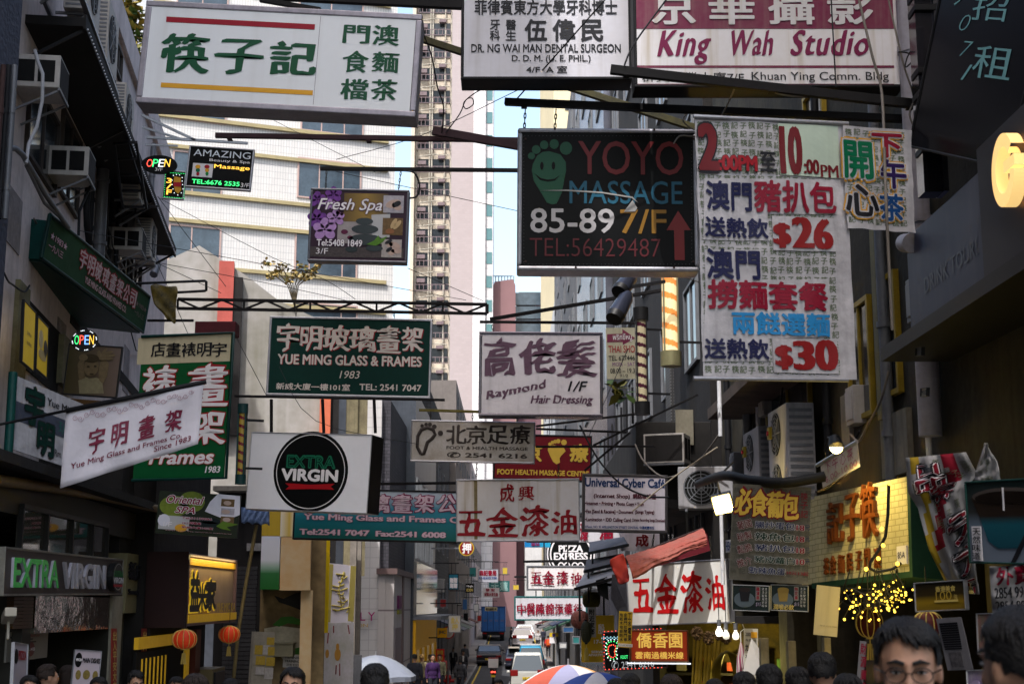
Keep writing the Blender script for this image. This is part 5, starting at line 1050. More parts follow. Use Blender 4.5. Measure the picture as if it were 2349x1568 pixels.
# red awning by the sunlit board
a = P(1432, 1290, 19.3); r = thing('awning', 'faded red folding awning half furled above the sunlit hardware board', 'awning', a); r_ = lambda u, v, d: P(u, v, d)-a
m = MB(); N, K = 28, 15; vs = []
for k in range(N+1):
    f = k/N; t_ = r_(1434+178*f, 1276-64*f+5*sin(f*3.1), 19.1+.6*f); b_ = r_(1450+170*f, 1326-78*f-4*sin(f*3.1)+2*sin(f*15), 18.6+.7*f)
    for q in range(K): p = t_.lerp(b_, q/(K-1)); vs.append(p+Vector((0, -.14*sin(q/(K-1)*pi)**.7+.020*sin(q*1.75+.6*sin(f*5))*(.4+.6*f)+.006*sin(k*2.3+q), .004*sin(k*1.7+q*2))))
m.add(vs, [(K*k+q, K*k+q+K, K*k+q+K+1, K*k+q+1) for k in range(N) for q in range(K-1)])
mAw = M('faded red awning cloth', (.27, .06, .045), .85, var=.5, sc=5, bump=.5, bsc=12, grime=(.20, .10, .08)); o = m.ob('cloth', mAw, r); o.modifiers.new('t', 'SOLIDIFY').thickness = .012
m = MB().add([r_(1450, 1312, 19.9), r_(1620, 1222, 20.4), r_(1628, 1262, 20.4), r_(1500, 1300, 20)], [(0, 1, 2, 3)]); m.ob('under_cloth', C('deep red cloth', (.16, .02, .03)), r).modifiers.new('t', 'SOLIDIFY').thickness = .01
fl_ = [[(1396, 1283), (1416, 1272), (1430, 1266)], [(1401, 1300), (1420, 1296), (1436, 1288)], [(1408, 1312), (1424, 1316), (1440, 1308)], [(1412, 1324), (1428, 1330), (1444, 1325)], [(1420, 1338), (1430, 1340), (1441, 1330)]]
vs = [r_(u, v, 18.75+(.08 if (i+j) % 2 else -.03)) for j, rw in enumerate(fl_) for i, (u, v) in enumerate(rw)]
o = MB().add(vs, [(3*j+i, 3*j+i+3, 3*j+i+4, 3*j+i+1) for j in range(4) for i in range(2)], True).ob('flap', M('bright red awning cloth', (.48, .05, .04), .7, var=.3, sc=6), r)
s_ = o.modifiers.new('s', 'SUBSURF'); s_.levels = s_.render_levels = 2; o.modifiers.new('t', 'SOLIDIFY').thickness = .012
MB().bar(r_(1424, 1285, 19.2), r_(1612, 1212, 20), .04).bar(r_(1424, 1285, 19.2), r_(1600, 1300, 22), .035).ob('arm', mRust, r)
# dark striped canopies behind the awning
for k, (q, lab) in enumerate(((((1352, 1243), (1430, 1231), (1440, 1249), (1350, 1268)), 'slate blue canopy above the round pizza sign edge'), (((1345, 1284), (1424, 1270), (1436, 1287), (1340, 1310)), 'upper dark striped stall canopy left of the red awning'), (((1338, 1318), (1412, 1302), (1428, 1320), (1318, 1350)), 'lower grey corrugated stall canopy left of the red awning'))):
    a = P(*q[0], 26-k); pp = [P(*q[0], 26-k)-a, P(*q[1], 24.5-k)-a, P(*q[2], 22.6-k*.6)-a, P(*q[3], 24.2-k)-a]; m = MB(); N = 24
    m.add([pp[0].lerp(pp[3], i/N).lerp(pp[1].lerp(pp[2], i/N), j)+Vector((0, 0, .014*(i % 2))) for j in (0, 1) for i in range(N+1)], [(i, i+1, N+2+i, N+1+i) for i in range(N)])
    o = m.ob('stall_canopy', (M('slate canopy sheet', (.11, .12, .16), .6, var=.4, sc=3), M('black canopy sheet', (.06, .062, .08), .6, var=.4, sc=3), M('silver corrugated sheet', (.32, .32, .35), .5, .3, var=.5, sc=3))[k]); o.modifiers.new('t', 'SOLIDIFY').thickness = .03
    o.location = a; tag(o, lab, 'canopy')
    a = P(q[3][0], q[3][1], 24-k); b = P(q[2][0], q[2][1], 22.6-k*.6); o = MB().bar((0, 0, 0), b-a, .04).bar((b-a)*.1, (b-a)*.1+Vector((0, 0, -.5)), .03).ob('support_bar', mBlackSteel, None); o.location = a; tag(o, 'black steel front bar of the '+lab.split(' canopy')[0]+' canopy', 'bar')

# black block added for the dark void under a balcony, behind the internet cafe board
r = thing('balcony', 'black box like balcony jutting over the pavement behind the internet cafe board', 'balcony', (2.15, 24.6, 3.55)); mDk = M('shade black render', (.010, .009, .009), .9, var=.6, sc=2, grime=(.03, .028, .026))
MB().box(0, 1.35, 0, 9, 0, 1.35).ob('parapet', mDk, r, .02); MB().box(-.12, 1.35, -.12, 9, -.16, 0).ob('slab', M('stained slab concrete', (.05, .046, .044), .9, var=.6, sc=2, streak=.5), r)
m = MB()
for k in range(7): m.bar((-.02, .3+k*1.3, 1.35), (-.02, .3+k*1.3, 2.0), .04)
m.bar((-.02, 0, 2.0), (-.02, 9, 2.0), .05).ob('railing', mBlackSteel, r) if 0 else m.ob('railing', mBlackSteel, r)
p = lrect(Fr((2.16, 24.55, 3.55), (1, 0, 0)), None, 1548, 940, 1590, 1020, M('pale awning panel', (.22, .2, .15), .7, var=.5, sc=4), 'awning_board', -.05, 0); p.matrix_world = Fr((2.16, 24.55, 3.55), (1, 0, 0)).m; tag(p, 'pale pentagon like panel hanging on the black balcony', 'panel')

# pipes, meters and cables on the dark right wall
def rwp(x, z, y=-.08): return RF_.w(x, y, z)
for k, (x, z0_, z1_, r_0, mt, w_) in enumerate(((1.0, 3.9, 9.5, .05, mBlackSteel, 'black'), (2.6, 4.4, 10, .07, mGreySteel, 'grey'), (3.4, 3.9, 8.6, .035, mWhiteP, 'white'), (7.3, 4.6, 10.5, .05, mBlackSteel, 'black'), (9.7, 4.2, 9.8, .06, mGreySteel, 'grey'), (10.9, 4.3, 9, .03, mWhiteP, 'white'))):
    a, b = rwp(x, z0_), rwp(x, z1_); m = MB().tube([(0, 0, 0), b-a], r_0, 8)
    for q in range(5): c = (b-a)*(q+.5)/5; m.tube([c-Vector((0, 0, .03)), c+Vector((0, 0, .03))], r_0*1.3, 8)
    o = m.ob('wall_pipe', mt); o.location = a; tag(o, '%s upright pipe on the sooty right wall, %s from the far end' % (w_, ('first', 'second', 'third', 'fourth', 'fifth', 'sixth')[k]), 'pipe')
rnd = random.Random(31)
for k in range(9):
    x, z = .6+k*1.55, 4.3+rnd.uniform(0, 3.4); pts = [rwp(x+rnd.uniform(-.3, .3)+q*.45, z-.28*sin(q*pi/4)+rnd.uniform(-.06, .06)+.12*q, -.12-.05*(q % 2)) for q in range(5)]
    cable('cable', 'loose sagging cable on the sooty right wall', pts, .014, (mWire, mWireG)[k % 2], 'cable', 'loose cables on the sooty right wall')
for k in range(5):
    o = MB().box(-.16, .16, -.14, 0, 0, .42).box(-.13, .13, -.155, -.14, .05, .37).ob('meter_box', (mGreySteel, mBeigeP)[k % 2], None, .008); o.matrix_world = RF_.m @ Matrix.Translation((1.6+k*2.3, 0, 5.0+.7*(k % 3))); tag(o, 'square meter box fixed on the sooty right wall', 'meter box', 'meter boxes on the right wall')
# ---------------------------------------------------------------- left street level
SFr = Fr((-4.82, 12.0, -1.1), (-.36, 8.2, 0)); SW_ = math.hypot(.36, 8.2)
mGreyStone = M('brown grey cladding', (.026, .024, .019), .55, var=.4, sc=2, streak=.4)
SH = thing('shop_building', 'dark ground floor shop front below the brown restaurant sign, lower left', 'shop front', SFr.m)
m = MB(); sx = lambda u: SFr.l(u, 1400)[0]; szz = lambda u, v: SFr.l(u, v)[1]
xP0, xP1, xE = sx(247), sx(274), SW_
zt = szz(150, 1130)
m.box(0, SW_, .9, 4, 0, zt); m.box(xP0, xP1, -.02, .9, 0, zt-.8); m.box(0, SW_, 0, .9, zt-.35, zt); m.box(sx(60)-.1, sx(74), 0, .9, 0, zt-.7)
m.ob('wall', mGreyStone, SH)
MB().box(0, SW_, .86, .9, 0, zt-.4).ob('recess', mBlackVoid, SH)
# window band with mullions
x0, x1 = sx(30), sx(232); za, zb = szz(130, 1275), szz(130, 1185)
MB().box(x0, x1, -.01, .02, za, zb).ob('window_pane', M('mirror dark glass', (.10, .095, .08), .04, .55, var=.3, sc=1.5), SH)
m = MB()
for u in (30, 90, 149, 197, 232): m.box(sx(u)-.02, sx(u)+.02, -.05, 0, za, zb)
m.box(x0, x1, -.05, 0, zb, zb+.05); m.ob('window_frame', mBlackP, SH)
# chrome fascia and shutter
MB().box(sx(74), sx(247), -.03, .3, szz(160, 1446), szz(160, 1367)).ob('chrome_fascia', M('wavy stainless steel', (.42, .40, .34), .12, .95, var=.35, sc=3, bump=.9, bsc=3.0), SH)
m = MB()
for k in range(9): zz = szz(50, 1440)+k*.035; m.box(sx(26), sx(72), -.02, .05, zz, zz+.03)
m.ob('timber_slats', M('dark varnished timber', (.07, .035, .015), .4, var=.4, sc=5), SH)
x0, z1 = SFr.l(41, 1449); x1, z0 = SFr.l(129, 1506)
MB().box(x0, x1, .1, .12, z0, z1).ob('menu_board', C('menu board grey', (.26, .24, .21)), SH); m = MB()
for k, cx in enumerate((.36, .55)): m.disc(x0+(x1-x0)*cx, z0+(z1-z0)*.36, (x1-x0)*.1, (z1-z0)*.25, .096, 20)
m.ob('menu_spots', C('menu maroon', (.15, .02, .03)), SH)
for k in range(5): MB().box(x0+(x1-x0)*(.05+.03*k), x0+(x1-x0)*(.5+.09*k), .094, .097, z1-.06-.03*k, z1-.045-.03*k).ob('menu_line', kBlack, SH) if k < 3 else None
put_text(SH, 'Lunch Special', x0+(x1-x0)*.3, z1-.07, x0+(x1-x0)*.75, z1-.03, kCrim, y=.092); put_text(SH, '$38 $48', x0+(x1-x0)*.28, z0+(z1-z0)*.28, x0+(x1-x0)*.64, z0+(z1-z0)*.42, kWhite, y=.088)
# restaurant sign with metal letters
S = Sign('shop_sign', 'brown restaurant shop sign with green and steel raised letters and an oval badge', (10.4, 1252.4), (282, 1282), (4, 1366), 13.0, 18.2, depth=.35, fw=.02, face=M('brown bronze panel', (.055, .040, .038), .5, .2, var=.35, sc=2), frame=M('dusty steel trim', (.26, .25, .22), .4, .7, var=.5, sc=6), bev=.004)
mSt = M('brushed letter steel', (.52, .51, .58), .35, .35, var=.25, sc=5)
S.text('EXTRA', 27, 1279, 127, 1345.6, M('green letter face', (.02, .42, .05), .25, var=.4, sc=5, emit=.02), off=.022, y=-.031, thick=.003); S.text('EXTRA', 27, 1279, 127, 1345.6, mSt, off=.022, y=-.027, thick=.025)
S.text('VIRGIN', 142.4, 1289, 236, 1348.7, mSt, off=.022, y=-.03, thick=.028)
c = S.F.l(257, 1322); c2 = S.F.l(269, 1322); c3 = S.F.l(257, 1288)
MB().disc(c[0], c[1], c2[0]-c[0], c3[1]-c[1], 0, 32, .07).ob('oval_badge', mBlackP, S.root); MB().ring(c[0], c[1], (c2[0]-c[0])*.9, (c2[0]-c[0])*.84, -.075, 32, .003, (c3[1]-c[1])/(c2[0]-c[0])).ob('badge_ring', mSilver, S.root)
put_text(S.root, 'EXTRA', c[0]-.25, c[1]+.0, c[0]+.25, c[1]+.07, kGreenB, y=-.08, off=.02); put_text(S.root, 'VIRGIN', c[0]-.28, c[1]-.075, c[0]+.28, c[1]-.01, kWhite, y=-.08, off=.03); MB().box(c[0]-.25, c[0]+.25, -.079, -.074, c[1]-.12, c[1]-.09).ob('badge_bar', kRed, S.root)
# long yellowish pipe and ledge under the flag
pipe('long greasy brown pipe along the top of the shop front', [(-10, 1100, 12.9), (120, 1118, 15), (245, 1140, 17.3), (372, 1168, 19.6)], .055, M('greasy ochre pipe', (.16, .10, .03), .5, .2, var=.5, sc=5))
a = SFr.w(0, 0, zt); o = MB().box(0, SW_+.2, -.35, 1.2, 0, .1).ob('roof_ledge', mConcDark); o.matrix_world = SFr.m @ Matrix.Translation((0, 0, zt+.02)); tag(o, 'dark concrete ledge above the shop front carrying the white banner', 'ledge')
# frame shop on the first floor
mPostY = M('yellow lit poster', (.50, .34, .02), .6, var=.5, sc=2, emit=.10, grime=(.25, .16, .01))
S = Sign('wall_poster', 'tall yellow lit poster in the first floor frame shop window, nearer the corner', (55, 686), (82, 716), (49, 830), 16.6, 17.4, depth=.03, fw=.02, face=mPostY, frame=mBlackP, cat='poster'); S.col('書畫', 60, 755, 72, 800, kBrown)
S = Sign('wall_poster', 'second yellow lit poster with a candle flame picture in the frame shop window', (86, 722), (111, 750), (81, 846), 17.6, 18.5, depth=.03, fw=.02, face=mPostY, frame=mBlackP, cat='poster'); S.blobs([(94, 778, 5, 22), (97, 815, 9, 12)], C('flame cream', (.6, .45, .2)), 'print'); S.blobs([(104, 800, 4, 20)], kBrown, 'print')
S = Sign('framed_picture', 'sepia framed picture of a child with raised hands in the frame shop', (158, 786), (282, 795), (156, 905), 19.2, 19.2, depth=.05, fw=.02, face=ramp('sepia backdrop', [(0, (.05, .04, .015)), (.6, (.085, .06, .04)), (1, (.12, .085, .07))], 0), frame=mBlackP, cat='picture')
sk, skd = C('sepia skin', (.20, .145, .075), var=.4, sc=20), C('sepia shade', (.05, .035, .015))
S.poly([(182, 902), (180, 872), (192, 862), (205, 868), (222, 866), (234, 872), (238, 902)], C('sepia shirt', (.30, .26, .15), var=.4, sc=16), 'print')
S.poly([(182, 872), (178, 836), (186, 820), (194, 824), (192, 846), (196, 866)], sk, 'print', -.004); S.poly([(228, 872), (226, 850), (232, 826), (242, 824), (250, 834), (246, 862), (236, 880)], sk, 'print', -.004)
S.blobs([(210, 842, 17, 21)], sk, 'print', -.008); S.blobs([(209, 822, 19, 10), (203, 841, 3.5, 2.4), (219, 840, 3.5, 2.4), (211, 858, 5, 2)], skd, 'print', -.012); S.blobs([(192, 820, 10, 8), (236, 818, 9, 9)], sk, 'print', -.013); S.blobs([(247, 810, 13, 3.4, .35), (252, 816, 13, 3.4, .2), (250, 823, 10, 3, .05), (240, 806, 9, 3, .9), (228, 812, 4, 8, .2)], sk, 'print', -.016)
MB().box(0, S.w, -.01, .02, -.12, -.05).ob('sill_rail', C('brown timber rail', (.10, .05, .015)), S.root)
r = thing('open_sign', 'oval bulb open sign glowing green, red, blue and amber above the framed picture', 'sign', P(194, 803, 18.2)); mb_ = MB()
fr_ = Fr(P(194, 803, 18.2), (1, 0, 0))
for t, a, mm in (('O', 172, eG), ('P', 183.5, eR), ('E', 195, eB), ('N', 206, eY)):
    x0, z1 = fr_.l(a, 769); x1, z0 = fr_.l(a+9, 790); put_text(r, t, x0, z0, x1, z1, mm, off=.0, y=-.01)
x0, z0 = fr_.l(165, 803); x1, z1 = fr_.l(223, 758)
for k in range(8):
    a = k*pi/4+.2
    for q in (-1, 0, 1): mb_.ell(((x0+x1)/2+(x1-x0)*.5*cos(a+q*.12), -.01, (z0+z1)/2+(z1-z0)*.5*sin(a+q*.12)), .007, .005, .007, 6, 4)
mb_.ob('border_bulbs', eW, r); MB().disc((x0+x1)/2, (z0+z1)/2, (x1-x0)*.56, (z1-z0)*.58, .02, 28, .015).ob('backing', mBlackP, r)
lrect(LF, LB, 132, 765, 158, 905, M('cream pilaster', (.20, .18, .10), .7, var=.5, sc=4, streak=.4), 'pilaster', -.1); lrect(LF, LB, 36, 640, 46, 880, _mats['cream pilaster'], 'pilaster', -.06)
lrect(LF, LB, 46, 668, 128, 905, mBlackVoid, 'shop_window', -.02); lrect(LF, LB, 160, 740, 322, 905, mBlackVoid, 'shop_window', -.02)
# building name panel, stair entrance, couplets
N_ = Fr((-5.185, 20.2-1.65, -1.1), (-.36*.2, 8.2*.2, 0))
def px_panel(root, F, u0, v0, u1, v1, mat, name, y0=-.03, y1=.03): return lrect(F, root, u0, v0, u1, v1, mat, name, y0, y1)
NB = thing('entrance_wall', 'olive grey entrance wall with dark metal building name lettering', 'building', SFr.m @ Matrix.Translation((SW_, 0, 0)))
x0, z1 = SFr.l(281, 1267); x1, z0 = SFr.l(360, 1403)
mOl = M('olive grey wall panel', (.26, .235, .13), .4, .2, var=.35, sc=2, streak=.3)
MB().box(x0-SW_+.02, x1-SW_, -.06, .4, z0, z1).ob('name_panel', mOl, NB)
def nt_(t, u0, v0, u1, v1, mt, **k):
    a, b = SFr.l(u0, v0), SFr.l(u1, v1); put_text(NB, t, a[0]-SW_, b[1], b[0]-SW_, a[1], mt, **k)
nt_('新威大廈', 284, 1287, 341, 1333, kBlack, off=.02, y=-.09, thick=.025); nt_('Sunwise Building', 282, 1349, 339, 1368, kBlack, off=.01, y=-.085, thick=.02)
MB().box(x0-SW_-.1, 0, .1, .2, 0, z0).ob('door_wall', M('grey door panel', (.12, .115, .09), .6, var=.3), NB)
MB().box(0, x1-SW_+.2, .25, .35, 0, z0).ob('door_wall', _mats['grey door panel'], NB)
MB().box(x0-SW_, x1-SW_, .05, .6, z1, z1+1.9).ob('upper_wall', mConcDark, NB)
pl = M('peeling white pillar', (.36, .33, .26), .7, var=.5, sc=3, streak=.5)
MB().box(sx(248)-SW_, sx(273)-SW_, -.045, -.02, 0, szz(260, 1366)).ob('pillar_face', pl, NB)
for k, u in enumerate((262, 331)):
    S = Sign('couplet_banner', ('red paper couplet with gold characters on the white pillar', 'dark red paper couplet on the right side of the stair entrance')[k], (u-6, 1440), (u+6, 1440), (u-6, 1590), (17.3, 19.2)[k], (17.5, 19.4)[k], depth=.01, fw=0, face=C(('bright red paper', 'dull red paper')[k], ((.36, .02, .012), (.17, .02, .015))[k], streak=.2), cat='couplet'); S.col('出入平安大吉', u-4, 1446, u+4, 1584, kGold, off=.01)
# gold lit snack shop box
S = Sign('shop_sign', 'deep maroon framed shop box with a lit cove and black gold edged characters', (427, 1268), (538, 1283.5), (420, 1435), 19.6, 23.2, depth=.5, fw=.045, face=M('pinkish cove back', (.34, .25, .20), .6, var=.2), frame=M('maroon box frame', (.16, .10, .11), .45, var=.2), lip=.05)
mGl = M('gold lit strip', (.62, .36, .02), .5, var=.4, sc=9, emit=.06, grime=(.4, .2, .01)); W_, H_ = S.w, S.h
MB().box(.05, W_-.05, -.03, 0, H_-.15, H_-.06).ob('top_strip', mGl, S.root); MB().box(.02, W_-.05, -.07, -.02, .04, .15).ob('bottom_strip', mGl, S.root)
for t, b in (('益', (429, 1312, 446, 1397)), ('米', (447, 1338, 462, 1397)), ('家', (464, 1329, 485, 1397))): S.text(t, *b, C('gold edge', (.75, .5, .03), emit=.15), off=.085, y=-.05, thick=.01); S.text(t, *b, kBlack, off=.05, y=-.058, wob=0)
S.text('YUE MIC KA', 488, 1382, 530, 1400, kYel, y=-.06, xb=.02, off=.01)
MB().box(-.04, 0, -.05, .52, -.02, H_+.02).ob('dark_side', M('dark oxblood panel', (.022, .008, .009), .4, var=.2), S.root)
ll = bpy.data.lights.new('cove', 'AREA'); ll.shape = 'RECTANGLE'; ll.size = W_*.9; ll.size_y = .06; ll.energy = 3; ll.color = (1, .75, .3); lo = bpy.data.objects.new('lamp_light', ll); COL.objects.link(lo); lo.parent = S.root; lo.location = (W_/2, -.12, H_-.03); lo.rotation_euler = (R(25), 0, 0)
YK = S
SB = thing('snack_shop_building', 'narrow snack shop with a gold lit interior under the maroon sign box', 'shop front', S.F.m @ Matrix.Translation((0, 0, -2.6)))
MB().box(.02, W_+.1, .45, 4, 0, H_+4.2).ob('wall', mConcDark, SB)
MB().box(-.85, W_*.55, .38, .44, 2.32, 2.47).ob('lit_beam', mGl, SB); MB().box(W_*.55, W_*.60, .36, .44, 0, 2.5).ob('lit_post', mGl, SB); MB().box(W_*.64, W_*.74, .3, .45, 0, 2.5).ob('maroon_post', C('maroon post', (.10, .02, .015)), SB)
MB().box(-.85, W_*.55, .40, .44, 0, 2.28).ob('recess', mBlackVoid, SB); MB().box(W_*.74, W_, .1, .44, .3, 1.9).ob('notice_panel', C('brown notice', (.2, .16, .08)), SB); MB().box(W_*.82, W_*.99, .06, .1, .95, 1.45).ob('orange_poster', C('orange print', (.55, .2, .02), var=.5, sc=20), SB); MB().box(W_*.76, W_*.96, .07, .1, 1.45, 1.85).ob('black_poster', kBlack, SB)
m = MB()
for k in range(7): x = -.75+k*.22; m.tube([(x, .35, 1.2+.25*(k % 3)), (x, .35, 2.2)], .012, 6); m.ell((x, .33, 1.15+.25*(k % 3)), .05, .03, .09, 8, 6)
m.ob('hanging_goods', mGl, SB)
def lantern(label, u, v, d, rx, rz, col, group, em=.05, gold=True, tassel=True, ribs=12, name='paper_lantern'):
    r = thing(name, label, 'lantern', P(u, v, d), group); m = MB(); mt = M('lantern '+label[:24], col, .5, var=.25, sc=8, emit=em)
    N = ribs*2; J = 14 if gold else 36; prof = [(rx*max(.22, sin(pi*(.06+.88*j/J))**.75)*(1 if gold else 1-.045*(j % 2)), -rz*cos(pi*(.06+.88*j/J))) for j in range(J+1)]
    m.add([(p*(1-.05*(k % 2))*cos(2*pi*k/N), p*(1-.05*(k % 2))*sin(2*pi*k/N), z) for p, z in prof for k in range(N)], [(i*N+k, i*N+(k+1) % N, (i+1)*N+(k+1) % N, (i+1)*N+k) for i in range(J) for k in range(N)], gold); m.ob('body', mt, r)
    g = MB(); gm = kGold if gold else mBlackP
    for sgn in (-1, 1): g.tube([(0, 0, sgn*rz*.93), (0, 0, sgn*rz*1.12)], rx*.26, 14)
    if gold:
        for k in range(ribs): 
            a = 2*pi*(k+.25)/ribs; g.tube([(p*1.0*cos(a), p*1.0*sin(a), z) for p, z in prof], .006, 4, False)
    g.ob('trim', gm, r)
    if tassel: 
        t = MB(); t.tube([(0, 0, -rz*1.1), (0, 0, -rz*1.5)], .006, 5)
        for k in range(10): a = k*.63; t.tube([(.02*cos(a), .02*sin(a), -rz*1.45), (.035*cos(a), .035*sin(a), -rz*2.6)], .005, 4)
        t.ob('tassel', kGold, r)
    MB().tube([(0, 0, rz*1.1), (0, 0, rz*1.1+.35)], .005, 5).ob('cord', mBlackP, r); return r
lantern('round red lantern with gold ribs hanging left under the maroon sign box', 422.7, 1465, 19.5, .165, .125, (.55, .04, .01), 'red lanterns at the snack shop', .08)
lantern('smaller round red lantern with gold ribs hanging right under the maroon sign box', 525.8, 1454, 22.5, .165, .125, (.55, .04, .01), 'red lanterns at the snack shop', .08)
# stands, camera, bamboo
S = Sign('banner_stand', 'pale roll up banner stand listing main dishes in front of the shop', (172, 1488), (233, 1492), (171, 1640), 14.2, 14.4, depth=.02, fw=.006, face=C('pinkish white vinyl', (.42, .36, .40)), frame=mSilver, cat='banner stand')
S.blobs([(180, 1512, 8, 17)], kBoardBlk, 'badge'); S.text('VIRGIN', 173.5, 1508, 187, 1515, kWhite, off=.03, y=-.008); S.text('MAIN DISHES', 190, 1507, 229, 1520, kBlack, off=.03, xb=.02)
S.blobs([(179, 1546, 6, 11), (198, 1546, 8, 11), (218, 1548, 6, 11)], C('food plate print', (.30, .22, .06), var=.6, sc=40), 'badge')
S = Sign('banner_stand', 'narrow pale banner stand with red pizza lettering at the left edge', (31, 1471), (63, 1476), (26, 1640), 13.2, 13.8, depth=.02, fw=.006, face=_mats['pinkish white vinyl'], frame=mSilver, cat='banner stand')
S.blobs([(37, 1504, 4, 17)], kBoardBlk, 'badge'); S.text('PIZZA', 42, 1491, 58, 1512, kRed, off=.03, xb=.02)
a = P(20, 1412, 12.6); o = MB().box(-.05, .05, -.15, .12, -.04, .04).box(-.012, .012, 0, .03, -.2, -.04).ob('security_camera', C('camera cream', (.34, .31, .25)), None, .008); o.location = a; o.rotation_euler = (R(-15), 0, R(25)); tag(o, 'small cream security camera at the left shop corner', 'camera')
pipe('leaning bamboo pole between the maroon sign box and the painted hoarding', [(588, 1203, 24), (566, 1325, 24), (546, 1450, 23.8), (535, 1560, 23.8)], .03, M('bamboo', (.22, .17, .07), .6, var=.4, sc=6))
a = P(553, 1170, 24); r_ = lambda u, v, d: P(u, v, d)-a; m = MB(); N = 10
m.add([r_(553+6.5*i, 1162+.6*i+(34+3*sin(i*2))*j/3, 24-.06*j+.1*((i+j) % 2)) for j in range(4) for i in range(N+1)], [(j*(N+1)+i, (j+1)*(N+1)+i, (j+1)*(N+1)+i+1, j*(N+1)+i+1) for j in range(3) for i in range(N)], True)
o = m.ob('blue_tarpaulin', M('faded blue tarpaulin', (.09, .14, .26), .7, var=.5, sc=6, bump=.4)); o.modifiers.new('t', 'SOLIDIFY').thickness = .01; o.location = a; tag(o, 'crumpled faded blue tarpaulin with lettering under the emblem lightbox', 'tarpaulin')
# painted hoarding and yellow doorway
HF = wallfr(540, 26.4, 740, 26.6, z0=-1.3)
r = thing('painted_hoarding', 'hoarding painted with peach, green and white brush strokes and a projecting box', 'hoarding', HF.m)
mMur = M('peach mural paint', (.66, .52, .32), .75, var=.7, sc=1.2, grime=(.6, .33, .12)); mMurG = ramp('green white mural', [(0, (.01, .13, .02)), (.3, (.03, .17, .05)), (.42, (.3, .45, .36)), (.55, (.66, .68, .74)), (1, (.70, .71, .80))])
lrect(HF, r, 603, 1180, 740, 1600, M('dim mural wall', (.36, .26, .13), .8, var=.8, sc=1.0, grime=(.05, .035, .02)), 'wall', .0, .3)
lrect(HF, r, 605, 1234, 643, 1352, mMurG, 'box_side', -.9, -.0); lrect(HF, r, 648, 1236, 712, 1354, mMur, 'box_front', -.9, -.0); lrect(HF, r, 607, 1160, 646, 1233, C('ochre paint', (.50, .34, .03), streak=.2), 'ochre_panel', -.9, 0); lrect(HF, r, 648, 1160, 712, 1235, ramp('ochre stripes', [(0, (.75, .70, .58)), (.3, (.62, .43, .07)), (.5, (.76, .72, .66)), (.7, (.6, .42, .06)), (1, (.74, .66, .5))], 0), 'striped_panel', -.9, 0)
lrect(HF, r, 692, 1354, 712, 1600, mMur, 'pier', -.8, 0)
m = MB()
for pts in ([(628, 1364), (650, 1372), (676, 1360), (690, 1356), (690, 1398), (664, 1388), (640, 1380)],): m.poly([HF.l(*p) for p in pts], -.02, .004)
m.ob('black_brush_stroke', kBlack, r); m = MB()
for pts in ([(625, 1432), (645, 1414), (668, 1412), (690, 1420), (688, 1432), (660, 1428), (640, 1436)], [(660, 1490), (690, 1482), (690, 1500), (664, 1498)]): m.poly([HF.l(*p) for p in pts], -.02, .004)
m.ob('green_brush_stroke', C('green mural', (.05, .24, .02)), r); m = MB()
m.poly([HF.l(*p) for p in ((606, 1440), (640, 1434), (690, 1440), (690, 1560), (640, 1500), (606, 1490))], -.015, .004).ob('white_brush_stroke', C('cream mural', (.6, .55, .42), var=.5, sc=4), r)
DF = wallfr(706, 27.3, 756, 27.5, z0=-1.3); r = thing('yellow_doorway', 'bright yellow painted door frame opening onto an orange lit passage', 'doorway', DF.m)
mYP = C('bright yellow paint', (.78, .54, .01), streak=.2)
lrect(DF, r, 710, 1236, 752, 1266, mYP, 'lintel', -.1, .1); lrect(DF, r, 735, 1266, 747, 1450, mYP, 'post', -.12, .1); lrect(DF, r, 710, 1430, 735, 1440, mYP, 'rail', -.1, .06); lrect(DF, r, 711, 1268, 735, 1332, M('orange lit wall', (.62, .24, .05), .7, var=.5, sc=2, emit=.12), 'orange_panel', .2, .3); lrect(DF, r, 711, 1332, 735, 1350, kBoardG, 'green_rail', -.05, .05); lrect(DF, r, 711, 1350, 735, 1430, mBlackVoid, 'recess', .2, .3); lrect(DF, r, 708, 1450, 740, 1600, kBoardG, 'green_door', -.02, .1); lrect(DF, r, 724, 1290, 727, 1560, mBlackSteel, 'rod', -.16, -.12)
S = Sign('painted_board', 'tall white board with loose yellow line drawing and yellow edges by the doorway', (751, 1290), (812, 1296), (748, 1428), 29, 29.6, depth=.06, fw=0, face=C('lilac white board', (.74, .69, .76)), cat='board')
S.rect(751, 1292, 757, 1426, C('pale yellow edge', (.45, .37, .1)), 'edge'); S.rect(804, 1296, 810, 1424, _mats['pale yellow edge'], 'edge')
strokes(S, [[(770+12*sin(k*1.3), 1315+9*k), (782+8*cos(k), 1318+9*k), (790+6*sin(k*2), 1312+9*k)] for k in range(10)]+[[(788, 1310), (776, 1350), (782, 1390), (792, 1376)], [(768, 1400), (800, 1392), (794, 1404)]], .012, C('yellow brush line', (.5, .4, .08)), 'line_drawing')
S = Sign('painted_board', 'lower white board with orange pear shapes and paint drips beside the doorway', (744, 1428), (812, 1426), (738, 1640), 28.6, 29.4, depth=.06, fw=0, face=M('stained white board', (.70, .66, .70), .7, var=.5, sc=2, grime=(.32, .34, .2)), cat='board')
S.blobs([(774, 1500, 7, 14), (774, 1482, 3.5, 8), (750, 1498, 4, 10)], C('pear orange', (.55, .28, .05)), 'pear'); strokes(S, [[(764, 1434), (764, 1450)], [(797, 1432), (800, 1452)], [(770, 1524), (769, 1545)], [(778, 1520), (778, 1548)], [(752, 1450), (750, 1474)]], .012, C('rose drip', (.34, .08, .08)), 'paint_drips')
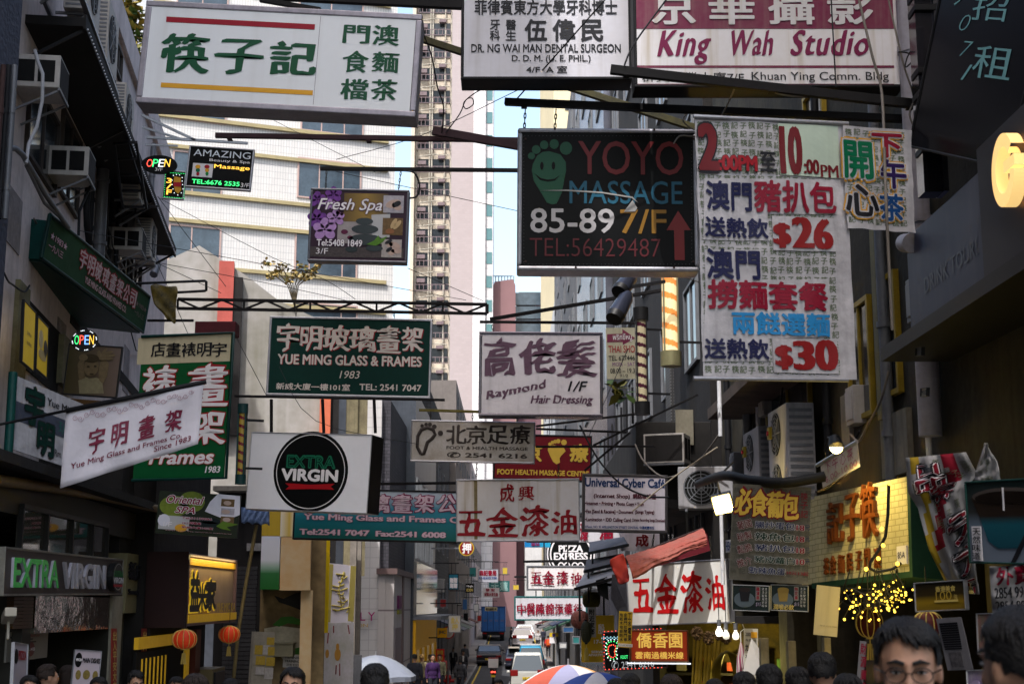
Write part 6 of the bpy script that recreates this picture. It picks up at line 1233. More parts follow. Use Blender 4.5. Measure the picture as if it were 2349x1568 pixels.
S = Sign('notice_board', 'notice board pasted with yellow and white papers on the pavement edge', (583, 1447), (631, 1449), (578, 1640), 25, 25.3, depth=.08, fw=0, face=M('old grey board', (.34, .31, .26), .7, var=.5, sc=3), cat='notice board')
for k, (u0, v0, u1, v1) in enumerate(((585, 1478, 601, 1500), (587, 1503, 607, 1524), (612, 1460, 628, 1478), (603, 1478, 616, 1500), (614, 1482, 628, 1502), (586, 1528, 604, 1546), (610, 1506, 628, 1526), (606, 1530, 624, 1556))): S.rect(u0, v0, u1, v1, (C('yellow paper', (.46, .32, .05), var=.4, sc=30), C('white paper', (.46, .43, .42), var=.4, sc=30))[k % 2 if k != 1 else 0], 'paper', -.002*k)
S = Sign('small_sign', 'small white tennis training notice beside the notice board', (650, 1500), (690, 1502), (650, 1529), 26.4, 26.4, depth=.02, fw=0, face=C('notice white', (.5, .48, .46)))
S.text('TENNIS', 653, 1503, 687, 1510, kBlack, off=.02); S.text('TRAINING', 653, 1511.5, 687, 1518.5, kBlack, off=.02); S.text('2540 8333', 657, 1520, 684, 1526.5, kBlack, xb=.02)
o = MB().box(-.22, .22, 0, .3, 0, .22).box(-.24, .24, -.02, .32, .22, .25).ob('letter_box', M('olive grey box', (.24, .22, .15), .5, var=.3), None, .008); o.location = P(643, 1505, 26.2); tag(o, 'olive grey letter box above the tennis notice', 'letter box')
for k, (u, d) in enumerate(((806, 31), (817, 31.4))):
    a, b = P(u, 1500, d), P(u, 1238, d); m = MB().bar((0, 0, 0), Vector((0, 0, b.z-a.z)), .14); o = m.ob('timber_post', M('grey weathered post', (.24, .21, .18), .85, var=.6, sc=3, streak=.6)); o.location = a; tag(o, ('weathered grey timber post nearer the painted boards', 'weathered grey timber post nearer the white tiled shop building')[k], 'post')
o = lrect(HF, None, 800, 1492, 832, 1640, M('dull steel gate', (.10, .10, .11), .5, .4, var=.4, sc=3, streak=.4), 'steel_gate', .0, .08); o.matrix_world = Matrix.Translation(P(800, 1560, 32)-P(800, 1560, 27.8)) @ HF.m; tag(o, 'dull steel gate panel left of the white parasol', 'gate')
# ---------------------------------------------------------------- middle and far street: buildings with shops, signs
def px_wall(F, root, u0, v0, u1, v1, mat, name, y0=-.05, y1=.05): return lrect(F, root, u0, v0, u1, v1, mat, name, y0, y1)
# white tiled corner shop with brown cornice
LYF = wallfr(800, 50, 868, 50, z0=-2.2); r = thing('white_corner_shop', 'sunlit white tiled corner shop building with magenta wall letters and a brown cornice', 'building', LYF.m)
mLY = M('small white tile', (.50, .48, .47), .5, var=.12, sc=.8, tile=(.35, .35, .012, (.36, .34, .34), .03, 0)); mLYs = M('stone cladding panels', (.42, .385, .37), .55, var=.12, sc=1, tile=(3, 1.9, .03, (.16, .13, .13), .05, 0))
lx = lambda u: LYF.l(u, 1400)[0]; lz = lambda v: LYF.l(860, v)[1]
MB().box(lx(795), lx(868), 0, 9, 0, lz(915)).ob('wall', mLY, r); MB().box(lx(868), lx(884), -.25, 9, 0, lz(1316)).ob('corner_pier', mLYs, r)
MB().box(lx(884), lx(884)+.3, -.2, 9, 0, lz(1316)).ob('side_wall', mLYs, r); MB().box(lx(864), lx(884)+.42, -.4, 9.2, lz(1316), lz(1303)).ob('cornice', M('brown cornice', (.13, .085, .08), .5, var=.2), r)
MB().box(lx(868), lx(884)+.05, .3, 9, lz(1303), lz(915)).ob('slate_wall', M('grey slate brick', (.075, .07, .085), .6, var=.4, sc=1, streak=.4, tile=(.5, .12, .02, (.03, .03, .035), .4)), r)
for t, b, mm in (('L', (827, 1403, 838.5, 1422), C('magenta wall letter', (.40, .01, .16))), ('Y', (844.7, 1402.6, 860.7, 1422), C('magenta wall letter', (.40, .01, .16))), ('A', (808, 1403, 823, 1422), C('magenta wall letter', (.40, .01, .16)))):
    a, c = LYF.l(b[0], b[1]), LYF.l(b[2], b[3]); put_text(r, t, a[0], c[1], c[0], a[1], mm, y=-.16, thick=.05)
a, c = LYF.l(820, 1429), LYF.l(844, 1436.6); put_text(r, 'ON', a[0], c[1], c[0], a[1], C('ochre wall letter', (.45, .28, .05)), y=-.16, thick=.04)
sd = lx(884)+.3
MB().box(sd, sd+.06, 1.2, 2.6, lz(1395), lz(1364)).ob('magenta_sign', C('magenta panel', (.16, .006, .10)), r); MB().box(sd, sd+.06, 1.2, 2.6, lz(1408), lz(1398)).ob('olive_sign', C('olive panel', (.28, .26, .03)), r); MB().box(sd, sd+.04, 3.4, 4.1, 0, lz(1316)).ob('brown_strip', _mats['brown cornice'], r); MB().box(sd-.01, sd+.03, .4, 2.9, 0, lz(1440)).ob('shop_recess', M('mauve shutter', (.17, .13, .14), .5), r)
# orange lit shop with a glazed upper floor
F = Fr((-3.95, 58, -2.5), (.1, 14, 0)); r = building('orange_shop_building', 'glazed building with a bright orange shop front at street level on the left', F, 14, 9, 13, M('dark steel cladding', (.09, .10, .12), .3, .6, var=.6, sc=.6, streak=.7))
fx = lambda u: F.l(u, 1450)[0]; fz = lambda u, v: F.l(u, v)[1]
p = win_proto(1.7, 3.2, mAlu, M('bright reflecting glass', (.42, .37, .28), .08, .5, var=.9, sc=.7, streak=.9, grime=(.02, .02, .025)), r, (-.2, .2)); grid(p, r, [(1.5, 6.2), (4.2, 6.2), (7.2, 6.2), (10.5, 6.2)])
MB().box(0, 14, -.12, .02, 3.9, 6).ob('glass_band', M('blue reflecting band', (.17, .22, .28), .1, .6, var=.8, sc=.8, streak=.8, grime=(.45, .38, .3)), r); MB().box(-.1, 14, -1.1, .0, 3.7, 3.85).ob('canopy', mGreySteel, r)
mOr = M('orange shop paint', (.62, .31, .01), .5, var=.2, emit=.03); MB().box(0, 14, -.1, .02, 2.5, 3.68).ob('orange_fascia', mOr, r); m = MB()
for x in (0, 3.2, 6.4, 9.6, 13.4): m.box(x, x+.55, -.12, .02, 0, 2.5)
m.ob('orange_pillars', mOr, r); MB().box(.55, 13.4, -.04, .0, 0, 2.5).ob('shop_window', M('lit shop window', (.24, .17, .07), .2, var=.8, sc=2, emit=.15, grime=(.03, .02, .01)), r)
def far_sign(label, u0, v0, u1, v1, d, face, frame=None, texts=(), cat='sign', name='shop_sign', group=None, dep=.15, fw=.04):
    S = Sign(name, label, (u0, v0), (u1, v0), (u0, v1), d, depth=dep, fw=fw if frame else 0, face=face, frame=frame, cat=cat, group=group)
    for t, b, mm, k in texts: S.text(t, *b, mm, y=-.03, **k)
    MB().bar((S.w*.3, dep/2, S.h), (S.w*.3, dep/2, S.h+.5), .03).bar((S.w*.7, dep/2, S.h), (S.w*.7, dep/2, S.h+.5), .03).bar((-.8 if u0 < 1174 else 0, dep/2, S.h+.5), (S.w if u0 < 1174 else S.w+.8, dep/2, S.h+.5), .05).ob('bracket', mBlackSteel, S.root)
    return S
B1 = dict(off=.04)
far_sign('small orange shop sign with grey letters low on the left pavement', 1002.7, 1439, 1025, 1461, 66, mOr, None, (('JHC', (1006, 1445, 1022, 1454), C('grey blue letters', (.08, .12, .16)), B1),))
far_sign('white and gold pawn sign above the orange shop', 1027.6, 1409, 1057.5, 1450, 64, C('cream lightbox', (.5, .47, .42)), mGreySteel, (('押', (1037, 1430, 1049, 1443), kGold, B1), ('金人', (1034, 1414, 1052, 1428), kGold, B1)))
far_sign('blue artwork panel with white marks on the left row', 1028, 1314.5, 1052, 1352, 70, C('cyan art panel', (.02, .22, .33), var=.5, sc=3), mBlackP, (('≋≋', (1032, 1325, 1048, 1335), kWhite, B1), ('≋≋', (1032, 1337, 1048, 1347), kWhite, B1)))
far_sign('black nameboard with gold lettering on the left row', 1067, 1337, 1087, 1358, 84, kBoardBlk, None, (('Mingle', (1070, 1341, 1084, 1346), kWhite, B1), ('EDEN', (1070, 1349, 1084, 1355), kGold, B1)))
far_sign('grey bookshop board with maroon characters in the far street', 1095.8, 1303.7, 1143, 1335, 100, C('grey lilac board', (.40, .40, .46)), mGreySteel, (('森記書局', (1099, 1307, 1138, 1319), kCrim, B1), ('SUM KEE BOOK STORE', (1098, 1322, 1139, 1327), kBlue, B1)))
far_sign('small white board with two rows of maroon characters below the bookshop board', 1107.7, 1346.8, 1145, 1369, 108, C('white board far', (.48, .46, .47)), None, (('發 宏', (1114, 1349, 1134, 1355), kCrim, B1), ('配裝水漆五金', (1111, 1358, 1142, 1366), kCrim, B1)))
far_sign('teal carved board with pale characters behind the bookshop board', 1121, 1331, 1168.5, 1356, 118, C('teal far board', (.03, .17, .17)), None, (('蓮', (1147, 1334, 1164, 1353), C('pale teal', (.25, .42, .4)), B1), ('天', (1126, 1334, 1143, 1353), _mats['pale teal'], B1)))
far_sign('tiny bright pink board on the pale pink flats', 1120, 1273, 1140, 1288, 205, M('pink lit board', (.75, .20, .36), .5, var=.3, emit=.15), None, (('LEE SHING', (1122, 1276, 1138, 1280), kWhite, B1), ('工程', (1124, 1281, 1136, 1287), kWhite, B1)))
far_sign('small cream board with dark characters above the blue lorry', 1112, 1391, 1140, 1400, 120, C('cream far board', (.45, .38, .2)), None, (('福生娛樂公司', (1114, 1393, 1138, 1398.5), kBrown, B1),))
far_sign('white herbal doctor board with red characters and a teal frame', 1179, 1366, 1346, 1422, 38, mAcryD, C('teal frame', (.01, .12, .12)), [(c, (1186+21.5*i, 1383, 1205+21.5*i, 1408), kCrim, dict(off=.03, wob=.03)) for i, c in enumerate('中醫陳錦添藥行')])
far_sign('grey white hardware board with dark red characters, farther down on the right', 1207, 1296, 1343, 1353, 30, mAcryRust, mGreySteel, [(c, b, kCrim, dict(off=.03, wob=.03)) for c, b in zip('五金漆油', ((1217, 1311, 1242, 1337), (1244, 1309, 1270, 1339), (1276, 1310, 1302, 1338), (1309, 1313, 1333, 1338)))])
beam('dark beam above the farther hardware board', 1200, 1287, 1370, 1284, 30, .05)
far_sign('bright blue shop board partly hidden behind the hanging hardware board', 1203, 1232, 1262, 1254, 34, ramp('sky blue board', [(0, (.01, .16, .42)), (1, (.02, .30, .5))], 0), None, (('油站', (1217, 1241, 1237, 1251), kMagL, B1),))
far_sign('grey white board with red characters behind the internet cafe board', 1328, 1196, 1425, 1242, 28, mAcryD, None, [(c, b, kCrim, B1) for c, b in zip('漆油', ((1330, 1200, 1348, 1238), (1374, 1200, 1404, 1236)))])
far_sign('hardware board with dark red characters tucked behind the red awning', 1424, 1218, 1512, 1262, 24.5, _mats['lilac white acrylic'], None, (('成', (1457, 1226, 1486, 1252), kDkRed, B1),))
S = Sign('pizza_sign', 'large round black sign with white pizza lettering beyond the hardware boards', (1252, 1216), (1363, 1216), (1252, 1326), 42, depth=.3, fw=0, build=False)
c_, rr = (S.w/2, S.h/2), S.w/2; MB().disc(*c_, rr, rr, 0, 48, .3).ob('panel', kBoardBlk, S.root)
for ro, ri in ((.98, .93), (.86, .80)): MB().ring(*c_, rr*ro, rr*ri, -.32, 48).ob('white_ring', kWhite, S.root)
def st(t, x0, z0, x1, z1, **k): put_text(S.root, t, S.w*x0, S.h*z0, S.w*x1, S.h*z1, kWhite, y=-.33, **k)
st('PIZZA', .26, .55, .74, .68, off=.03, xb=.02); st('EXPRESS', .16, .38, .84, .53, off=.03, xb=.02); S.blobs
for x in (.3, .42, .58, .7): MB().ring(S.w*x, S.h*.27, rr*.13, rr*.08, -.32, 20).ob('scroll', kWhite, S.root)
S = Sign('pawn_sign', 'round red pawn shop sign with a yellow rim on the left row', (1052.5, 1239), (1087.5, 1239), (1052.5, 1274), 62, depth=.2, fw=0, build=False); c_, rr = (S.w/2, S.h/2), S.w/2
MB().disc(*c_, rr, rr, 0, 32, .2).ob('rim', C('pawn yellow', (.5, .34, .03)), S.root); MB().disc(*c_, rr*.86, rr*.86, -.2, 32, .01).ob('panel', C('pawn red', (.26, .008, .01)), S.root); S.text('押', 1061, 1246, 1080, 1268, kWhite, off=.04, y=-.22); MB().bar((-1.2, .1, rr), (0, .1, rr), .06).ob('bracket', mGreySteel, S.root)
S = far_sign('red shop poster with yellow characters at the left kerb', 999.6, 1487, 1018.7, 1532, 66, M('red poster', (.5, .02, .015), .5, emit=.03), None, (('特價', (1002, 1490, 1016, 1500), kYel, B1), ('鮑魚', (1002, 1503, 1016, 1513), kYel, B1), ('大平', (1002, 1516, 1016, 1526), kYel, B1)))
# right side kiosks and boards at street level
far_sign('yellow serviced apartments board with a white seal, right side', 1333, 1410, 1408, 1517, 24, C('amber board', (.58, .36, .01)), None, (('殷', (1371, 1430, 1386, 1452), kWhite, dict(off=.02)), ('17-19', (1362, 1466, 1390, 1474), kWhite, B1), ('SERVICED', (1356, 1491, 1400, 1496), kWhite, B1), ('APARTMENTS', (1349, 1498, 1402, 1503), kWhite, B1)))
S = Sign('signboard', 'yellow trades board with columns of black characters left of the sunlit hardware board', (1420, 1400), (1451, 1402), (1417, 1483), 19.3, depth=.03, fw=0, face=C('trades yellow', (.55, .36, .02)))
S.rect(1417, 1474, 1450, 1483, kWhite, 'phone_strip', -.001); S.text('51073056', 1420, 1476, 1448, 1481, kBlack, y=-.01)
for k, t in enumerate(('炮紙木地板防水', '金鋼門拉閘門修', '工水電渠')): S.col(t, 1421+k*9.5, 1404, 1428+k*9.5, 1470, kBlack, off=.02)
S = Sign('signboard', 'red lit noodle shop board with gold characters above a strip of white bulbs', (1444, 1443), (1578, 1444), (1443, 1516), 19.8, depth=.12, fw=.02, face=M('lit red board', (.34, .035, .008), .5, var=.3, sc=3, emit=.12), frame=M('copper frame', (.14, .06, .03), .4, .4), lip=.03)
kLG = M('lit gold letters', (.80, .52, .10), .5, var=.1, emit=.22); S.text('僑', 1460, 1450, 1494, 1484, kLG, off=.02); S.text('香', 1497, 1450, 1531, 1484, kLG, off=.02); S.text('園', 1534, 1450, 1564, 1484, kLG, off=.02); S.text('雲南過橋米線', 1457, 1493, 1567, 1510, kLG, off=.02)
x0, z1 = S.F.l(1438, 1518); x1, z0 = S.F.l(1583, 1522); MB().box(x0, x1, -.05, .02, z0, z1).ob('bulb_strip', M('white bulb strip', (.8, .85, .95), .4, var=.8, sc=60, emit=.5, grime=(.1, .1, .12)), S.root)
S = Sign('signboard', 'black bulb sign with a glowing green and red foot outline, right side', (1380, 1448), (1525, 1440), (1383, 1539), 20.4, depth=.06, fw=.02, face=kBoardBlk, frame=M('mauve dark frame', (.07, .05, .06), .4))
def bulbs(S, pts, mat, r=.009, name='bulbs'):
    m = MB()
    for p in pts: x, z = S.F.l(*p); m.ell((x, -.01, z), r, r*.7, r, 6, 4)
    return m.ob(name, mat, S.root)
ft = lambda cx, cy, s: [(cx+s*a, cy+s*b) for a, b in ((-.1, -1), (.25, -1.02), (.55, -.85), (.62, -.5), (.5, -.2), (.42, .1), (.5, .45), (.5, .8), (.2, 1.02), (-.15, .95), (-.4, .7), (-.52, .35), (-.6, 0), (-.62, -.35), (-.55, -.7), (-.35, -.92))]
bulbs(S, ft(1403, 1490, 24), eW); bulbs(S, ft(1403, 1490, 20), eG); bulbs(S, ft(1403, 1492, 14), eR); bulbs(S, [(1388+k*1.6+8*cos(q*1.05), 1462+8*0+3*sin(q*1.05)) for k in range(0, 20, 5) for q in range(6)], M('cyan bulb', (.3, .6, .7), .4, emit=.4))
bulbs(S, [(1386+k*8.6, 1447-k*.45) for k in range(16)]+[(1388+k*8.6, 1534-k*.3) for k in range(16)]+[(1385, 1454+k*8.2) for k in range(10)], eR, .008); S.text('FOOT', 1423, 1502, 1440, 1509, eG); S.text('✆ 2541 6216', 1402, 1515, 1500, 1529, M('pale bulb letters two', (.6, .68, .75), .4, var=.3, sc=90, emit=.1))
# lanterns and hanging things on the right
lantern('faded rose paper lantern below the stall canopies', 1330, 1420, 24, .16, .15, (.26, .09, .07), 'old lanterns at the right stalls', 0, False, False, 20); lantern('long dark paper lantern hanging beside the rose one', 1344, 1448, 23, .09, .17, (.05, .05, .03), 'old lanterns at the right stalls', 0, False, True, 16)
r = thing('drum_lantern', 'flat black and yellow drum lantern above the long dark lantern', 'lantern', P(1356, 1374, 23.4), None); MB().lathe([(.0, -.12), (.11, -.12), (.145, -.06), (.145, .07), (.12, .12), (0, .12)], n=20).ob('body', M('olive black drum', (.09, .08, .01), .6, var=.9, sc=7, grime=(.012, .012, .01)), r); MB().tube([(0, 0, .12), (0, 0, .5)], .006, 5).ob('cord', mBlackP, r)
S = Sign('hanging_scroll', 'black and white scroll with brush characters under the drum lantern', (1349, 1391), (1366, 1391), (1347, 1460), 23.3, depth=.02, fw=0, face=C('scroll paper', (.36, .34, .36))); S.col('附近家鄉', 1351, 1395, 1363, 1455, kBlack, off=.03)
S = Sign('small_sign', 'yellow and white round bus stop plate on a post in the right far street', (1260, 1450), (1280, 1450), (1260, 1474), 62, depth=.06, fw=0, face=kWhite); S.rect(1260, 1450, 1280, 1459, C('bus yellow', (.55, .38, .02)), 'yellow_band', -.01); S.blobs([(1270, 1455, 4, 4)], C('bus purple', (.08, .05, .25)), 'emblem', -.02); MB().bar((S.w*.9, .05, -2), (S.w*.9, .05, 2), .1).ob('post', mGreySteel, S.root)
# hardware stall goods on the right
HSF = Fr((2.15, 21.2, -1.0), (1.25, -.3, 0)); r = thing('hardware_stall', 'dim hardware stall recess lit yellow under the sunlit board', 'stall', HSF.m)
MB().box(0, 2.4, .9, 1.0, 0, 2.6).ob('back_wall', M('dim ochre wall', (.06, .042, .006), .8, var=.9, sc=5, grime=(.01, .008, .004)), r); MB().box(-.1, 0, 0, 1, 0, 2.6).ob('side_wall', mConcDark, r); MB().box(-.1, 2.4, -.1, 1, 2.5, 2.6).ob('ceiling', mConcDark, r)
ll = bpy.data.lights.new('stall', 'POINT'); ll.energy = 22; ll.color = (1, .8, .2); ll.shadow_soft_size = .08; lo = bpy.data.objects.new('lamp_light', ll); COL.objects.link(lo); lo.parent = r; lo.location = (1.2, .2, 1.95)
rnd = random.Random(11); gm_ = [C('goods ochre', (.3, .2, .03)), C('goods red', (.3, .05, .03)), C('goods grey', (.25, .24, .2)), mBlackP, C('goods green', (.06, .14, .04))]
gd = MB()
for k in range(46):
    x, z, w_, h_ = rnd.uniform(.1, 2.2), rnd.choice((.25, .62, 1.0, 1.4, 1.8)), rnd.uniform(.05, .16), rnd.uniform(.08, .3); gd.cur = rnd.randrange(5); gd.box(x, x+w_, .6+rnd.uniform(0, .15), .86, z, z+h_)
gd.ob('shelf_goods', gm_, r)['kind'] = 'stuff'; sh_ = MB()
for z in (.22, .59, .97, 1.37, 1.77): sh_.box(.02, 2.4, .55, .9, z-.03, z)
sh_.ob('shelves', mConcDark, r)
mBras = M('yellow bamboo', (.36, .24, .02), .5, var=.5, sc=5)
for k in range(9):
    u = 1590+k*6.5; a = P(u-4, 1600, 20.2); b = P(u+2+(k % 3)*3, 1462, 20.5); o = MB().tube([(0, 0, 0), b-a], .016+.008*(k % 3), 6).ob('timber_pole', mBras); o.location = a; tag(o, 'yellow lit pole leaning upright in the hardware stall', 'pole', 'poles standing in the hardware stall')
o = thing('hose_coil', 'big hanging loop of yellow lit hoses in the hardware stall', 'hose', P(1664, 1450, 20)); m = MB()
for k in range(9):
    w_ = .10+.018*k; m.tube([(w_*sin(q*pi/8)*(1 if q < 8 else 1), -.02*k+.03*cos(q), -.25-.42*(1-cos(q*pi/8))/1+.0*k) for q in range(17)], .016, 6, False)
m.ob('loops', M('olive hose', (.17, .12, .01), .35, var=.5, sc=8), o)
r = thing('mop_heads', 'bundle of brown fluffy mop heads hanging under the sunlit board', 'brushes', P(1625, 1452, 19.6)); mf = M('brown bristle', (.10, .055, .02), .95, var=.7, sc=30, bump=1, bsc=90)
for k, (x, y, z) in enumerate(((-.16, 0, 0), (.0, .05, -.06), (.14, 0, .0), (.24, .04, -.05))):
    m = MB(); rnd = random.Random(k)
    for q in range(90):
        a, e = rnd.uniform(0, 6.28), rnd.uniform(-1.5, 1.5); dv = Vector((cos(a)*cos(e), sin(a)*cos(e), sin(e)))*.09; m.bar(Vector((x, y, z))+dv*.2, Vector((x, y, z))+dv*rnd.uniform(.8, 1.1), .018)
    m.ob('mop_head', mf, r)
for k, (u, v, em) in enumerate(((1649, 1448, 2.5), (1665, 1455, .25), (1687, 1456, .5))):
    r = thing('light_bulb', ('brightly lit bare bulb, nearest the mop heads', 'unlit clear bulb, middle of the three', 'pale bulb in a grey holder, right end of the row')[k], 'bulb', P(u, v, 19.4), 'bare bulbs over the hardware stall'); MB().lathe([(0, -.06), (.035, -.05), (.048, -.015), (.04, .02), (.022, .05), (.02, .08)], n=14).ob('glass', M('bulb glass %d' % k, (.95, .9, .75), .2, var=0, emit=em), r); MB().tube([(0, 0, .07), (0, 0, .16)], .028, 10).ob('holder', mGreySteel, r); MB().tube([(0, 0, .16), (0, 0, .5)], .006, 5).ob('cord', mBlackP, r)  # weak emission put into the glass of the two dimmer bulbs
r = thing('string_mop', 'pink and white string mop hanging on a hook in the hardware stall', 'mop', P(1699, 1480, 19)); m = MB(); rnd = random.Random(5)
for q in range(70): a = rnd.uniform(0, 6.28); R0 = rnd.uniform(.01, .06); m.cur = q % 2; m.tube([(0, 0, .05), (R0*cos(a), R0*sin(a), -.15), (R0*1.3*cos(a+.4), R0*1.3*sin(a+.4), -.55)], .008, 4)
m.ob('strings', [C('pink string', (.42, .12, .2)), C('white string', (.5, .47, .46))], r); MB().tube([(0, 0, .05), (0, 0, .18), (.05, 0, .22), (.03, 0, .28)], .006, 5).ob('hook', mWhiteP, r)
S = Sign('price_boards', 'hanging price boards with orange blocks and black numbers beside the string mop', (1706, 1440), (1738, 1441), (1708, 1600), 18.6, depth=.02, fw=0, face=C('price board white', (.46, .44, .38), streak=.2), cat='board')
S.rect(1722, 1448, 1736, 1462, kAmber, 'orange_block', -.002); S.text('200', 1709, 1449, 1721, 1457, kBlack, xb=.02); S.text('每盒100', 1709, 1463, 1734, 1470, kBlack); S.text('200-360', 1709, 1500, 1735, 1508, kBlack, xb=.02); S.text('カード', 1709, 1476, 1734, 1492, kBlack, off=.03); S.rect(1708, 1528, 1736, 1536, C('pink stripe', (.4, .08, .2)), 'pink_stripe', -.002)
o = MB().add([(0, 0, 0), (.22, .02, -.3), (-.12, .01, -.42), (.1, -.12, -.46)], [(0, 2, 3, 1)]).ob('paper_bag', C('crumpled white paper', (.5, .48, .46)), None); o.location = P(1723, 1462, 18.3); o.modifiers.new('t', 'SOLIDIFY').thickness = .01; tag(o, 'folded white paper sheet hooked in front of the price boards', 'paper')

for k, (q, lab, cl) in enumerate((([(1404, 1316), (1438, 1322), (1440, 1398), (1418, 1404), (1400, 1370)], 'dark grey cloth hanging down left of the sunlit hardware board', (.05, .05, .062)), ([(1366, 1330), (1392, 1322), (1396, 1376), (1372, 1362)], 'black cloth hanging below the lower corrugated canopy', (.012, .012, .014)))):
    a = P(*q[0], 20.8+k); m = MB(); vs = [P(u, v, 20.8+k+.06*(i % 2))-a for i, (u, v) in enumerate(q)]; m.add(vs, [list(range(len(q)))[::-1]]); o = m.ob('hanging_cloth', M('dark cloth %d' % k, cl, .9, var=.6, sc=8, bump=.6, bsc=9)); o.modifiers.new('t', 'SOLIDIFY').thickness = .02; o.location = a; tag(o, lab, 'cloth')

# clutter of the far rows
rnd = random.Random(21)
proto = condenser('small outdoor air conditioner on the far left row of buildings', (-3.55, 76, G(76)+5), R(90), .9, .7, .4, 1, 'outdoor air conditioners on the far left row')
for k in range(11):
    c = copy_tree(proto); d = 80+5.5*k+rnd.uniform(-1, 1); c.location = (-3.5, d, G(d)+rnd.choice((4.0, 5.4, 6.6, 8.2, 9.5)))
cols = [C('far board red', (.3, .02, .02)), C('far board blue', (.03, .1, .25)), C('far board white', (.5, .5, .5)), C('far board teal', (.03, .2, .2)), C('far board yellow', (.5, .35, .04)), kBoardBlk]
names = ['red', 'blue', 'white', 'teal', 'yellow', 'black']
for k, (u0, v0, u1, v1, d) in enumerate(((1008, 1372, 1024, 1392, 75), (1060, 1372, 1072, 1398, 92), (1086, 1384, 1098, 1402, 112), (1076, 1300, 1092, 1322, 95), (1152, 1300, 1164, 1316, 150), (1062, 1404, 1074, 1424, 100), (1094, 1410, 1104, 1424, 125), (1290, 1436, 1316, 1450, 58), (1282, 1472, 1300, 1486, 70), (1312, 1458, 1330, 1476, 50), (1176, 1340, 1190, 1352, 160), (1230, 1430, 1250, 1440, 95))):
    far_sign('plain %s board, %s, on the far street' % (names[k % 6], ('above the parasol edge on the left', 'small one over the pavement on the left', 'lower one near the lorry', 'upper one beside the art panel', 'right of the bookshop board', 'low one by the pawn sign', 'lowest one before the lorry', 'under the herbal doctor board', 'low on the right pavement', 'beside the rose lantern', 'left of the herbal doctor board', 'behind the right pavement crowd')[k]), u0, v0, u1, v1, d, cols[k % 6], mGreySteel)
for k, (d, s_) in enumerate(((74, -1), (82, -1), (92, -1), (104, -1), (60, 1), (72, 1), (86, 1), (100, 1))):
    o = MB().add([(0, 0, 0), (0, 6, 0), (1.3*-s_, 6, -.5), (1.3*-s_, 0, -.5)], [(0, 1, 2, 3)]).ob('shop_awning', (C('awning navy', (.03, .04, .08)), C('awning green', (.02, .07, .04)), C('awning grey', (.14, .14, .15)), C('awning maroon', (.1, .02, .02)))[k % 4]); o.modifiers.new('t', 'SOLIDIFY').thickness = .05
    o.location = ((-3.75 if s_ < 0 else 2.95), d, G(d)+3.5); tag(o, '%s sloping shop awning on the %s side of the far street, %s' % (('navy', 'green', 'grey', 'maroon')[k % 4], 'left' if s_ < 0 else 'right', ('nearer' if k in (0, 1, 4, 5) else 'farther')), 'awning')
# ---------------------------------------------------------------- people
def remeshed(mb, vox, sm=6):
    me = mb.mesh('tmp', []); o = bpy.data.objects.new('tmp', me); COL.objects.link(o)
    r = o.modifiers.new('r', 'REMESH'); r.mode = 'VOXEL'; r.voxel_size = vox; r.use_smooth_shade = True
    s = o.modifiers.new('s', 'SMOOTH'); s.iterations = sm; s.factor = .5
    dg = bpy.context.evaluated_depsgraph_get(); dg.update(); m2 = bpy.data.meshes.new_from_object(o.evaluated_get(dg))
    bpy.data.objects.remove(o); bpy.data.meshes.remove(me); m2.name = 'body'; 
    for p in m2.polygons: p.use_smooth = True
    return m2
def limbs(ph):                                   # joints for a standing (ph=0) or walking (ph=1) figure facing -y
    L = {}
    for s in (-1, 1):
        k = s*ph
        L['leg', s] = [(.085*s, 0, .92), (.09*s, -.02-.14*k, .49), (.09*s, .03-.16*k+.10*(k < 0)*ph, .09+.03*(k < 0)*ph)]
        L['arm', s] = [(.185*s, .005, 1.375), (.235*s, .03+.10*k, 1.10), (.235*s, -.05+.06*k-.04*abs(k), .87)]
    return L
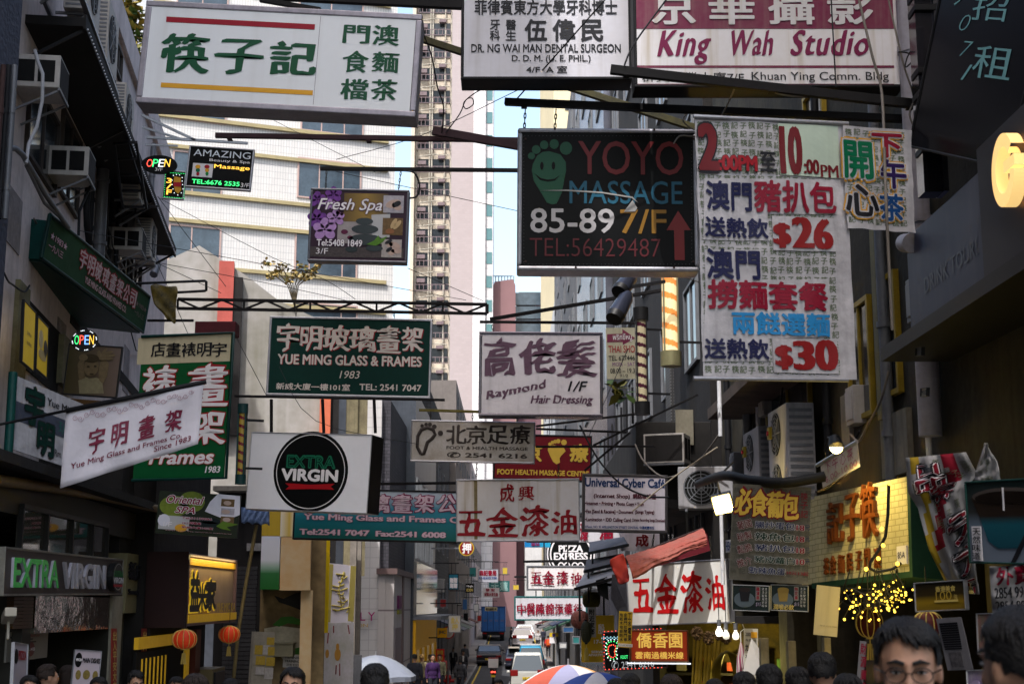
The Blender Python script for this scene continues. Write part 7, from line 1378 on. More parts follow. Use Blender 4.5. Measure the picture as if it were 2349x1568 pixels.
def body_mb(ph, hands=True):
    m = MB(); E_ = lambda c, r: m.ell(c, *r, 14, 9)
    E_((0, .014, 1.618), (.075, .092, .090)); E_((0, -.024, 1.572), (.064, .066, .088)); E_((0, -.062, 1.506), (.032, .028, .022)); E_((0, -.10, 1.573), (.014, .020, .018)); E_((0, -.088, 1.60), (.009, .016, .032))
    for s in (-1, 1):
        E_((.031*s, -.078, 1.622), (.026, .014, .009)); E_((.042*s, -.062, 1.568), (.02, .022, .024)); E_((.079*s, .014, 1.585), (.009, .019, .031)); E_((.013*s, -.092, 1.567), (.009, .012, .008))
        E_((.031*s, -.076, 1.594), (.017, .012, .006)); E_((.13*s, .005, 1.39), (.09, .05, .045)); E_((.165*s, .0, 1.37), (.055, .055, .06))
    E_((0, -.088, 1.536), (.024, .012, .006)); E_((0, -.086, 1.526), (.019, .012, .007))
    m.tube([(0, .03, 1.36), (0, .022, 1.45), (0, .008, 1.545)], [.065, .054, .055], 12)
    E_((0, 0, 1.27), (.17, .108, .17)); E_((0, 0, 1.08), (.145, .098, .17)); E_((0, .01, .93), (.16, .11, .12))
    L = limbs(ph)
    for s in (-1, 1):
        h_, k_, a_ = L['leg', s]; m.tube([h_, k_, a_], [.085, .056, .036], 12); E_(k_, (.054, .056, .06)); E_((a_[0], a_[1]-.06, a_[2]-.045), (.044, .125, .042))
        p, e, w = L['arm', s]; m.tube([p, e, w], [.05, .038, .026], 10); E_(e, (.038, .038, .04))
        if hands:
            E_((w[0], w[1]-.012, w[2]-.055), (.018, .036, .048))
            for f in range(4): y0 = w[1]-.042+.019*f; ln = (.062, .075, .07, .055)[f]; m.tube([(w[0], y0, w[2]-.085), (w[0]-.004*s, y0-.004, w[2]-.085-ln*.55), (w[0]-.02*s, y0-.006, w[2]-.085-ln)], [.0095, .009, .0075], 6)
            m.tube([(w[0], w[1]-.035, w[2]-.04), (w[0]-.008*s, w[1]-.062, w[2]-.075), (w[0]-.016*s, w[1]-.066, w[2]-.105)], [.012, .011, .009], 6)
    return m
def jacket_mb(ph):
    m = MB(); E_ = lambda c, r: m.ell(c, *r, 14, 9); L = limbs(ph)
    E_((0, 0, 1.265), (.192, .132, .185)); E_((0, 0, 1.06), (.172, .122, .19)); E_((0, .01, .93), (.182, .132, .10)); m.tube([(0, .025, 1.36), (0, .025, 1.455)], [.10, .068], 14)
    for s in (-1, 1):
        p, e, w = L['arm', s]; E_((.14*s, .005, 1.385), (.10, .066, .058)); m.tube([p, e, Vector(w)+Vector((0, 0, .02))], [.068, .054, .043], 12)
    return m
def trousers_mb(ph):
    m = MB(); L = limbs(ph); m.ell((0, .01, .93), .17, .12, .10, 14, 9)
    for s in (-1, 1): h_, k_, a_ = L['leg', s]; m.tube([h_, k_, a_], [.10, .070, .058], 12)
    return m
def hair_mesh(kind, seed):
    rnd = random.Random(seed); m = MB(); n, k = 36, 22; vs = {}; idx = {}
    low = {'short': 1.57, 'crop': 1.585, 'long': 1.40, 'bob': 1.50}[kind]
    pts = []
    for i in range(k+1):
        t = pi*i/k
        for j in range(n):
            a = 2*pi*j/n; x, y, z = .086*sin(t)*cos(a), .018+.103*sin(t)*sin(a), 1.625+.098*cos(t)
            nz = .004*sin(9*a+3*i)+.003*sin(17*a+seed)+rnd.uniform(-.0025, .0025)
            if kind in ('long', 'bob') and t > pi/2: x, y = .088*cos(a)*(1+.0*t), .025+.092*sin(a); z = 1.625-(t-pi/2)/(pi/2)*(1.625-low)
            pts.append((x*(1+nz*8), y*(1+nz*6)+.0, z+nz))
    def keep(q):
        x, y, z = q
        if kind in ('long', 'bob'): return z > low and not (y < -.035 and z < 1.662 and abs(x) < .074)
        line = 1.668-.01*sin(40*x) if y < -.045 else (1.60 if y < .02 else low)
        if abs(x) > .06 and -.045 <= y < .02: line = 1.602
        return z > line
    fs = []
    for i in range(k):
        for j in range(n):
            f = [i*n+j, (i+1)*n+j, (i+1)*n+(j+1) % n, i*n+(j+1) % n]
            if all(keep(pts[q]) for q in f): fs.append(f)
    m.add(pts, fs, True)
    cen = Vector((0, .02, 1.615)); NS = 420           # strands combed over the cap from the crown
    for q in range(NS):
        a = rnd.uniform(0, 2*pi); front = -sin(a) > .35; t0 = rnd.uniform(.12, .75); t1 = t0+rnd.uniform(.35, .7); path = []
        for i in range(6):
            t = t0+(t1-t0)*i/5; aa = a+.5*(i/5)*(1 if front else .3); lift = 1.01+.035*sin(pi*i/5)+(.02 if front and i < 5 else 0)+rnd.uniform(-.010, .012)
            path.append((.088*lift*sin(t)*cos(aa), .018+.105*lift*sin(t)*sin(aa), 1.625+.1*lift*cos(t)))
        if all(keep((x, y, z-.006)) for x, y, z in path[:-1]): m.tube(path, [.003, .0042, .0042, .0036, .0028, .001], 5)
    me = m.mesh('hair', [])
    v = set(i for p in me.polygons for i in p.vertices); bm = bmesh.new(); bm.from_mesh(me); bmesh.ops.delete(bm, geom=[x for x in bm.verts if x.index not in v], context='VERTS'); bm.to_mesh(me); bm.free(); return me
_pm = {}
def pmesh(key, fn):
    if key not in _pm: _pm[key] = fn()
    return _pm[key]
mSkin = M('skin', (.34, .19, .125), .5, var=.12, sc=12, bump=.1, bsc=90); mSkin.node_tree.nodes['Principled BSDF'].inputs['Subsurface Weight'].default_value = .12; mSkin.node_tree.nodes['Principled BSDF'].inputs['Subsurface Radius'].default_value = (.02, .008, .004)
mHair = M('black hair', (.008, .007, .007), .55, var=.5, sc=20, spec=.25, bump=.5, bsc=120); mHairB = M('dark brown hair', (.022, .013, .009), .55, var=.5, sc=20, spec=.25, bump=.5, bsc=120)
mEye = M('eye white', (.55, .52, .5), .2, var=0)
def eyes_mesh():
    m = MB(); m.cur = 0
    for s in (-1, 1): m.ell((.031*s, -.086, 1.602), .0125, .006, .0045, 10, 6)
    m.cur = 1
    for s in (-1, 1):
        m.ell((.031*s, -.0905, 1.602), .0052, .003, .0045, 10, 6)
        m.tube([(.014*s, -.0905, 1.6025), (.031*s, -.0945, 1.608), (.047*s, -.087, 1.603)], .0022, 5)
        m.tube([(.010*s, -.0965, 1.624), (.03*s, -.096, 1.631), (.053*s, -.083, 1.624)], [.005, .006, .002], 6)
    me = m.mesh('eyes', [mEye, mHair]); return me
def person(label, x, y, yaw, h=1.7, top=(.03, .03, .035), bot=(.02, .022, .03), hair='short', ph=0., hm=None, glasses=False, bag=None, tilt=0., group=None, fine=.015, gz=None, shirt=None, skinm=None):
    body = pmesh(('b', ph, fine), lambda: remeshed(body_mb(ph), fine, 4)).copy() if skinm else pmesh(('b', ph, fine), lambda: remeshed(body_mb(ph), fine, 4))
    o = bpy.data.objects.new('person', body); COL.objects.link(o)
    if not body.materials: body.materials.append(skinm or mSkin)
    sc = h/1.72; o.scale = (sc,)*3; o.location = (x, y, gz if gz is not None else G(y)+(.12 if abs(x) > 2.6 else 0)); o.rotation_euler = (tilt, 0, yaw)
    tag(o, label, 'person', group)
    def part(name, me, mat):
        c = bpy.data.objects.new(name, me); COL.objects.link(c); c.parent = o
        if mat:
            if not me.materials: me.materials.append(mat)
            c.material_slots[0].link = 'OBJECT'; c.material_slots[0].material = mat
        return c
    vj = max(fine, .014)
    part('jacket', pmesh(('j', ph), lambda: remeshed(jacket_mb(ph), .016, 5)), M('cloth %.2f %.2f %.2f' % top, top, .85, var=.25, sc=6, bump=.4, bsc=40))
    part('trousers', pmesh(('t', ph), lambda: remeshed(trousers_mb(ph), .016, 4)), M('cloth %.2f %.2f %.2f' % bot, bot, .85, var=.25, sc=6, bump=.4, bsc=40))
    part('hair', pmesh(('h', hair, int(x*7) % 2), lambda: hair_mesh(hair, int(x*7) % 2)), hm or mHair)
    part('eyes', pmesh('eyes', eyes_mesh), None)
    if shirt: part('shirt_front', pmesh('sh', lambda: MB().poly([(-.05, 1.44), (.05, 1.44), (.035, 1.12), (-.035, 1.12)], -.128, .012).mesh('shirt', [])), C('cloth front', shirt, .8))
    if glasses:
        m = MB()
        for s in (-1, 1):
            m.tube([(.033*s+.0255*cos(a*pi/12), -.103+.006*abs(cos(a*pi/12)), 1.596+.019*sin(a*pi/12)) for a in range(25)], .0017, 6, False); m.tube([(.058*s, -.097, 1.602), (.081*s, -.03, 1.602), (.083*s, .015, 1.598)], .0019, 6)
        m.tube([(-.008, -.105, 1.60), (0, -.108, 1.603), (.008, -.105, 1.60)], .0018, 6); c = m.ob('glasses', M('black acetate', (.01, .01, .011), .2, var=0), o)
    if bag:
        m = MB().box(-.15, .15, .12, .26, .98, 1.40); c = m.ob('backpack', C('cloth bag', bag, .7), o, .03)
    return o
PC = 'passers by whose heads show along the bottom edge'
def head_at(label, u, v, d, yaw, h=None, **k):       # the top of the head appears at (u, v)
    p = P(u, v, d); g = G(d)+(.12 if abs(p.x) > 2.6 else 0); h = p.z-g; h = max(1.45, min(1.9, h))
    return person(label, p.x, d, yaw, h, gz=p.z-h, **k)
away, to = pi, 0.
man = head_at('man with swept black hair and thin black glasses looking down, near the right corner', 2074, 1415, 4.25, to-.25, fine=.007, glasses=True, tilt=.10, hair='short', top=(.02, .02, .024), group=None)
head_at('dark haired head seen from behind, cut by the right photo edge', 2336, 1396, 3.4, away+.35, hair='short', top=(.02, .02, .03), fine=.012)
for lab, u, v, d, yaw, k in (
    ('head with short dark hair lowest at the left, before the narrow banner stand', 69, 1549, 12, to+.6, dict(top=(.10, .07, .02))), ('man with short brown hair turned away left of the main dishes stand', 113, 1523, 13.2, away-.9, dict(hm=mHairB, top=(.05, .05, .06))),
    ('woman with long dark hair touching the main dishes stand', 156, 1525, 15, away, dict(hair='long', hm=mHairB, top=(.04, .03, .03))), ('low dark head below the main dishes stand', 227, 1553, 12, to+.3, dict(top=(.05, .04, .04))),
    ('man with a cropped fringe looking down beside the red couplet', 291, 1527, 14, to+.55, dict(tilt=.22, hair='crop', top=(.03, .03, .035))), ('dark head just behind the man by the red couplet', 313, 1549, 15.6, away, dict(top=(.02, .02, .02))),
    ('woman with a bob facing the viewer below the left red lantern', 405, 1552, 14, to+.3, dict(hair='bob', top=(.05, .03, .03))), ('balding broad head turned away below the left red lantern', 448, 1546, 9, away+.4, dict(hair='crop', hm=mHairB, top=(.03, .03, .03))),
    ('dark head under the smaller red lantern', 530, 1556, 13, away, dict(top=(.02, .02, .02))), ('man with thick black hair and bright forehead below the tennis notice', 671, 1531, 9.6, to, dict(hair='short', top=(.04, .04, .05))),
    ('black haired head seen from behind in front of the white parasol', 861, 1523, 8.6, away, dict(top=(.03, .03, .04))), ('small dark head left of the striped parasol', 1143, 1557, 22, to, dict(hair='bob', top=(.02, .02, .02))),
    ('dark head under the glowing foot sign, left one', 1413, 1556, 11.5, away, dict(top=(.02, .02, .02))), ('dark head under the glowing foot sign, right one', 1444, 1545, 12, away+.2, dict(top=(.02, .02, .03))),
    ('woman with long brown hair below the red noodle board', 1539, 1547, 10.6, away, dict(hair='long', hm=mHairB, top=(.05, .03, .03))), ('low dark head before the bamboo poles of the stall', 1638, 1557, 12, away, dict(top=(.02, .02, .02))),
    ('dark haired woman below the string mop', 1706, 1541, 10.2, away-.2, dict(hair='bob', top=(.05, .02, .03))), ('dark head right of the string mop', 1762, 1524, 9.4, away, dict(top=(.02, .02, .02))),
    ('dark head low between two taller heads, right of the price boards', 1826, 1530, 10, away+.3, dict(top=(.02, .02, .02))), ('tall man from behind with neat black hair and pale collar under the tiled board', 1885, 1497, 9.1, away-.35, dict(hair='short', top=(.03, .035, .06))),
    ('dark figure beside the tall man under the tiled board', 1940, 1546, 8.6, away+.3, dict(top=(.012, .012, .014)))):
    head_at(lab, u, v, d, yaw, group=PC, **k)
PF = 'pedestrians on the far pavements'
def ped(label, u, d, yaw, h=1.7, **k): person(label, P(u, 1500, d).x, d, yaw, h, group=PF, fine=.02, **k)
for a in (('pedestrian in a black coat over a white shirt by the pawn sign', 1039, 88, to, dict(ph=1., shirt=(.5, .48, .46))), ('pedestrian in a dark suit with white shirt walking up the kerb', 1062, 82, to+.1, dict(ph=1., shirt=(.5, .48, .46))), ('pedestrian in a long black coat seen from behind near the scooter', 1056, 62, away, dict(ph=1., hair='bob')),
    ('pedestrian in a pink red top next to the red shop poster', 1018, 74, away, dict(top=(.35, .08, .08))), ('pedestrian in black with a pale scarf by the orange shop', 1005, 70, to+.3, dict(top=(.02, .02, .02), hair='bob', shirt=(.45, .42, .42))), ('pedestrian in a cream jacket over black, left of the olive jacket', 986, 62, to, dict(top=(.34, .31, .27), shirt=(.02, .02, .02))),
    ('pedestrian in a grey top leaning at the orange shop window', 967, 64, to+.5, dict(top=(.16, .15, .16))), ('pedestrian in an olive jacket holding up a camera', 1008, 58, to, dict(top=(.17, .16, .10))), ('pedestrian with fair hair in khaki near the parasol edge', 967, 53, away, dict(top=(.17, .14, .08), hm=M('fair hair', (.32, .2, .07), .5))),
    ('pedestrian in a purple jacket low by the parasol', 993, 50, to+.4, dict(top=(.035, .012, .06))), ('pedestrian in dark clothes right beside the white parasol', 951, 47, away, dict(top=(.02, .02, .025))),
    ('pedestrian in a white shirt with dark straps, far right pavement', 1234, 126, to, dict(ph=1., top=(.45, .43, .43))), ('pedestrian in a white jacket farther up the right pavement', 1251, 136, to, dict(ph=1., top=(.48, .46, .45), shirt=(.02, .02, .02))), ('pedestrian in dark clothes between the two white tops', 1246, 128, away, dict(top=(.03, .03, .05))),
    ('pedestrian in a red jacket with an orange backpack', 1257, 112, away, dict(top=(.5, .03, .025), bag=(.6, .1, .02), ph=1.)), ('pedestrian sitting low in dark clothes by the right shops', 1293, 96, to, dict(top=(.04, .035, .04), hair='bob')), ('pedestrian in black striding past the blue lorry', 1172, 134, away+1.2, dict(ph=1.)), ('pedestrian in grey behind the dark suited man', 1066, 96, away, dict(top=(.15, .15, .16)))):
    ped(a[0], a[1], a[2], a[3], **a[4])
# ---------------------------------------------------------------- vehicles
mTyre = M('tyre rubber', (.015, .015, .016), .8); mTail = C('tail red', (.22, .008, .008), .2); mPlate = C('yellow plate', (.6, .42, .03)); mCarGlass = M('car glass', (.03, .035, .04), .05, var=.05, spec=.9)
def car(label, x, y, col, L=4.4, Wd=1.8, H=1.45, kind='sedan', roofcol=None, name='parked_car', cat='car', yaw=0., metal=.3, plate='KD 4127'):
    r = thing(name, label, cat, (x, y, G(y)), 'cars and vans on the road'); r.rotation_euler = (math.atan2(G(y+2)-G(y-2), 4), 0, yaw); pm = M('paint %.2f %.2f %.2f' % col, col, .28, metal, var=.15, sc=3)
    hw = Wd/2; bz, sill = .72 if kind == 'sedan' else .85, .22
    if kind == 'van': prof = [(0, sill), (0, .95), (.12, H-.08), (.35, H), (L*.72, H), (L*.86, 1.05), (L, .9), (L, sill)]; belt = 1.0
    elif kind == 'suv': prof = [(0, sill), (0, .85), (.1, 1.0), (.5, H-.05), (.8, H), (L*.55, H), (L*.72, 1.0), (L, .88), (L, sill)]; belt = .98
    else: prof = [(0, sill), (0, .78), (.1, .9), (.55, .95), (1.25, H-.04), (1.6, H), (L*.55, H-.02), (L*.72, .95), (L, .78), (L, sill)]; belt = .93
    m = MB(); n = len(prof)
    ins = lambda z: hw if z < belt else hw-(z-belt)*.28
    vs = [(s*(ins(z)-(.06 if q in (0, L) else 0)), q, z) for s in (-1, 1) for q, z in prof]
    m.add(vs, [list(range(n)), list(range(n, 2*n))[::-1]]+[(i, i+n, (i+1) % n+n, (i+1) % n) for i in range(n)]); m.ob('body', pm, r, .05)
    g = MB(); top = [p for p in prof if p[1] > belt-.06]; a, b = top[0], top[-1]; k0 = [i for i, p in enumerate(prof) if p[1] > belt-.06]; q0, q1 = prof[k0[0]], prof[k0[1]] if len(k0) > 1 else prof[k0[0]]
    roof = [p for p in prof if p[1] > H-.12]; rf0, rf1 = roof[0], roof[-1]; bk = prof[[i for i, p in enumerate(prof) if p[1] > H-.12][0]-1]; fr = prof[[i for i, p in enumerate(prof) if p[1] > H-.12][-1]+1]
    def quad(p, q, f0, f1, e):
        A = [p[0]+(q[0]-p[0])*f for f in (f0, f1)]; Z = [p[1]+(q[1]-p[1])*f for f in (f0, f1)]
        d_ = Vector((0, Z[1]-Z[0], -(A[1]-A[0]))).normalized()*(-e)
        vs = [(s*(ins(Z[i])-.1), A[i]+d_.y, Z[i]+d_.z) for i, s in ((0, -1), (0, 1), (1, 1), (1, -1))]; g.add(vs, [(0, 1, 2, 3)])
    quad(bk, rf0, .1, .92, .012); quad(fr, rf1, .1, .92, -.012)
    for s in (-1, 1):
        pts = [(bk[0]+.35, belt+.02), (rf0[0]+.18, H-.12), (rf1[0]-.1, H-.12), (fr[0]-.3, belt+.02)]
        g.add([(s*(ins(z)+.008), y_, z) for y_, z in pts], [(0, 1, 2, 3) if s > 0 else (3, 2, 1, 0)])
    g.ob('window_glass', mCarGlass, r)
    for s in (-1, 1):
        for y_ in (.78, L-.8):
            w = MB(); w.tube([(s*(hw-.2), y_, .31), (s*(hw+.01), y_, .31)], .31, 18); wo = w.ob('wheel', mTyre, r); MB().tube([(s*(hw-.05), y_, .31), (s*(hw+.02), y_, .31)], .19, 14).ob('rim', mAlu, wo)
        z_ = .62 if kind == 'sedan' else .8
        MB().box(s*(hw-.42) if s > 0 else -hw+.04, hw-.04 if s > 0 else -(hw-.42), -.02, .1, z_, z_+.14 if kind == 'sedan' else z_+.3).ob('tail_light', mTail, r, .02)
        MB().box(s*hw-.02 if s > 0 else -hw-.16, hw+.16 if s > 0 else -hw+.02, L*.62, L*.62+.1, .92, 1.04).ob('wing_mirror', pm, r, .03)
    MB().box(-.26, .26, -.03, .0, .42 if kind == 'sedan' else .62, .55 if kind == 'sedan' else .75).ob('number_plate', mPlate, r); put_text(r, plate, -.22, (.44 if kind == 'sedan' else .64), .22, (.53 if kind == 'sedan' else .73), kBlack, y=-.036, off=.02)
    MB().box(-hw+.03, hw-.03, -.06, .1, .24, .42).ob('bumper', pm if kind != 'van' else mBlackP, r, .04)
    if roofcol: MB().box(-hw+.22, hw-.22, .5, L*.6, H-.01, H+.03).ob('roof_panel', C('roof %.2f' % roofcol[0], roofcol, .3), r, .02)
    return r
X = lambda u, d: P(u, 1480, d).x
car('silver grey estate car parked behind the dark saloon', X(1198, 131), 131, (.33, .31, .33), 4.6, 1.88, 1.65, 'suv', plate='RT 2861')
car('white car half hidden behind the silver estate', X(1203, 139), 138, (.6, .6, .6), 4.4, 1.8, 1.75, 'suv', plate='MA 318')
car('dark navy saloon with pale roof in the middle lane', X(1189, 100), 100, (.02, .022, .035), 4.8, 1.86, 1.42, roofcol=(.35, .32, .27), plate='SV 6240')
car('black saloon parked at the left kerb near the lorry', X(1121, 104), 104, (.015, .015, .02), 4.7, 1.82, 1.42, plate='JL 905')
car('white and blue van behind the nearer white van', X(1217, 88), 88, (.03, .22, .36), 4.5, 1.75, 1.95, 'van', (.5, .48, .45), 'van', 'van', plate='HV 733')
car('nearer white van with a dark rear window', X(1210, 72), 72, (.55, .54, .50), 4.7, 1.8, 1.95, 'van', None, 'van', 'van', plate='LG 1904')
r = thing('lorry', 'blue container lorry with corrugated doors stopped at the far left', 'lorry', (X(1131, 143), 143, G(143)), None); mB2 = M('blue container paint', (.02, .09, .27), .45, var=.4, sc=2, streak=.4)
MB().box(-1.2, 1.2, 0, 6, .95, 3.35).ob('container', mB2, r, .03); m = MB()
for k in range(5): m.box(-1.16+k*.565, -1.08+k*.565, -.05, 0, 1.0, 3.3)
m.box(-1.2, 1.2, -.06, 0, .92, 1.02).box(-1.2, 1.2, -.06, 0, 3.28, 3.37); m.ob('door_ribs', C('deep blue paint', (.012, .05, .16)), r)
for k in range(4): put_text(r, '安全', -.95+k*.56, 1.9, -.65+k*.56, 2.1, C('faint orange letters', (.22, .10, .04)), y=-.06)
MB().box(-1.1, 1.1, .1, 8, .55, .9).ob('chassis', mBlackSteel, r); MB().box(-1.1, 1.1, 6.3, 8, .6, 2.7).ob('cab', mB2, r, .1)
for s in (-.85, .85):
    for y in (1.2, 2.3, 7.2): MB().tube([(s-.2, y, .5), (s+.2, y, .5)], .5, 18).ob('wheel', mTyre, r)
    MB().box(s-.2, s+.2, -.04, .05, .7, .82).ob('tail_light', mTail, r)
# delivery scooter with rider box
r = thing('scooter', 'delivery scooter with a white top box and lit red tail light', 'scooter', (X(1131, 81), 81, G(81)), None)
m = MB(); m.ell((0, .55, .62), .17, .55, .2, 14, 8).ell((0, .25, .68), .16, .35, .18, 12, 8).ell((0, 1.25, .78), .2, .12, .32, 12, 8); m.ob('body', M('dark scooter paint', (.03, .03, .035), .3, var=.2), r)
for y in (.2, 1.4): MB().tube([(-.06, y, .27), (.06, y, .27)], .27, 18).ob('wheel', mTyre, r)
MB().box(-.28, .28, -.12, .38, .92, 1.42).ob('top_box', C('box white', (.58, .55, .55)), r, .03); MB().box(-.285, .285, -.125, .385, 1.42, 1.47).ob('box_lid', C('lid red', (.32, .02, .025)), r, .02); MB().box(-.12, .12, -.08, .0, .66, .74).ob('tail_light', E('tail lit', (1, .05, .03), 2.), r); MB().box(-.12, .12, -.06, -.04, .42, .54).ob('number_plate', mPlate, r); MB().tube([(-.36, 1.15, 1.05), (0, 1.2, 1.0), (.36, 1.15, 1.05)], .02, 6).ob('handlebar', mBlackP, r)
put_text(r, 'delivery', -.2, 1.05, .2, 1.13, kBlack, y=-.125) if 0 else None
# fire hydrant, road sign
r = thing('fire_hydrant', 'red fire hydrant on the left pavement', 'fire hydrant', (X(1028, 74), 74, G(74)+.12)); MB().lathe([(0, 0), (.16, 0), (.16, .06), (.11, .08), (.11, .5), (.17, .52), (.17, .6), (.13, .68), (.05, .74), (0, .74)], n=18).tube([(-.3, 0, .42), (.3, 0, .42)], .085, 12).ob('body', M('hydrant red', (.38, .015, .015), .4), r)
MB().tube([(-.33, 0, .42), (-.28, 0, .42)], .1, 12).tube([(.28, 0, .42), (.33, 0, .42)], .1, 12).ob('outlet_caps', M('hydrant dark red', (.2, .01, .01), .4), r)
r = thing('road_sign', 'round white road sign with red rim on a grey post at the left kerb', 'road sign', (X(1028, 70), 70, G(70)+.12)); MB().tube([(0, 0, 0), (0, 0, 3.1)], .04, 8).ob('post', mGreySteel, r); MB().disc(0, 2.75, .3, .3, -.05, 24, .02).ob('plate', C('sign red', (.4, .02, .02)), r); MB().disc(0, 2.75, .24, .24, -.072, 24, .004).ob('face', C('sign white', (.55, .53, .52)), r)
# parasols
def parasol(label, u, v, d, rad, drop, cols, n=8, tilt=(0, 0), z=None):
    p = P(u, v, d); g = G(d)+(.12 if abs(p.x) > 2.6 else 0); r = thing('parasol', label, 'parasol', (p.x, d, g)); hz_ = p.z-g; m = MB()
    for k in range(n):
        m.cur = k % len(cols); K = 6
        for i in range(K):
            for j in range(4):
                def pt(f, a): 
                    rr = rad*f; A = 2*pi*(k+a)/n; sg = 1-.05*f*(1-abs(2*a-1)); return (rr*sg*cos(A), rr*sg*sin(A), hz_-drop*f**1.8+.012*(1-abs(2*a-1))*f)
                m.add([pt(i/K, j/4), pt((i+1)/K, j/4), pt((i+1)/K, (j+1)/4), pt(i/K, (j+1)/4)], [(0, 1, 2, 3)], True)
        for j in range(4):
            A0, A1 = 2*pi*(k+j/4)/n, 2*pi*(k+(j+1)/4)/n; s0, s1 = [1-.05*(1-abs(2*a-1)) for a in (j/4, (j+1)/4)]
            m.add([(rad*s0*cos(A0), rad*s0*sin(A0), hz_-drop), (rad*s1*cos(A1), rad*s1*sin(A1), hz_-drop), (rad*s1*cos(A1), rad*s1*sin(A1), hz_-drop-.13), (rad*s0*cos(A0), rad*s0*sin(A0), hz_-drop-.13)], [(0, 1, 2, 3)], True)
    m.ob('canopy', [M('parasol %.2f %.2f %.2f' % c, c, .7, var=.12, sc=3) for c in cols], r); ri = MB()
    for k in range(n): a = 2*pi*k/n; ri.tube([(rad*f*cos(a), rad*f*sin(a), hz_-drop*f**1.8-.015) for f in (.05, .3, .6, 1)], .009, 5)
    ri.ob('ribs', mGreySteel, r); MB().tube([(0, 0, 0), (0, 0, hz_+.12)], .022, 10).ob('pole', mAlu, r); r.rotation_euler = (tilt[0], tilt[1], .3); return r
parasol('parasol with orange, cream, lilac and white panels over a blue one', 1303, 1523, 30, 1.05, .42, [(.55, .22, .06), (.60, .40, .22), (.36, .34, .44), (.6, .58, .57), (.50, .10, .06), (.30, .30, .44), (.6, .57, .55), (.58, .30, .10)])
parasol('blue and white parasol just in front of the striped one', 1370, 1540, 27, .78, .3, [(.03, .07, .30), (.03, .07, .30), (.5, .5, .55)])
parasol('pale blue white parasol by the white tiled corner shop', 862, 1501, 44, 1.25, .62, [(.20, .22, .27), (.22, .24, .28)])
# ---------------------------------------------------------------- lower right: posters, crumpled banner, fairy lights
S = Sign('drink_poster', 'large poster of a glass of dark tea with a vertical white caption, right edge', (2213, 1104), (2420, 1092), (2231, 1291), 9.2, 8.4, depth=.04, fw=.012, face=ramp('cool poster blend', [(0, (.16, .19, .24)), (.45, (.12, .16, .21)), (.62, (.03, .03, .03)), (1, (.008, .02, .018))]), frame=C('teal tape edge', (.01, .06, .05)), cat='poster')
S.poly([(2228, 1140), (2390, 1132), (2384, 1180), (2362, 1240), (2345, 1256), (2290, 1257), (2268, 1240), (2246, 1180)], ramp('tea glass blend', [(0, (.008, .06, .085)), (.45, (.01, .09, .12)), (.62, (.02, .012, .008)), (1, (.03, .018, .01))]), 'glass_print', -.002)
S.blobs([(2308, 1136, 82, 19)], C('glass rim print', (.10, .08, .07)), 'glass_print', -.006); S.blobs([(2308, 1140, 74, 15)], C('tea surface', (.012, .007, .004), .3), 'glass_print', -.010); S.poly([(2318, 1292), (2328, 1292), (2372, 1205), (2360, 1205)], kBlack, 'spoon_print', -.003)
S.poly([(2302, 1117), (2305, 1117), (2308, 1170), (2305, 1170)], kWhite, 'glint_print', -.014)
S.rect(2232, 1206, 2258, 1285, kWhite, 'caption', -.012); S.col('天然味道', 2236, 1209, 2255, 1283, kBlack, off=.01, y=-.022)
# crumpled banner: a wrinkled sheet hanging in folds
def crumple(name, label, outline_l, outline_r, d0, d1, mats, bands, amp=.07, nx=14, seed=3, pat=True):
    rnd = random.Random(seed); A = P(*outline_l[0], d0); m = MB(); ny = 30
    def edge(L, t):
        f = t*(len(L)-1); i = min(int(f), len(L)-2); f -= i; return (L[i][0]+(L[i+1][0]-L[i][0])*f, L[i][1]+(L[i+1][1]-L[i][1])*f)
    def pt(s, t, lift=0):
        l, r_ = edge(outline_l, t), edge(outline_r, t); u, v = l[0]+(r_[0]-l[0])*s, l[1]+(r_[1]-l[1])*s
        dd = d0+(d1-d0)*s+amp*(sin(11*s+3*t*3)+.7*sin(23*s-9*t+seed)+.5*sin(17*t+5*s))-lift
        return P(u, v, dd)-A
    m.add([pt(i/nx, j/ny) for j in range(ny+1) for i in range(nx+1)], [], True)
    for j in range(ny):
        for i in range(nx): m.f.append([j*(nx+1)+i, (j+1)*(nx+1)+i, (j+1)*(nx+1)+i+1, j*(nx+1)+i+1]); m.mi.append(bands((i+.5)/nx, (j+.5)/ny)); m.sm.append(True)
    r = thing(name, label, 'cloth banner', A); o = m.ob('cloth', mats, r); o.modifiers.new('t', 'SOLIDIFY').thickness = .006
    return r, pt
mPat = M('grey patterned cloth', (.34, .33, .33), .8, var=.3, sc=4); mYelC = C('yellow cloth print', (.42, .28, .02), .8); mRedC = C('crimson cloth print', (.30, .008, .025), .8)
def lay(r, pt, t, s0, t0, s1, t1, mt, off=0., lift=.012, **k):
    tmp = put_text(None, t, 0, 0, 1, 1, mt, off=off, y=0, **k)
    for v in tmp.data.vertices: v.co = pt(s0+(s1-s0)*v.co.x, t1+(t0-t1)*v.co.z, lift-v.co.y*1.2)
    tmp.parent = r
r, pt = crumple('crumpled_banner', 'crumpled patterned cloth banner with red and yellow strokes twisted beside the tiled board', [(2076, 1050), (2082, 1130), (2105, 1165), (2130, 1260), (2165, 1330), (2200, 1360)], [(2215, 1036), (2240, 1085), (2214, 1120), (2226, 1200), (2238, 1300), (2244, 1362)], 10.6, 10.1, [mPat, mYelC, mRedC], lambda s, t: 1 if abs(s-.12-.1*sin(6*t)) < .07 else 2 if (abs(s-.45-.25*sin(5*t+1)) < .09 and t < .62) else 0, .05)
mOl2 = C('olive thin print', (.16, .18, .10))
rnd = random.Random(9)
for k in range(26): s_, t_ = rnd.uniform(.3, .9), rnd.uniform(.02, .93); lay(r, pt, '筷子記'[k % 3], s_, t_, s_+.11, t_+.05, mOl2, .0, .012)
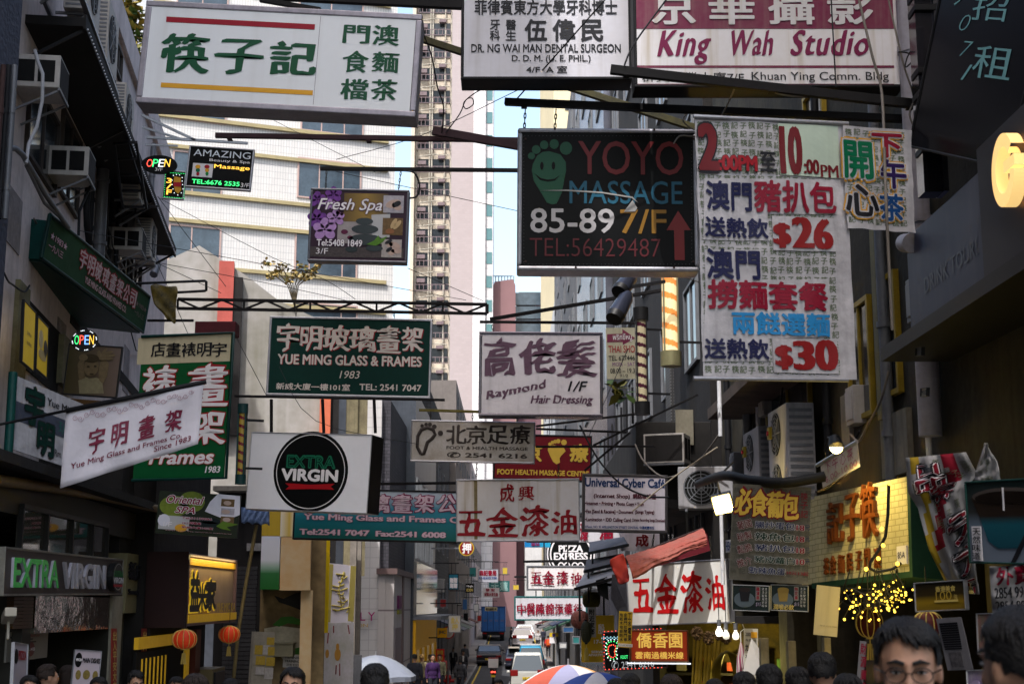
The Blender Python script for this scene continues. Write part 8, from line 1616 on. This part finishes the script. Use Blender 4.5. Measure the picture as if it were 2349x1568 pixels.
for t, s0, t0, s1, t1 in (('品', .12, .06, .55, .24), ('客', .30, .22, .7, .40), ('ラ', .5, .52, .95, .66), ('ブ', .45, .68, .95, .84), ('店', .3, .86, .9, .99)):
    lay(r, pt, t, s0, t0, s1, t1, kBlack, .10, .02); lay(r, pt, t, s0, t0, s1, t1, kWhite, .06, .028); lay(r, pt, t, s0, t0, s1, t1, mRedC, .025, .036)
r, pt = crumple('crumpled_banner', 'small triangular patterned cloth scrap hanging above the drink poster', [(2258, 1016), (2238, 1075), (2234, 1100)], [(2262, 1016), (2285, 1060), (2298, 1112)], 9.6, 9.4, [mPat], lambda s, t: 0, .02, 6, 5)
for k in range(9): s_, t_ = rnd.uniform(.05, .7), rnd.uniform(.3, .85); lay(r, pt, '筷子記'[k % 3], s_, t_, s_+.25, t_+.12, mOl2, .0, .012)
r, pt = crumple('phone_banner', 'patterned takeaway banner with black phone numbers at the right edge', [(2268, 1300), (2272, 1360), (2276, 1412)], [(2420, 1285), (2424, 1350), (2428, 1412)], 9.0, 8.6, [mPat], lambda s, t: 0, .03, 10, 8)
lay(r, pt, '外賣', .1, .03, .62, .36, kCrim, .03); lay(r, pt, '2854 9969', .06, .40, .62, .62, kBlack, .0, xb=.03); lay(r, pt, '2854 9961', .06, .68, .62, .88, kBlack, .0, xb=.03)
S = Sign('award_sign', 'amber and black food award board reading one hundred under the crumpled banner', (2096, 1336), (2212, 1328), (2098, 1403), 10.4, 10.0, depth=.03, fw=.008, face=ramp('amber glow board', [(0, (.14, .09, .01)), (.3, (.24, .15, .01)), (.55, (.03, .02, .006)), (1, (.015, .012, .006))]), frame=mAlu)
S.text('香港美食', 2146, 1344, 2192, 1354, kGold, off=.02); S.text('100', 2146, 1356, 2184, 1374, C('gold ring', (.5, .34, .04)), off=-.012); S.text('強', 2188, 1362, 2197, 1373, kGold); S.rect(2144, 1376, 2198, 1378, kGold, 'gold_line', -.003)
S = Sign('newspaper_cutting', 'framed newspaper cutting with columns of print behind the man with glasses', (2146, 1418), (2203, 1414), (2176, 1536), 9.6, 9.4, depth=.01, fw=0, face=C('cutting paper', (.24, .23, .25), streak=.2), cat='cutting')
for k in range(12): S.rect(2154+k*1.2, 1428+k*5.2, 2196+k*1.0, 1430+k*5.2, kBlack, 'print_line', -.001)
S.rect(2176, 1494, 2212, 1528, M('dark photo print', (.03, .03, .035), .5, var=.8, sc=30, grime=(.15, .14, .15)), 'photo', -.001)
for k, b in enumerate(((2240, 1406, 2300, 1500), (2218, 1536, 2264, 1600), (2262, 1498, 2330, 1580), (2310, 1420, 2370, 1520))):
    S = Sign('photo_print', ('colourful food photo print pinned beside the newspaper cutting', 'purple tinted photo print below the newspaper cutting', 'dark food photo print low beside the far right head', 'green tinted photo print behind the far right head')[k], (b[0], b[1]), (b[2], b[1]-2), (b[0], b[3]), 9.4-.15*k, 9.2-.15*k, depth=.008, fw=.006, face=M('photo print %d' % k, ((.12, .20, .12), (.16, .10, .24), (.04, .04, .05), (.05, .12, .10))[k], .3, var=.9, sc=16, grime=((.38, .12, .12), (.4, .36, .4), (.22, .10, .05), (.3, .3, .28))[k]), frame=mAlu, cat='photo')
    if k == 2: S.text('100', 2290, 1545, 2320, 1572, kGold)
    else: S.blobs([(b[0]+20+14*q, b[1]+30+17*(q % 3), 9, 7) for q in range(3)], (C('dish white', (.45, .44, .42)), C('dish lilac', (.35, .28, .42)), None, C('dish red', (.35, .06, .05)))[k], 'dish_print')
# dangling string lights: cord plus bulbs (the hundred nearest as parts)
r = thing('string_lights', 'tangle of tiny yellow string lights glowing under the tiled board', 'string lights', P(2000, 1330, 12.4)); O_ = P(2000, 1330, 12.4); rnd = random.Random(4); bm_ = E('fairy yellow', (1, .62, .06), 1.5)
bp = MB().lathe([(0, -.011), (.008, -.008), (.0105, 0), (.008, .008), (0, .011)], n=8).ob('bulb', bm_, r); first = True; path = []
for k in range(100):
    u = 1905+rnd.betavariate(2.2, 1.5)*190; v = 1322+18*sin((u-1905)/50)+rnd.betavariate(1.6, 1.8)*88; p = P(u, v, 12.5+rnd.uniform(-.4, .4))-O_; path.append(p)
    o = bp if first else copy_tree(bp, r); first = False; o.location = p; o.scale = (rnd.uniform(.45, 1.15),)*3
w = MB(); srt = sorted(path, key=lambda p: p.x+rnd.uniform(-.15, .15))
for q in range(0, 96, 4): w.tube([srt[q]+Vector((0, 0, .02)), srt[q+1]+Vector((0, 0, .02)), srt[q+2]+Vector((0, 0, .02)), srt[q+3]+Vector((0, 0, .03)), Vector((srt[q+3].x*.9, 0, .1))], .004, 4)
w.ob('cords', mBlackP, r)
ll = bpy.data.lights.new('fairy', 'POINT'); ll.energy = 10; ll.color = (1, .74, .15); ll.shadow_soft_size = .5; lo = bpy.data.objects.new('lamp_light', ll); COL.objects.link(lo); lo.parent = r; lo.location = (0, -.2, -.15)
pts = [(2038, 1110), (2036, 1180), (2030, 1230), (2014, 1262), (1996, 1288), (1994, 1302), (2010, 1312), (2046, 1304), (2066, 1290)]; r = thing('light_string', 'black cable with a few yellow bulbs hanging down across the tiled board', 'string lights', P(*pts[0], 12.2)); O_ = P(*pts[0], 12.2)
MB().tube([P(*p, 12.2)-O_ for p in pts], .014, 6).ob('cord', mBlackP, r)
for p in ((2040, 1108), (2022, 1212), (2025, 1250), (2014, 1280), (1986, 1304), (2058, 1292)): MB().ell(P(*p, 12.15)-O_, .018, .018, .018, 8, 6).ob('bulb', bm_, r)
lantern('dark red paper lantern with gold bands behind the man with glasses', 1993, 1428, 13.6, .125, .13, (.06, .008, .008), 'dark lanterns under the tiled board', 0); lantern('second dark red lantern right of the man with glasses', 2128, 1434, 11.6, .12, .11, (.10, .012, .01), 'dark lanterns under the tiled board', 0)
S = Sign('paper_notice', 'cream paper sheet with pale printing hanging left of the string lights', (1873, 1340), (1927, 1346), (1876, 1455), 12.6, 12.6, depth=.01, fw=0, face=C('cream sheet', (.36, .31, .20), streak=.3), cat='notice'); S.text('電話 2576 8080', 1880, 1431, 1920, 1439, C('pale sheet print', (.24, .2, .12)))
S = Sign('couplet_banner', 'pale strip with red brush strokes hanging behind the man with glasses', (1972, 1468), (1987, 1470), (1970, 1600), 11.4, 11.4, depth=.01, fw=0, face=C('grey strip', (.22, .21, .22)), cat='couplet'); S.col('財源廣進', 1974, 1472, 1985, 1590, kCrim, off=.02)
for k, (u0, u1, d) in enumerate(((1805, 1822, 14.6), (1888, 1902, 13.6), (1742, 1760, 15.6))):
    a = P((u0+u1)/2, 1400, d); w_ = (u1-u0)/FPX*d; g = G(d); o = MB().box(-w_/2, w_/2, 0, .12, 0, 1.9+.02*k).ob('shop_pillar', M('cream peeling pillar', (.40, .33, .17), .7, var=.6, sc=3, streak=.5, grime=(.12, .09, .05))); o.location = (a.x, d, g); tag(o, ('cream peeling pillar under the drink posters', 'cream pillar under the hanging paper sheet', 'dull grey pillar right of the price boards')[k], 'pillar')
S = Sign('small_sign', 'white plate with blue capital lettering beside the white conduit', (1664, 1238), (1681, 1236), (1664, 1266), 15.4, 15.2, depth=.02, fw=0, face=kWhite); S.text('HEAL', 1666, 1242, 1680, 1260, kBlue, off=.02)
for k, (u, v, t) in enumerate(((2102, 797, ''), (2113, 890, 'M10'))):
    S = Sign('small_sign', ('tiny blank dark plate on the pale wall post, the upper one', 'tiny white plate with black lettering on the pale wall post')[k], (u, v), (u+14, v-2), (u, v+20), 11.8, 11.6, depth=.02, fw=.006, face=C(('dim plate', 'plate cream')[k], ((.05, .05, .04), (.35, .32, .24))[k]), frame=mBlackP)
    if t: S.text(t, u+2, v+5, u+12, v+15, kBlack, off=.02)
# shrubs and creepers
def leaves(name, label, base, pts, leaf, n, col, spread, cat='plant', stems=None, seed=1):
    rnd = random.Random(seed); r = thing(name, label, cat, base); s = MB()
    for q in stems or []: s.tube([P(*p)-base for p in q], .018, 5)
    s.ob('stems', M('thin brown stem', (.09, .07, .04), .8), r); m = MB()
    for k in range(n):
        u, v, d = pts[k % len(pts)]; c = P(u+rnd.gauss(0, spread), v+rnd.gauss(0, spread*.6), d+rnd.uniform(-.3, .3))-base; a, e = rnd.uniform(0, 6.28), rnd.uniform(-1, .6); dv = Vector((cos(a)*cos(e), sin(a)*cos(e), sin(e)))*leaf*rnd.uniform(.6, 1.2); sd = dv.cross(Vector((rnd.uniform(-1, 1), rnd.uniform(-1, 1), 1))).normalized()*leaf*.28; m.cur = rnd.randrange(len(col))
        m.add([c, c+dv*.5+sd, c+dv, c+dv*.5-sd], [(0, 1, 2, 3)])
    m.ob('foliage', col, r); return r
cL = [C('leaf green', (.05, .09, .015), .6), C('leaf olive', (.14, .13, .02), .6), C('leaf yellow', (.28, .20, .03), .6)]
leaves('rooftop_bamboo', 'tall thin bamboo growing on the roof behind the largest lightbox', P(300, 170, 36), [(282+8*(k % 5), 10+14*(k % 11), 36) for k in range(55)], .32, 420, cL, 8, 'bamboo', [[(300, 250, 36), (296, 120, 36), (280+6*q, -30, 36)] for q in range(7)], 2)
leaves('wall_shrub', 'sprig of yellowing leaves growing from the gable wall by the spa lightbox', P(676, 704, 41.5), [(612+10*k, 612+10*((k*7) % 4)-abs(k-6)*1.5, 41.5) for k in range(13)], .17, 300, [C('leaf ochre', (.30, .19, .035), .6), C('leaf tan', (.40, .29, .10), .6), cL[1]], 6, 'shrub', [[(676, 704, 41.5), (660+4*q, 655, 41.5), (615+18*q, 620, 41.5)] for q in range(7)], 3)
leaves('wall_shrub', 'few drooping green leaves under the thai shop banner', P(1425, 885, 24.5), [(1405+7*k, 884+6*k, 24.5) for k in range(5)], .28, 26, cL[:2], 6, 'shrub', [[(1430, 872, 24.5), (1420, 884, 24.5), (1405, 896, 24.5)]], 4)
# dark closed shop between the snack shop and the painted hoarding
DK = wallfr(500, 29.5, 606, 29.5, z0=-1.4); r = thing('closed_shop_building', 'dark closed shop with a grey shutter between the snack shop and the painted hoarding', 'building', DK.m)
x0, z1 = DK.l(500, 1118); x1, _ = DK.l(606, 1118); MB().box(x0, x1, .1, 4, 0, z1).ob('wall', mConcDark, r); MB().box(x0, x1, -.5, .1, z1-.1, z1).ob('ledge', M('pale worn ledge', (.25, .23, .2), .8, var=.6, sc=4, streak=.5), r)
m = MB(); zt_ = DK.l(560, 1290)[1]
for k in range(int(zt_/.09)): m.box(x0+.2, x1-.1, .05, .1, k*.09, k*.09+.075)
m.ob('shutter', M('dull shutter slats', (.06, .058, .06), .5, .3, var=.5, sc=3, streak=.5), r); lrect(DK, r, 566, 1245, 602, 1262, M('streaked grey board', (.3, .29, .29), .7, var=.7, sc=4, streak=.6), 'board', .0, .06)
